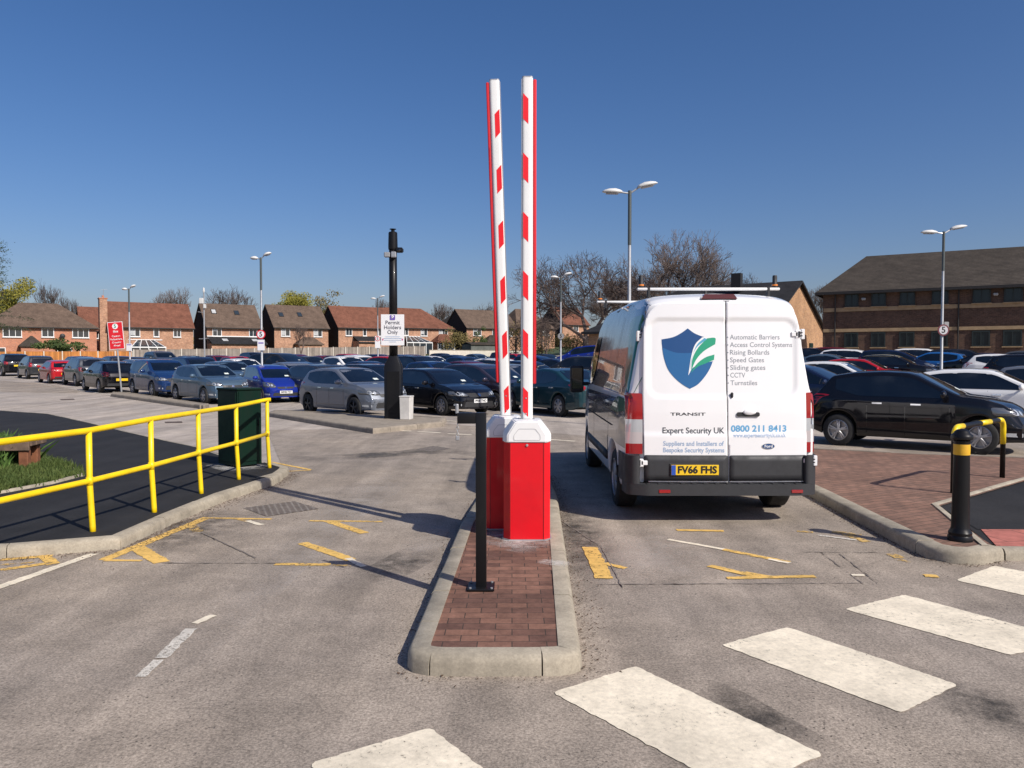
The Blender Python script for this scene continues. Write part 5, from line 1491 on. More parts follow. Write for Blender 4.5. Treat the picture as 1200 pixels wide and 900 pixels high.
# black column with cameras and the permit notice
x, y = survey(461.5, 489.5, .13); z = gz(x, y) + .122; k = FPX / y
cc = thing('camera_column', 'black column with a square base and camera heads near its top', 'column', (x, y, z))
h1 = (489 - 428) / k; h2 = (489 - 416) / k; ht = (489 - 272) / k
bm = bmesh.new(); prism(bm, round_poly([(-.225, -.225), (.225, -.225), (.225, .225), (-.225, .225)], .02, 2), 0, h1)
top = [v for v in bm.verts if v.co.z > h1 - .01]
f = [f for f in bm.faces if all(abs(v.co.z - h1) < .001 for v in f.verts)][0]
r = bmesh.ops.extrude_face_region(bm, geom=[f]); nv = [g for g in r['geom'] if isinstance(g, bmesh.types.BMVert)]; bm.faces.remove(f) if f.is_valid else None
for v in nv: v.co.z = h2; v.co.x *= .48; v.co.y *= .48
base = obj('base_housing', bm, M['black_metal'], cc, angle=30)
bm = bmesh.new(); box(bm, (.02, -.228, h1 * .5), (.34, .008, h1 * .8), .003); obj('service_door', bm, M['black_metal'], base)
bm = bmesh.new(); tube(bm, [(0, 0, h2 - .02), (0, 0, ht)], [.115, .105], 20); obj('shaft', bm, M['black_metal'], cc, smooth=True)
bm = bmesh.new(); lathe(bm, [(.125, ht - .02 - .45), (.13, ht - .4), (.12, ht - .02), (.05, ht), (.05, ht + .06), (.09, ht + .07), (.09, ht + .085), (.001, ht + .09)], 18); obj('cap', bm, M['black_metal'], cc, angle=40)
zc_ = (489 - 299) / k
bm = bmesh.new(); box(bm, (-.14, -.12, zc_), (.16, .12, .14), .02); box(bm, (.04, -.14, zc_), (.14, .12, .16), .02); obj('camera_bracket', bm, M['galv'], cc)
bm = bmesh.new(); box(bm, (.19, -.08, zc_ + .13), (.20, .2, .13), .03); obj('camera_head', bm, M['black_metal'], cc)
bm = bmesh.new(); lathe(bm, [(.001, -.20), (.05, -.19), (.05, -.12)], 12, 'y', (.19, 0, zc_ + .12)); obj('camera_lens', bm, M['glass'], cc)
pn = thing('permit_notice', 'white Permit Holders Only notice fixed to the black column', 'sign', (x, y - .135, z))
pw, ph = 27 / k, 36 / k; pc = (489 - 386) / k
bm = bmesh.new(); box(bm, (0, 0, pc), (pw, .012, ph), .003); bd = obj('board', bm, M['sign_white'], pn)
bm = bmesh.new(); box(bm, (0, -.008, pc + ph * .40), (.14, .005, .13), .01); bx_ = obj('parking_box', bm, M['sign_purple'], bd)
text_part('P', .14, M['sign_white'], bx_, (0, -.012, pc + ph * .40), bold=.004)
M['sign_grey'] = plain('grey_print', (.09, .09, .12), .5)
for i, t in enumerate(('Permit', 'Holders', 'Only')): text_part(t, .145, M['sign_grey'], bd, (0, -.009, pc + ph * (.235 - .155 * i)), bold=.0012)
for i in range(4):
    bm = bmesh.new(); box(bm, (0, -.008, pc - ph * (.22 + .055 * i)), (pw * (.62, .78, .74, .3)[i], .004, .014)); obj('printed_line', bm, M['txt_pale'], bd)
for s in (-1, 1):
    bm = bmesh.new(); box(bm, (s * pw * .42, -.008, pc - ph * .31), (.03, .004, .05)); obj('printed_mark', bm, plain('magenta_print', (.5, .05, .2), .5), bd)
x2, y2 = survey(476.5, 491, .13)
wb = thing('grit_bin', 'white tapered utility box standing right of the black column', 'box', (x2, y2, gz(x2, y2) + .122), R(-12))
bm = bmesh.new(); vs = box(bm, (0, 0, .30), (.28, .3, .60), .01)
for v in vs: v.co.x *= 1 + .12 * (v.co.z - .3); v.co.y *= 1 + .12 * (v.co.z - .3)
obj('housing', bm, M['kerb'] if False else plain('off_white_box', (.62, .60, .56), .6, var=.2), wb)
bm = bmesh.new(); box(bm, (0, 0, .615), (.31, .33, .03), .008); obj('lid', bm, plain('box_lid', (.6, .59, .56), .6), wb)

# ================================================================ fences
def line_at(px, off=0.0):
    """point where the sight line of a column crosses the fence line moved back by off"""
    F = FN0 + FBACK * off; u = (px - 600) / FPX; s = (u * F.y - F.x) / (FDIR.x - FDIR.y * u); return F + FDIR * s, s
M['fence_new'] = plain('new_fence_timber', (.50, .21, .055), .8, var=.3, vscale=2)
def boardmat(name, c, pitch=.15, var=.35):
    m, nt, b = nodes(name); co = coords(nt); sx = nt.nodes.new('ShaderNodeSeparateXYZ'); L(nt, co, sx.inputs[0])
    w = N(nt, 'ShaderNodeMath', operation='MULTIPLY'); L(nt, sx.outputs[0], w.inputs[0]); w.inputs[1].default_value = 1 / pitch
    fl_ = N(nt, 'ShaderNodeMath', operation='FLOOR'); L(nt, w.outputs[0], fl_.inputs[0]); wn = N(nt, 'ShaderNodeTexWhiteNoise', noise_dimensions='1D'); L(nt, fl_.outputs[0], wn.inputs['W'])
    fr_ = N(nt, 'ShaderNodeMath', operation='FRACT'); L(nt, w.outputs[0], fr_.inputs[0])
    col = ramp(nt, wn.outputs['Value'], [(0, [x * (1 - var) for x in c]), (1, [x * (1 + var * .5) for x in c])])
    col = mixc(nt, 1, col, ramp(nt, noise(nt, co, 1.2, 5), [(.3, .75), (.7, 1.15)]), 'MULTIPLY')
    col = mixc(nt, 1, col, ramp(nt, fr_.outputs[0], [(0, .35), (.08, 1), (.95, 1), (1, .5)]), 'MULTIPLY')
    L(nt, col, b.inputs['Base Color']); b.inputs['Roughness'].default_value = .9; return m
M['fence_new'] = boardmat('new_fence_boards', (.50, .20, .05)); M['fence_old'] = boardmat('old_fence_boards', (.27, .235, .20))
M['post_conc'] = plain('pale_fence_post', (.58, .54, .46), .9, var=.15)
def fence(s0, s1, mat, label, h0=1.62, name='panel_fence', off=0.0):
    F = FN0 + FBACK * off; o0 = F + FDIR * s0; ang = math.atan2(FDIR.y, FDIR.x)
    t = thing(name, label, 'fence', (o0.x, o0.y, gz(o0.x, o0.y)), ang); n = round((s1 - s0) / 1.93); st = (s1 - s0) / n
    for i in range(n + 1):
        P = F + FDIR * (s0 + i * st); z = gz(P.x, P.y) - gz(o0.x, o0.y); h = h0
        bm = bmesh.new(); box(bm, (i * st, 0, z + h / 2 + .02), (.12, .12, h + .12), .008); obj('post', bm, M['post_conc'], t)
        if i < n:
            bm = bmesh.new(); box(bm, (i * st + st / 2, .0, z + h / 2 + .01), (st - .13, .04, h), .004); pn_ = obj('panel', bm, mat, t)
            bm = bmesh.new(); box(bm, (i * st + st / 2, .0, z + h + .03), (st - .13, .07, .03), .004); obj('capping', bm, mat, pn_)
    return t
_, sA = line_at(-40); _, sB = line_at(155); _, sC = line_at(498)
fence(sA, sB, M['fence_new'], 'bright orange timber panel fence with pale concrete posts at the far left', 1.55)
fence(sB + .2, sC, M['fence_old'], 'weathered grey-brown timber panel fence with pale posts running across the background', 1.75)

# ================================================================ houses
M['brick_red'] = bricks('red_house_brick', (.62, .22, .11), (.46, .15, .08), (.42, .34, .27), dirt=.25)
M['brick_mix'] = bricks('mixed_house_brick', (.66, .34, .20), (.38, .16, .09), (.45, .36, .28), dirt=.35)
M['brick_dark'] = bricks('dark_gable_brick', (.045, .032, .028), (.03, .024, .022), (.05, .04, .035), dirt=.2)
M['brick_buff'] = bricks('buff_gable_brick', (.52, .27, .12), (.30, .13, .06), (.48, .38, .27), dirt=.25)
M['brick_office'] = bricks('office_brick', (.16, .085, .055), (.09, .05, .037), (.15, .115, .09), dirt=.35)
M['stone_band'] = plain('sandstone_band', (.36, .25, .14), .9, var=.2)
def tiles(name, c):
    m, nt, b = nodes(name); co = coords(nt)
    wv = N(nt, 'ShaderNodeTexWave', Scale=2.6, Distortion=.8, bands_direction='Z'); wv.inputs['Detail'].default_value = 2; L(nt, co, wv.inputs['Vector'])
    col = ramp(nt, noise(nt, co, .9, 6, .75), [(.3, [x * .62 for x in c]), (.7, [x * 1.3 for x in c])])
    col = mixc(nt, 1, col, ramp(nt, noise(nt, coords(nt, scale=(3, 3, 1)), 2.4, 3, .8), [(.35, .8), (.65, 1.15)]), 'MULTIPLY')
    col = mixc(nt, .5, col, wv.outputs['Color'], 'MULTIPLY')
    L(nt, col, b.inputs['Base Color']); b.inputs['Roughness'].default_value = .9; b.inputs['Specular IOR Level'].default_value = .2
    bump(nt, b, wv.outputs['Fac'], .6, .03); return m
M['tile_brown'] = tiles('brown_roof_tiles', (.17, .12, .09)); M['tile_red'] = tiles('red_roof_tiles', (.235, .10, .065)); M['tile_grey'] = tiles('grey_roof_tiles', (.075, .062, .05)); M['slate'] = tiles('dark_slate', (.035, .035, .038))
M['fascia_dark'] = plain('dark_fascia', (.02, .017, .015), .5)

def window(parent, x, z, w, h, y=0.0, panes=2, frame=None, blind=0.0, name='window'):
    """window on a wall facing local -y"""
    fr = frame or M['upvc']; bm = bmesh.new(); t = .09
    box(bm, (x, y - .015, z + h / 2 - t / 2), (w, .10, t)); box(bm, (x, y - .015, z - h / 2 + t / 2), (w, .10, t))
    for i in range(panes + 1):
        xx = x - w / 2 + t / 2 + (w - t) * i / panes; box(bm, (xx, y - .015, z), (t * (1 if i in (0, panes) else .7), .094, h - 2 * t - .002))
    f = obj(name, bm, fr, parent)
    bm = bmesh.new(); box(bm, (x, y + .001, z), (w - t, .02, h - t)); obj('pane', bm, M['window_glass'], f)
    if blind > 0:
        bm = bmesh.new(); box(bm, (x - w * .22, y - .014, z + h * (1 - blind) / 2), (w * .40, .008, (h - 2 * t) * blind)); obj('blind', bm, M['blind'], f)
    bm = bmesh.new(); box(bm, (x, y - .06, z - h / 2 - .045), (w + .12, .16, .07)); obj('sill', bm, M['stone_band'] if fr is not M['upvc'] else M['upvc'], f)
    return f

def roof_mesh(bm, x0, x1, y0, y1, ze, zr, hipl, hipr, over=.35, th=.14):
    """solid roof over a rectangle, ridge along x"""
    ym = (y0 + y1) / 2; sl = (zr - ze) / (ym - y0)
    X0, X1, Y0, Y1 = x0 - over * (.6 if not hipl else 1), x1 + over * (.6 if not hipr else 1), y0 - over, y1 + over; zo = ze - over * sl
    rx0, rx1 = (X0 if not hipl else x0 + hipl), (X1 if not hipr else x1 - hipr)
    T = [(X0, Y0, zo), (X1, Y0, zo), (X1, Y1, zo), (X0, Y1, zo), (rx0, ym, zr), (rx1, ym, zr)]
    v = [bm.verts.new(p) for p in T] + [bm.verts.new((p[0], p[1], p[2] - th)) for p in T]
    F = [(0, 1, 5, 4), (2, 3, 4, 5), (3, 0, 4), (1, 2, 5), (6, 10, 11, 7), (8, 11, 10, 9), (9, 10, 6), (7, 11, 8), (0, 6, 7, 1), (1, 7, 8, 2), (2, 8, 9, 3), (3, 9, 6, 0)]
    if not hipl: F = [f for f in F if f not in ((3, 0, 4), (9, 10, 6), (3, 9, 6, 0))] + [(0, 4, 10, 6), (4, 3, 9, 10)]
    if not hipr: F = [f for f in F if f not in ((1, 2, 5), (7, 11, 8), (1, 7, 8, 2))] + [(5, 1, 7, 11), (2, 5, 11, 8)]
    for f in F: bm.faces.new([v[i] for i in f])
    bmesh.ops.recalc_face_normals(bm, faces=bm.faces[:])

def house(label, pxl, pxr, off, roof, tile, brick, ridge=3.2, depth=8.0, hipl=0, hipr=0, eaves=5.0, wins=(), dark_gable=True, name='house', lift=0.0, group='brick houses beyond the fence'):
    A, s0 = line_at(pxl, off); B, s1 = line_at(pxr, off); ln = (B - A).length; zg = gz((A.x + B.x) / 2, (A.y + B.y) / 2) + lift
    t = thing(name, label, 'house', (A.x, A.y, zg), math.atan2(FDIR.y, FDIR.x), group)
    bm = bmesh.new(); box(bm, (ln / 2, depth / 2, eaves / 2 - .5), (ln, depth, eaves + 1.0)); w = obj('wall', bm, brick, t)
    if not hipl:
        for xx, nm in ((0, 'gable'),):
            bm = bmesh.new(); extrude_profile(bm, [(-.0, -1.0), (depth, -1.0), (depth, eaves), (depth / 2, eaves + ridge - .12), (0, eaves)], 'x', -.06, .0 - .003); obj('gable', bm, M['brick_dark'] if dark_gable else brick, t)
    if not hipr:
        bm = bmesh.new(); extrude_profile(bm, [(.0, eaves - .1), (depth, eaves - .1), (depth, eaves), (depth / 2, eaves + ridge - .12), (0, eaves)], 'x', ln - .06, ln - .003); obj('gable', bm, brick, t)
    bm = bmesh.new(); roof_mesh(bm, 0, ln, 0, depth, eaves, eaves + ridge, hipl, hipr); r = obj('roof', bm, tile, t)
    bm = bmesh.new(); sl = ridge / (depth / 2); zo = eaves - .35 * sl; box(bm, (ln / 2, -.42, zo - .05), (ln + .4, .10, .15)); obj('gutter', bm, M['fascia_dark'], r)
    for wv in wins:
        fx, z, ww, hh, pn_ = wv[:5]; window(t, fx * ln, z, ww, hh, -.02, pn_, blind=wv[5] if len(wv) > 5 else 0)
    return t, ln, zg, r, w
H = []
UP, GF = 4.0, 1.3
t, ln, zg, r, w = house('red brick house with a brown hipped roof at the far left edge', -18, 114, 14, 'hip', M['tile_brown'], M['brick_red'], 3.3, 8.5, hipl=4.2, hipr=4.4, wins=[(.24, UP, 2.2, 1.35, 3), (.55, UP, 1.5, 1.25, 2), (.85, UP, 2.1, 1.3, 3), (.12, GF, 1.6, 1.2, 2), (.7, GF, 1.8, 1.2, 2)])
bm = bmesh.new(); roof_mesh(bm, ln * .30, ln * .50, -2.2, 0, 2.35, 3.5, 1.2, 1.2, .2); obj('porch_roof', bm, M['tile_grey'], t)
bm = bmesh.new(); box(bm, (ln * .40, -1.1, 1.15), (ln * .19, 2.1, 2.3)); obj('porch', bm, M['brick_red'], t)
bm = bmesh.new(); lathe(bm, [(.02, -.45), (.25, -.4), (.35, -.34)], 12, 'y', (ln * .68, 0, 3.55)); obj('satellite_dish', bm, M['black_plastic'], t)
house('small red-roofed house seen between the two leftmost houses', 96, 121, 26, 'g', M['tile_red'], M['brick_red'], 3.6, 7, dark_gable=True, eaves=4.6, wins=[(.7, 3.6, .7, 1.1, 1)])
t, ln, zg, r, w = house('red-tiled brick house with a tall brick chimney stack on its left gable', 128, 227, 15, 'g', M['tile_red'], M['brick_mix'], 3.7, 8.5, wins=[(.30, UP, 1.4, 1.35, 2, .9), (.55, UP, .8, 1.3, 1), (.80, UP, 1.1, 1.3, 2, .0)])
bm = bmesh.new(); box(bm, (-.55, 1.2, 3.9), (1.0, 1.5, 9.8)); ch = obj('chimney', bm, M['brick_mix'], t)
bm = bmesh.new(); box(bm, (-.55, 1.2, 8.86), (1.15, 1.65, .15)); box(bm, (-.55, .9, 9.1), (.3, .3, .4), .05); obj('chimney_pot', bm, M['brick_red'], ch)
bm = bmesh.new(); tube(bm, [(-.5, 1.2, 8.9), (-.4, 1.2, 10.2)], .03, 5); tube(bm, [(-.8, 1.2, 10.1), (.1, 1.2, 10.25)], .02, 4); obj('aerial', bm, M['galv'], t)
# conservatory on that house
def conservatory(parent, x0, x1, d, eav, rid):
    bm = bmesh.new()
    for i in range(5):
        xx = x0 + (x1 - x0) * i / 4; box(bm, (xx, -d, eav / 2), (.1, .1, eav)); 
    box(bm, ((x0 + x1) / 2, -d, eav), (x1 - x0 + .1, .12, .16)); box(bm, ((x0 + x1) / 2, -.0, rid), (x1 - x0, .12, .12))
    for i in range(5):
        xx = x0 + (x1 - x0) * i / 4; tube(bm, [(xx, -d, eav), ((x0 + x1) / 2 + (xx - (x0 + x1) / 2) * .45, -.1, rid)], .06, 4)
    c = obj('conservatory', bm, M['upvc'], parent); bm = bmesh.new()
    a = [bm.verts.new(p) for p in ((x0, -d + .02, eav - .02), (x1, -d + .02, eav - .02), ((x0 + x1) / 2 + (x1 - x0) * .22, -.12, rid - .04), ((x0 + x1) / 2 - (x1 - x0) * .22, -.12, rid - .04))]; bm.faces.new(a)
    b_ = [bm.verts.new(p) for p in ((x0, -d + .02, 0), (x1, -d + .02, 0), (x1, -d + .02, eav - .05), (x0, -d + .02, eav - .05))]; bm.faces.new(b_)
    obj('pane', bm, M['window_glass'], c)
conservatory(t, ln * .22, ln * .62, 2.6, 1.75, 2.9)
def skylight(t, x, zf, depth, ridge, eaves, mat):
    y = depth / 2 * zf; z = eaves + ridge * zf; bm = bmesh.new(); a = math.atan2(ridge, depth / 2)
    box(bm, (0, 0, 0), (.78, 1.1, .1)); bmesh.ops.rotate(bm, cent=(0, 0, 0), matrix=Matrix.Rotation(a, 3, 'X'), verts=bm.verts); bmesh.ops.translate(bm, vec=(x, y, z + .03), verts=bm.verts); s = obj('skylight', bm, M['black_plastic'], t)
    bm = bmesh.new(); box(bm, (0, 0, .055), (.6, .92, .02)); bmesh.ops.rotate(bm, cent=(0, 0, 0), matrix=Matrix.Rotation(a, 3, 'X'), verts=bm.verts); bmesh.ops.translate(bm, vec=(x, y, z + .03), verts=bm.verts); obj('pane', bm, mat, s)
t, ln, zg, r, w = house('brown-roofed brick house with a long black lean-to, left of the tall lamp', 243, 307, 14.5, 'g', M['tile_brown'], M['brick_mix'], 3.7, 8.5, wins=[(.18, UP, 1.4, 1.3, 2, .4), (.84, UP, 1.3, 1.3, 2)])
skylight(t, ln * .20, .62, 8.5, 3.7, 5, M['blind']); skylight(t, ln * .62, .60, 8.5, 3.7, 5, M['window_glass'])
bm = bmesh.new(); box(bm, (ln * .5, -1.3, 1.1), (ln * .98, 2.6, 2.2)); obj('lean_to', bm, M['brick_mix'], t)
bm = bmesh.new(); extrude_profile(bm, [(-2.9, 2.2), (0, 3.25), (0, 3.1), (-2.9, 2.05)], 'x', .05, ln + .1); lr = obj('lean_to_roof', bm, M['slate'], t)
bm = bmesh.new(); box(bm, (ln * .5, -.06, 3.36), (ln, .1, .14)); obj('flashing', bm, M['upvc'], lr)
for fx in (.28, .82):
    bm = bmesh.new(); box(bm, (0, 0, 0), (.8, 1.0, .05)); bmesh.ops.rotate(bm, cent=(0, 0, 0), matrix=Matrix.Rotation(math.atan2(1.05, 2.9), 3, 'X'), verts=bm.verts); bmesh.ops.translate(bm, vec=(ln * fx, -1.45, 2.78), verts=bm.verts); obj('skylight', bm, M['blind'], lr)
t, ln, zg, r, w = house('brown-roofed brick house with two skylights, right of the tall lamp', 322, 385, 14.5, 'g', M['tile_brown'], M['brick_mix'], 3.7, 8.5, wins=[(.20, UP, 1.5, 1.4, 2, .9), (.80, UP, 1.5, 1.4, 2, .9)])
skylight(t, ln * .20, .52, 8.5, 3.7, 5, M['window_glass']); skylight(t, ln * .55, .55, 8.5, 3.7, 5, M['window_glass'])
bm = bmesh.new(); roof_mesh(bm, ln * .36, ln * .80, -2.2, 0, 2.2, 3.2, 1.2, 1.2, .2); obj('porch_roof', bm, M['tile_brown'], t)
bm = bmesh.new(); box(bm, (ln * .58, -1.1, 1.1), (ln * .42, 2.1, 2.2)); obj('porch', bm, M['brick_mix'], t)
t, ln, zg, r, w = house('red-tiled terrace house just left of the black column', 397, 462, 14.5, 'g', M['tile_red'], M['brick_mix'], 3.7, 8.5, wins=[(.18, UP, 1.2, 1.3, 2), (.46, UP, .7, 1.3, 1), (.76, UP, 1.1, 1.3, 2)])
bm = bmesh.new(); box(bm, (ln * .55, -1.3, 1.2), (ln * .6, 2.6, 2.4)); obj('lean_to', bm, M['brick_mix'], t)
bm = bmesh.new(); extrude_profile(bm, [(-2.8, 2.2), (0, 3.3), (0, 3.15), (-2.8, 2.05)], 'x', ln * .25, ln * .86); obj('lean_to_roof', bm, M['slate'], t)
t, ln, zg, r, w = house('red-tiled semi-detached house right of the black column, conservatory in front', 464, 531, 15.5, 'g', M['tile_red'], M['brick_mix'], 3.6, 8.5, hipr=4.6, wins=[(.16, UP, 1.2, 1.3, 2), (.48, UP, 1.4, 1.4, 2, .8), (.82, UP, 1.9, 1.5, 3, .9)], dark_gable=False)
conservatory(t, ln * .05, ln * .48, 3.2, 2.0, 3.2)
bm = bmesh.new(); roof_mesh(bm, ln * .60, ln * .92, -2.4, 0, 2.4, 3.7, 1.2, 1.2, .2); obj('porch_roof', bm, M['tile_red'], t)
bm = bmesh.new(); box(bm, (ln * .76, -1.2, 1.2), (ln * .31, 2.3, 2.4)); obj('porch', bm, M['brick_mix'], t)
for fx in (.66, .76, .86): window(t, ln * fx, 1.5, 1.2, 1.3, -2.42, 2)
t, ln, zg, r, w = house('brown-roofed brick house partly hidden by the left boom', 547, 606, 17, 'g', M['tile_brown'], M['brick_mix'], 3.6, 8.5, wins=[(.20, UP, 1.9, 1.5, 2, .5), (.54, UP, 1.2, 1.4, 2), (.85, UP, 1.2, 1.4, 2)])
bm = bmesh.new(); roof_mesh(bm, ln * .28, ln * .60, -2.4, 0, 2.2, 3.4, 1.2, 1.2, .2); obj('porch_roof', bm, M['tile_grey'], t)
bm = bmesh.new(); box(bm, (ln * .44, -1.2, 1.1), (ln * .31, 2.3, 2.2)); obj('porch', bm, M['brick_mix'], t)
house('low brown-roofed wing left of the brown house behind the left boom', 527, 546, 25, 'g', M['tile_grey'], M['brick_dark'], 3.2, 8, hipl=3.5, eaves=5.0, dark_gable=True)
t, ln, zg, r, w = house('brick house with a brown hipped roof right of the right boom', 606, 650, 19, 'h', M['tile_brown'], M['brick_mix'], 3.9, 8.5, hipl=2.5, hipr=4.4, wins=[(.35, UP, 1.3, 1.4, 2), (.75, UP, 1.6, 1.5, 2, .8)])
house('red-brown roofed house behind the bare tree, left of the van', 659, 690, 22, 'g', M['tile_red'], M['brick_mix'], 3.8, 8.5, wins=[(.5, UP, 1.4, 1.4, 2)])

def block(name, label, A, dr, ln, depth, zbase, eaves, ridge, hipl, hipr, brick, tile, cat='building'):
    A = Vector(A); ang = math.atan2(dr[1], dr[0]); t = thing(name, label, cat, (A.x, A.y, zbase), ang)
    bm = bmesh.new(); box(bm, (ln / 2, depth / 2, eaves / 2 - .5), (ln, depth, eaves + 1)); obj('wall', bm, brick, t)
    for s, hp_ in ((0, hipl), (1, hipr)):
        if hp_ <= 0:
            bm = bmesh.new(); a = ln - .003 if s else .003; extrude_profile(bm, [(0, eaves - .1), (depth, eaves - .1), (depth, eaves), (depth / 2, eaves + ridge - .15), (0, eaves)], 'x', a - (.1 if s else -.1), a); obj('gable', bm, brick, t)
    bm = bmesh.new(); roof_mesh(bm, 0, ln, 0, depth, eaves, eaves + ridge, hipl, hipr, .5, .2); r = obj('roof', bm, tile, t)
    bm = bmesh.new(); sl = ridge / (depth / 2); box(bm, (ln / 2, -.58, eaves - .5 * sl - .08), (ln + .9, .14, .2)); obj('gutter', bm, M['fascia_dark'], r)
    return t, r
# office block on the right
OA = Vector((23.4, 58.0)); OD = Vector((.857, -.516)); zo = 1.1
office, r = block('office_block', 'long two-storey brown brick office block with a dark tiled roof on the right', OA, OD, 34, 13, zo, 6.9 - zo, 3.1, 2.2, 0, M['brick_office'], M['tile_grey'], 'office building')
def os(px): u = (px - 600) / FPX; return (u * OA.y - OA.x) / (OD.x - OD.y * u)
def zoff(py, px):
    s = os(px); return EYE + (420 - py) / FPX * (OA.y + OD.y * s) - zo
M['office_frame'] = plain('dark_window_frame', (.015, .022, .02), .5); M['office_glass'] = plain('dark_office_glass', (.012, .02, .024), .06, spec=.5)
zu1, zu0, zl1, zl0 = zoff(344.5, 997), zoff(360, 997), zoff(390, 997), zoff(407, 997)
wl = [(989, 1005), (1020, 1037), (1053, 1071), (1090.5, 1110), (1138, 1159.5), (1174.5, 1197)]
offw = [(os(a), os(b)) for a, b in wl] + [(os(1197) + 2.0 + 4.2 * i, os(1197) + 3.5 + 4.2 * i) for i in range(3)]
for (a, b) in offw:
    for z1, z0 in ((zu1, zu0), (zl1, zl0)):
        f = window(office, (a + b) / 2, (z0 + z1) / 2, b - a, z1 - z0, -.03, 2, frame=M['office_frame'], name='window')
        for c in f.children:
            if c.name.startswith('pane'): c.data.materials[0] = M['office_glass']
bm = bmesh.new(); box(bm, (17, -.035, zu0 - .18), (33.9, .06, .28)); obj('stone_band', bm, M['stone_band'], office)
bm = bmesh.new(); box(bm, (17, -.035, zl1 + .18), (33.9, .06, .24)); obj('stone_band', bm, M['stone_band'], office)
for px in (978, 1122):
    bm = bmesh.new(); tube(bm, [(os(px), -.1, .1), (os(px), -.1, 5.6)], .05, 8); obj('downpipe', bm, M['fascia_dark'], office)
for px in (1011, 1165):
    bm = bmesh.new(); box(bm, (os(px), -.15, 5.0), (.3, .25, .2), .05); obj('wall_light', bm, M['galv'], office)
# gabled building behind the van
RA = Vector((26.0, 70.0)); rd = Vector((-.8, .6)); pd = Vector((.6, .8))
GA = RA - pd * 8.5                     # near corner of the gable
gb, r = block('gabled_building', 'brick building with a lit orange gable and dark roof behind the van', GA + rd * 17, -rd, 17, 17, 1.2, 3.3, 4.3, 6, 0, M['brick_buff'], M['slate'], 'building')
bm = bmesh.new(); box(bm, (12, 6.5, 7.6), (.9, .6, 1.6)); obj('chimney', bm, M['fascia_dark'], gb)
bm = bmesh.new(); tube(bm, [(17.3, -.5, 2.93), (17.3, 8.5, 7.50), (17.3, 17.5, 2.93)], .11, 4); obj('verge_board', bm, M['fascia_dark'], gb)
bm = bmesh.new(); box(bm, (17.05, 12.5, 1.0), (.1, 1.0, 2.0)); obj('door', bm, M['green_steel'], gb)
# sheds and walls in the gap
P, _ = line_at(552, 3); sh_ = thing('garden_shed', 'low grey garden building at the end of the gardens behind the left boom', 'shed', (P.x, P.y, gz(P.x, P.y)), math.atan2(FDIR.y, FDIR.x))
bm = bmesh.new(); box(bm, (3.5, 1.5, 1.0), (7, 3, 2.0)); obj('wall', bm, plain('grey_shed_boards', (.12, .13, .12), .9, var=.3, vscale=1), sh_)
bm = bmesh.new(); roof_mesh(bm, 0, 7, 0, 3, 2.0, 2.35, 0, 0, .2); obj('roof', bm, M['tile_grey'], sh_)
P, _ = line_at(503, -2); gw = thing('boundary_wall', 'low cream boundary wall right of the grey fence', 'wall', (P.x, P.y, gz(P.x, P.y)), math.atan2(FDIR.y, FDIR.x))
bm = bmesh.new(); box(bm, (10, 0, .55), (20, .2, 1.25)); obj('wall_body', bm, M['post_conc'], gw)
bm = bmesh.new(); box(bm, (10, 0, 1.2), (20.1, .3, .06), .01); obj('coping', bm, M['kerb'], gw)

# ================================================================ trees
class TreeGen:
    def __init__(s, seed): s.r = random.Random(seed); s.V = []; s.F = []
    def seg(s, a, b, ra, rb, n):
        d = (b - a).normalized(); u = d.orthogonal().normalized(); w = d.cross(u); i0 = len(s.V)
        for p, r in ((a, ra), (b, rb)):
            for k in range(n):
                t = 2 * math.pi * k / n; s.V.append(tuple(p + (u * math.cos(t) + w * math.sin(t)) * r))
        for k in range(n): s.F.append((i0 + k, i0 + (k + 1) % n, i0 + n + (k + 1) % n, i0 + n + k))
    def grow(s, p, d, ln, r, depth, up, spread, tips, trunk):
        n = 3; q = p
        for i in range(n):
            d2 = (d + Vector((s.r.gauss(0, .16), s.r.gauss(0, .16), s.r.gauss(0, .10) + up * .06))).normalized()
            e = q + d2 * ln / n; ra = r * (1 - .28 * i / n); rb = r * (1 - .28 * (i + 1) / n)
            s.tgt = trunk
            ra, rb = max(ra, .017), max(rb, .015); s.seg(q, e, ra, rb, 6 if r > .08 else (4 if r > .03 else 3))
            q, d = e, d2
            if depth > 0 and depth < s.md and s.r.random() < .55:
                dd = (d + Vector((s.r.gauss(0, 1), s.r.gauss(0, 1), s.r.gauss(.1, .5))) * spread * 1.1).normalized()
                s.grow(q, dd, ln * s.r.uniform(.45, .7), r * .42, depth - 1 if depth > 1 else 0, up, spread, tips, trunk)
        if depth <= 0: tips.append(q); return
        k = 2 if s.r.random() < .62 else 3
        base = s.r.uniform(0, 6.28)
        for j in range(k):
            an = base + 6.283 * j / k + s.r.gauss(0, .3); o = d.orthogonal().normalized(); o = Matrix.Rotation(an, 3, d) @ o
            dd = (d + o * spread * s.r.uniform(.6, 1.3) + Vector((0, 0, up * .15))).normalized()
            s.grow(q, dd, ln * s.r.uniform(.68, .86), r * s.r.uniform(.55, .7), depth - 1, up, spread, tips, trunk)
M['bark'] = plain('grey_brown_bark', (.10, .078, .065), .95, var=.3, vscale=1.5)
M['twig'] = plain('bare_twigs', (.115, .085, .072), .95, var=.2, vscale=1)
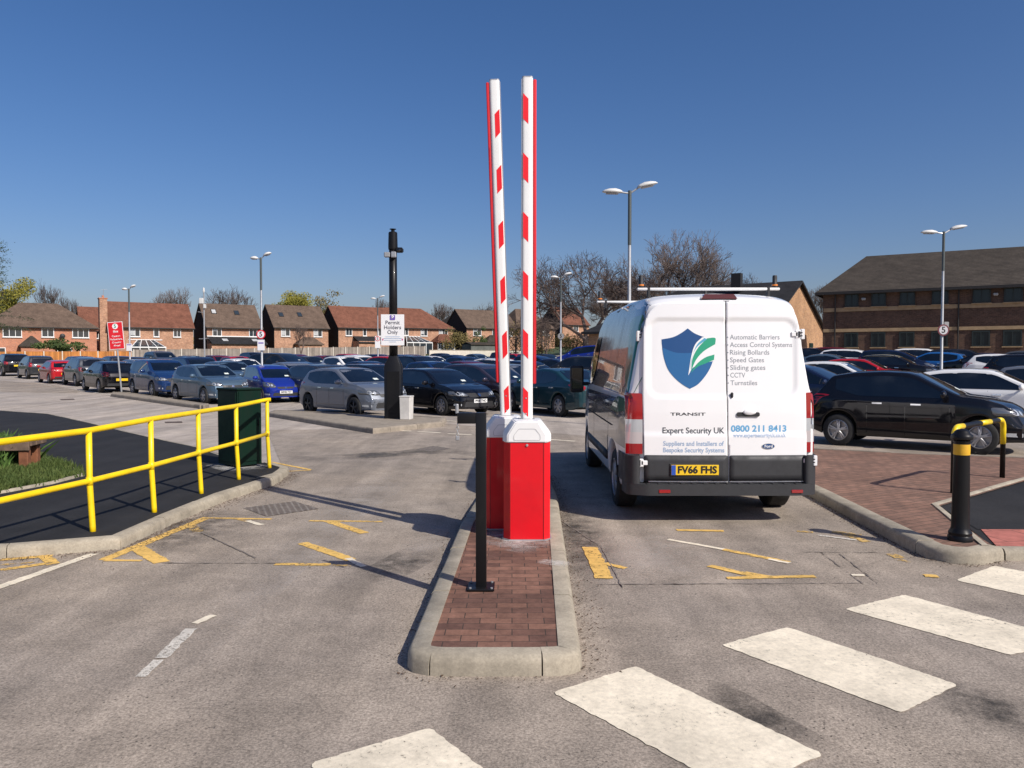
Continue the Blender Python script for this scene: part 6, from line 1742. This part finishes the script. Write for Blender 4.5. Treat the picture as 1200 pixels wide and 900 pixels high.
def bare_mesh(seed, height, depth, trunk_frac=.22, spread=.55, up=.6, r0=None):
    g = TreeGen(seed); g.md = depth; tips = []; tl = height * trunk_frac; r0 = r0 or height * .028
    g.seg(Vector((0, 0, -.3)), Vector((0, 0, tl)), r0 * 1.15, r0, 8)
    nT = (len(g.V), len(g.F))
    tv, tf = list(g.V), list(g.F); g.V = []; g.F = []
    k = 4 if depth > 4 else 3
    for j in range(k):
        a = 6.283 * j / k + g.r.gauss(0, .3); d = Vector((math.cos(a) * spread, math.sin(a) * spread, 1)).normalized()
        g.grow(Vector((0, 0, tl - .05)), d, height * .25, r0 * .62, depth, up, spread, tips, None)
    mx = max(v[2] for v in g.V); s = (height - tl) / (mx - tl)
    g.V = [(v[0] * s, v[1] * s, tl + (v[2] - tl) * s) for v in g.V]
    mt = bpy.data.meshes.new('trunk'); mt.from_pydata(tv, [], tf); mt.materials.append(M['bark'])
    mc = bpy.data.meshes.new('crown'); mc.from_pydata(g.V, [], g.F); mc.materials.append(M['twig'])
    return mt, mc
TREES = {}
def bare_tree(key, label, px, depth, sx=1.0, rz=0.0, sz=1.0, group='bare winter trees'):
    mt, mc = TREES[key]; x, y = at(px, depth); t = thing('bare_tree', label, 'tree', (x, y, gz(x, y)), rz, group)
    t.scale = (sx, sx, sz)
    for nm, me in (('trunk', mt), ('crown', mc)):
        o = bpy.data.objects.new(nm, me); COL.objects.link(o); o.parent = t
TREES['a'] = bare_mesh(3, 14, 6, .14, .72, .45); TREES['b'] = bare_mesh(11, 15, 6, .16, .62, .6); TREES['c'] = bare_mesh(5, 10, 5, .22, .5, .7); TREES['d'] = bare_mesh(8, 11, 5, .2, .45, .9)
bare_tree('a', 'large spreading bare tree left of the van, standing behind the distant lamp', 687, 105, 1.12, 0, (zat(292, 105) - 1.5) / 14)
bare_tree('b', 'tallest bare tree, rising above the roof of the van', 792, 112, 1.05, 1.0, (zat(268, 112) - 1.7) / 15)
bare_tree('a', 'shorter bare tree right behind the tallest one, above the van roof', 852, 125, .72, 2.1, (zat(318, 125) - 2) / 14)
bare_tree('b', 'bare tree between the large spreading one and the lamp beyond the van', 730, 120, .7, 3.0, (zat(322, 120) - 2) / 15)
bare_tree('c', 'small bare tree between the gabled building and the office block', 966, 120, .9, .5, (zat(336, 120) - 2) / 10)
bare_tree('c', 'round bare tree behind the ridge of the red-tiled house with the chimney', 205, 160, 1.0, 1.5, (zat(337, 160) - 3) / 10)
bare_tree('d', 'bare tree behind the roof left of the tall lamp', 266, 165, 1.5, .5, (zat(333, 165) - 3) / 11)
bare_tree('d', 'thin bare tree above the far left hipped roof', 60, 170, .9, 2.5, (zat(329, 170) - 3) / 11)
bare_tree('c', 'sparse bare tree above the small red-roofed house', 84, 190, .7, .2, (zat(352, 190) - 3) / 10)
bare_tree('c', 'small bare tree in the gap right of the black column houses', 518, 210, 1.1, 4, (zat(358, 210) - 3) / 10)
bare_tree('d', 'low bare tree behind the brown house at the left boom', 570, 215, 1.6, 4, (zat(358, 215) - 3) / 11)
bare_tree('c', 'faint bare tree behind the red-tiled terrace roof', 448, 230, 1.0, 4, (zat(352, 230) - 3) / 10)
bare_tree('d', 'small bare tree standing before the two-skylight house', 353, 104, .33, 2, .5)
bare_tree('c', 'bare garden tree behind the right boom', 640, 98, .42, 2, .62)

def leafy(label, px, depth, w, h, zc_px, mat, n=2600, name='leafy_tree', cat='tree', leaf=.22, trunk=True, seed=1, group=None, squash=1.0, base=None):
    x, y = at(px, depth); z = gz(x, y); g = random.Random(seed)
    t = thing(name, label, cat, (x, y, z), 0, group); zc = base if base is not None else zat(zc_px, depth) - z
    cl = [(Vector((g.gauss(0, w * .24), g.gauss(0, w * .24), g.gauss(0, h * .22))), g.uniform(.18, .34)) for _ in range(16)]
    V_, F_ = [], []
    for i in range(n):
        c, rr = g.choice(cl); dv = Vector((g.gauss(0, 1), g.gauss(0, 1), g.gauss(0, 1))).normalized() * (g.random() ** .5)
        p = c + Vector((dv.x * rr * w, dv.y * rr * w, dv.z * rr * h)); p.z = max(p.z, -h * .48)
        a = Vector((g.gauss(0, 1), g.gauss(0, 1), g.gauss(0, 1))).normalized(); b = a.orthogonal().normalized(); s = leaf * g.uniform(.5, 1.2); i0 = len(V_)
        for q in (-a * s, b * s * .6, a * s, -b * s * .6): V_.append(tuple(p + q + Vector((0, 0, zc))))
        F_.append((i0, i0 + 1, i0 + 2, i0 + 3))
    me = bpy.data.meshes.new('crown'); me.from_pydata(V_, [], F_); me.materials.append(mat); o = bpy.data.objects.new('crown', me); COL.objects.link(o); o.parent = t
    bm = bmesh.new(); tube(bm, [(0, 0, -.2), (.02 * w, 0, max(.3, zc - h * .1)), (.03 * w, .02, max(.4, zc + h * .25))], [h * .03 + .03, h * .02 + .02, .02], 7)
    for k in range(4):
        a = k * 1.6; tube(bm, [(.0, 0, max(.2, zc - h * .3)), (math.cos(a) * w * .28, math.sin(a) * w * .28, max(.3, zc + h * .15))], [h * .015 + .01, .015], 5)
    obj('trunk', bm, M['bark'], t)
    return t
M['leaf_spring'] = leafmat('spring_leaves', (.13, .125, .02), (.27, .24, .04), 1.5); M['leaf_dark'] = leafmat('conifer_needles', (.018, .03, .014), (.045, .07, .028), 1.0); M['leaf_green'] = leafmat('shrub_leaves', (.03, .055, .018), (.09, .12, .035), 1.5)
M['leaf_olive'] = leafmat('olive_leaves', (.10, .085, .035), (.19, .15, .055), 1.5)
leafy('yellow-green tree in spring leaf behind the far left roof', 4, 135, 6.2, 6.0, 348, M['leaf_spring'], 12000, leaf=.17, seed=2)
leafy('bright yellow-green tree behind the roof right of the tall lamp', 347, 160, 7.0, 4.8, 358, M['leaf_spring'], 6500, leaf=.19, seed=3)
leafy('thin yellowish tree behind the gap right of the two-skylight house', 384, 175, 9, 5, 362, M['leaf_olive'], 1500, leaf=.25, seed=4)
leafy('dark evergreen shrub peeping over the orange fence', 66, 99, 4.2, 1.2, 406, M['leaf_green'], 2600, 'garden_shrub', 'shrub', .14, seed=5)
leafy('small tuft of shrub over the orange fence at its right', 94, 98, 1.2, 1.0, 407, M['leaf_green'], 500, 'garden_shrub', 'shrub', .1, seed=6)
leafy('olive hedge shrub between the red-tiled and brown-roofed houses', 538, 140, 4.6, 4.2, 399, M['leaf_olive'], 2600, 'garden_shrub', 'shrub', .16, seed=7)
leafy('dark shrub beside the porch of the brown-roofed house', 563, 140, 2.2, 2.8, 400, M['leaf_green'], 1200, 'garden_shrub', 'shrub', .14, seed=8)
leafy('brownish garden tree behind the booms', 604, 118, 5.2, 4.8, 396, M['leaf_olive'], 2600, 'garden_tree', 'tree', .13, seed=9)
leafy('greenish shrub right of the right boom', 634, 110, 6.0, 4.0, 401, M['leaf_olive'], 2400, 'garden_shrub', 'shrub', .13, seed=10)
leafy('wide dull shrub in front of the house behind the bare tree', 675, 112, 7.0, 3.2, 401, M['leaf_olive'], 2400, 'garden_shrub', 'shrub', .13, seed=12)
# conifer reaching in from the left edge: tiers of drooping branches
x, y = at(-27, 80); cf = thing('cedar_tree', 'dark drooping-branched conifer reaching in at the upper left edge', 'tree', (x, y, gz(x, y)))
g = random.Random(4); V_, F_ = [], []; tg = TreeGen(9)
for k in range(70):
    zz_ = 4 + 10.5 * (k / 70.0); a = g.uniform(0, 6.28); ln_ = 6.2 * (1 - (zz_ - 4) / 15) * g.uniform(.6, 1.05); p = Vector((0, 0, zz_)); d = Vector((math.cos(a), math.sin(a), .12))
    for i in range(7):
        q = p + d * ln_ / 7; tg.seg(p, q, .07 * (1 - i / 8), .07 * (1 - (i + 1) / 8), 4); d.z -= .05
        if i > 1:
            for _ in range(26):
                o_ = q + Vector((g.gauss(0, .28), g.gauss(0, .28), g.gauss(-.05, .13))); aa = Vector((g.gauss(0, 1), g.gauss(0, 1), g.gauss(0, .4))).normalized(); bb = aa.orthogonal().normalized(); s = g.uniform(.05, .15); i0 = len(V_)
                for r_ in (-aa * s, bb * s * .3, aa * s, -bb * s * .3): V_.append(tuple(o_ + r_))
                F_.append((i0, i0 + 1, i0 + 2, i0 + 3))
        p = q
tg.seg(Vector((0, 0, -.3)), Vector((0, 0, 14.5)), .3, .05, 8)
for nm, vv_, ff_, mt in (('trunk', tg.V, tg.F, M['bark']), ('crown', V_, F_, M['leaf_dark'])):
    me = bpy.data.meshes.new(nm); me.from_pydata(vv_, [], ff_); me.materials.append(mt); o = bpy.data.objects.new(nm, me); COL.objects.link(o); o.parent = cf
# ground cover: distant wooded skyline low behind the houses
g = random.Random(21); V_, F_ = [], []
for i in range(9000):
    xx = g.uniform(-420, 420); yy = 420 + g.uniform(-12, 12); hgt = 7 + 3.5 * math.sin(xx * .03) + 2 * math.sin(xx * .11 + 1); zz_ = g.uniform(0, 1) ** .7 * hgt
    s = g.uniform(.6, 1.7); a = Vector((g.gauss(0, 1), g.gauss(0, .5), g.gauss(0, 1))).normalized(); b = Vector((a.z, 0, -a.x)); i0 = len(V_)
    p = Vector((xx, yy, zz_ + 1.0))
    for q in (-a * s, b * s * .7, a * s, -b * s * .7): V_.append(tuple(p + q))
    F_.append((i0, i0 + 1, i0 + 2, i0 + 3))
me = bpy.data.meshes.new('distant_wood'); me.from_pydata(V_, [], F_); me.materials.append(M['leaf_olive']); o = bpy.data.objects.new('distant_wood', me); COL.objects.link(o); tag(o, 'low line of far-off trees behind the houses', 'wood', None, 'stuff')
# ================================================================ the parked cars
S_, N_ = -47, 133
C = place_car
# front rows, left of the barriers
C('hatch', 414, 24.0, -44, 'silver', 'silver five-door hatchback nearest the black column, nose towards the road', rims=M['rim_dark'], plate='WJ18 KPE')
C('suv', 190, 34.0, S_, 'midblue', 'slate blue off-road car behind the low concrete strip, leftmost facing this way', scale=.97)
C('hatch', 246, 30.3, -44, 'silverblue', 'pale blue-grey hatchback behind the end of the green cabinet')
C('mpv', 318, 31.0, -56, 'royal', 'bright royal blue small hatchback with a white front plate', scale=.92, plate='MF08 FZV')
C('estate', 512, 25.0, -48, 'black', 'black hatchback right of the black column, white front plate', scale=.97, plate='PF08 TNO')
C('mpv', 572, 27.0, S_, 'purple', 'dark plum people carrier immediately left of the booms')
C('saloon', 652, 24.6, 122, 'teal', 'dark teal car seen between the booms and the van mirror', scale=1.02)
C('estate', 385, 29.8, S_, 'charcoal', 'charcoal estate directly behind the silver hatchback')
C('estate', 442, 30.5, S_, 'black', 'black estate half hidden behind the black column')
C('saloon', 345, 37.0, S_, 'silver', 'silver saloon whose bonnet shows behind the royal blue hatchback')
C('hatch', 270, 37.0, S_, 'silverblue', 'light metallic blue hatchback behind the pale blue-grey one')
C('suv', 232, 39.5, S_, 'navy', 'navy off-road car with a dark roof, behind the slate blue one')
C('estate', 170, 43.0, S_, 'silver', 'silver-blue estate behind the slate blue off-road car')
C('hatch', 286, 45.0, S_, 'white', 'white hatchback in the third row below the tall lamp')
# tails towards us at the left
C('hatch', 128, 37.5, N_, 'black', 'black hatchback showing its yellow rear plate behind the red sign post')
C('suv', 100, 43.5, N_, 'grey', 'grey off-road car showing its tail left of the black hatchback', scale=.95)
C('hatch', 68, 46.5, N_, 'red', 'small red hatchback showing its tail in the left row', scale=.93)
C('mpv', 42, 53.0, N_, 'charcoal', 'charcoal car squeezed behind the small red hatchback')
C('suv', 14, 58.0, N_, 'black', 'black off-road car farthest left showing its tail')
C('estate', 92, 57.0, N_, 'navy', 'navy car in the gap between the red hatchback and the grey off-road car')
C('mpv', 134, 52.0, N_, 'dark', 'dark roof poking up behind the black hatchback by the red sign')
C('saloon', 158, 56.0, S_, 'dark', 'dark saloon right of the red sign post, far row')
# middle distance, left of centre
C('suv', 332, 47.0, -28, 'dark', 'large dark people carrier seen side-on below the tall lamp', scale=1.08)
C('suv', 190, 66.0, S_, 'grey', 'boxy grey vehicle in front of the fence at the left', scale=1.08)
C('estate', 258, 63.0, S_, 'darkred', 'dark red estate before the fence left of the tall lamp')
C('hatch', 225, 60.0, S_, 'black', 'black hatchback in the far row left of the camera mast')
C('mpv', 350, 64.0, S_, 'burgundy', 'burgundy roof behind the large dark people carrier')
C('hatch', 366, 56.0, S_, 'charcoal', 'charcoal hatchback right of the large dark people carrier')
C('hatch', 384, 62.0, S_, 'darkred', 'dark red hatchback left of the white pick-up sized car')
C('hatch', 408, 47.0, S_, 'white', 'white hatchback in the middle distance, left of the red people carrier', scale=1.08)
C('mpv', 424, 58.0, S_, 'white', 'second white car just behind the white hatchback')
C('mpv', 446, 51.0, 140, 'red', 'bright red people carrier left of the black column')
C('saloon', 432, 39.5, S_, 'navy', 'dark navy saloon in front of the bright red people carrier')
C('estate', 412, 76.0, S_, 'red', 'red roof against the fence above the white cars')
C('estate', 445, 72.0, S_, 'navy', 'navy roof against the fence above the red people carrier')
C('suv', 300, 72.0, S_, 'black', 'black roof by the foot of the tall lamp, far row')
C('hatch', 280, 56.0, S_, 'red', 'red hatchback just left of the tall lamp foot')
# middle distance, between the column and the booms
C('suv', 492, 43.5, S_, 'black', 'boxy black off-road car right of the black column')
C('estate', 484, 70.0, S_, 'purple', 'plum coloured roof near the fence right of the column')
C('mpv', 475, 60.0, S_, 'navy', 'navy people carrier under the plum coloured roof')
C('hatch', 508, 58.0, S_, 'white', 'white hatchback between the column and the booms, far row')
C('hatch', 513, 36.5, S_, 'midblue', 'mid blue hatchback behind the black one right of the column')
C('saloon', 551, 40.5, S_, 'burgundy', 'dark burgundy saloon behind the plum people carrier')
C('estate', 535, 66.0, S_, 'navy', 'long navy estate in the far row left of the booms')
C('hatch', 548, 54.0, S_, 'midblue', 'blue hatchback in the far row left of the booms')
C('estate', 588, 45.5, S_, 'white', 'white estate seen behind the booms')
C('saloon', 560, 82.0, S_, 'silverblue', 'pale blue saloon in the farthest row left of the booms')
C('mpv', 592, 90.0, S_, 'navy', 'navy people carrier in the farthest row behind the booms')
C('hatch', 608, 78.0, S_, 'red', 'red roof seen between the two booms')
C('hatch', 608, 30.5, S_, 'silver', 'silver hatchback glimpsed between the booms')
C('estate', 618, 38.0, S_, 'navy', 'navy estate between the booms and the plum people carrier')
C('saloon', 655, 47.5, -35, 'navy', 'dark blue saloon right of the booms')
C('mpv', 632, 56.0, -35, 'midblue', 'blue people carrier close right of the right boom')
C('suv', 676, 40.0, 150, 'dark', 'dark off-road car left of the van mirror', scale=1.0)
C('suv', 683, 68.0, 150, 'royal', 'boxy blue vehicle in the distance left of the van', scale=1.15)
C('hatch', 520, 84.0, S_, 'black', 'black hatchback near the cream wall')
C('estate', 640, 74.0, S_, 'dark', 'dark estate in the distance right of the right boom')
# right of the van
C('hatch', None, 0, -37, 'black', 'glossy black hatchback seen side-on beyond the paved verge', loc=(8.02, 15.25), scale=(.965, .98, 1.03))
C('hatch', None, 0, -37, 'white', 'white car with dark windows directly behind the glossy black hatchback', loc=(12.1, 19.3), scale=1.02)
C('hatch', 988, 28.6, -40, 'white', 'white hatchback with its nose out right of the van')
C('mpv', 944, 24.0, -42, 'navy', 'navy car whose front corner shows beside the van')
C('hatch', 1015, 33.0, -36, 'red', 'red small car with a black roof right of the white hatchback', roof='black', scale=.96)
C('hatch', 1050, 37.0, -36, 'black', 'black small car with a cream roof behind the red one', roof='cream', scale=.98)
C('mpv', 1052, 42.0, -36, 'navy', 'navy people carrier behind the cream-roofed car')
C('hatch', 1090, 41.5, 140, 'brightblue', 'bright blue hatchback showing its tail before the office block')
C('hatch', 1145, 39.5, 140, 'black', 'black hatchback with a red roof, tail towards us, right of the bright blue one', roof='darkred')
C('hatch', 1183, 37.5, -36, 'white', 'white hatchback nose behind the black tail, far right')
C('saloon', 1205, 45.0, -36, 'grey', 'grey saloon at the right edge')
C('suv', 1225, 31.0, -36, 'black', 'black off-road car cut by the right edge')
C('estate', 985, 52.0, -36, 'darkred', 'dark red estate before the office block, left of its windows')
C('estate', 1003, 46.5, -36, 'white', 'white roofed estate in the row before the office block')
C('hatch', 958, 50.0, -36, 'black', 'black hatchback beside the foot of the orange gable')
C('saloon', 975, 39.0, -36, 'silverblue', 'pale blue saloon partly hidden by the van edge')
C('estate', 1085, 48.5, -36, 'white', 'white roof behind the bright blue hatchback')
C('estate', 1130, 47.0, -36, 'dark', 'dark roof at the wall of the office block')
C('hatch', 1240, 24.5, -37, 'silver', 'silver hatchback just past the right edge')
finish_cars()
for k, free in PFREE.items():
    if free:
        def kill(o):
            for c in list(o.children): kill(c)
            bpy.data.objects.remove(o)
        kill(PROTO[k])

# ================================================================ light, sky, camera
SUN_DIR = Vector((.98, -.92, 1.12)).normalized()
el = math.asin(SUN_DIR.z); az = math.atan2(SUN_DIR.x, SUN_DIR.y)
w = bpy.data.worlds.new('World'); SC.world = w; w.use_nodes = True; nt = w.node_tree
sky = nt.nodes.new('ShaderNodeTexSky'); sky.sky_type = 'NISHITA'; sky.sun_disc = False
sky.sun_elevation = el; sky.sun_rotation = az; sky.altitude = 50; sky.air_density = 1.0; sky.dust_density = 1.7; sky.ozone_density = 4.0
bg = nt.nodes['Background']; bg.inputs[1].default_value = .094; hs = nt.nodes.new('ShaderNodeHueSaturation'); hs.inputs['Saturation'].default_value = 1.22; nt.links.new(sky.outputs[0], hs.inputs['Color']); tn = nt.nodes.new('ShaderNodeMix'); tn.data_type = 'RGBA'; tn.blend_type = 'MULTIPLY'; tn.inputs[0].default_value = 1; tn.inputs[7].default_value = (1.06, .96, 1.07, 1); nt.links.new(hs.outputs[0], tn.inputs[6]); nt.links.new(tn.outputs[2], bg.inputs[0])
sl = bpy.data.lights.new('sun', 'SUN'); sl.energy = 5.0; sl.angle = R(.53); sl.color = (1, .94, .85)
so = bpy.data.objects.new('sun', sl); COL.objects.link(so); so.rotation_euler = SUN_DIR.to_track_quat('Z', 'Y').to_euler(); so.location = (0, 0, 30)
cam = bpy.data.cameras.new('camera'); co_ = bpy.data.objects.new('camera', cam); COL.objects.link(co_)
cam.sensor_width = 36; cam.lens = 36 * FPX / 1200; cam.clip_start = .05; cam.clip_end = 4000
co_.location = (0, 0, EYE); co_.rotation_euler = (math.pi / 2 - PITCH, 0, 0); SC.camera = co_
SC.view_settings.view_transform = 'Standard'; SC.view_settings.look = 'None'; SC.view_settings.gamma = 1; SC.view_settings.exposure = 0.0
SC.cycles.use_denoising = True; SC.cycles.max_bounces = 6; SC.cycles.transparent_max_bounces = 12
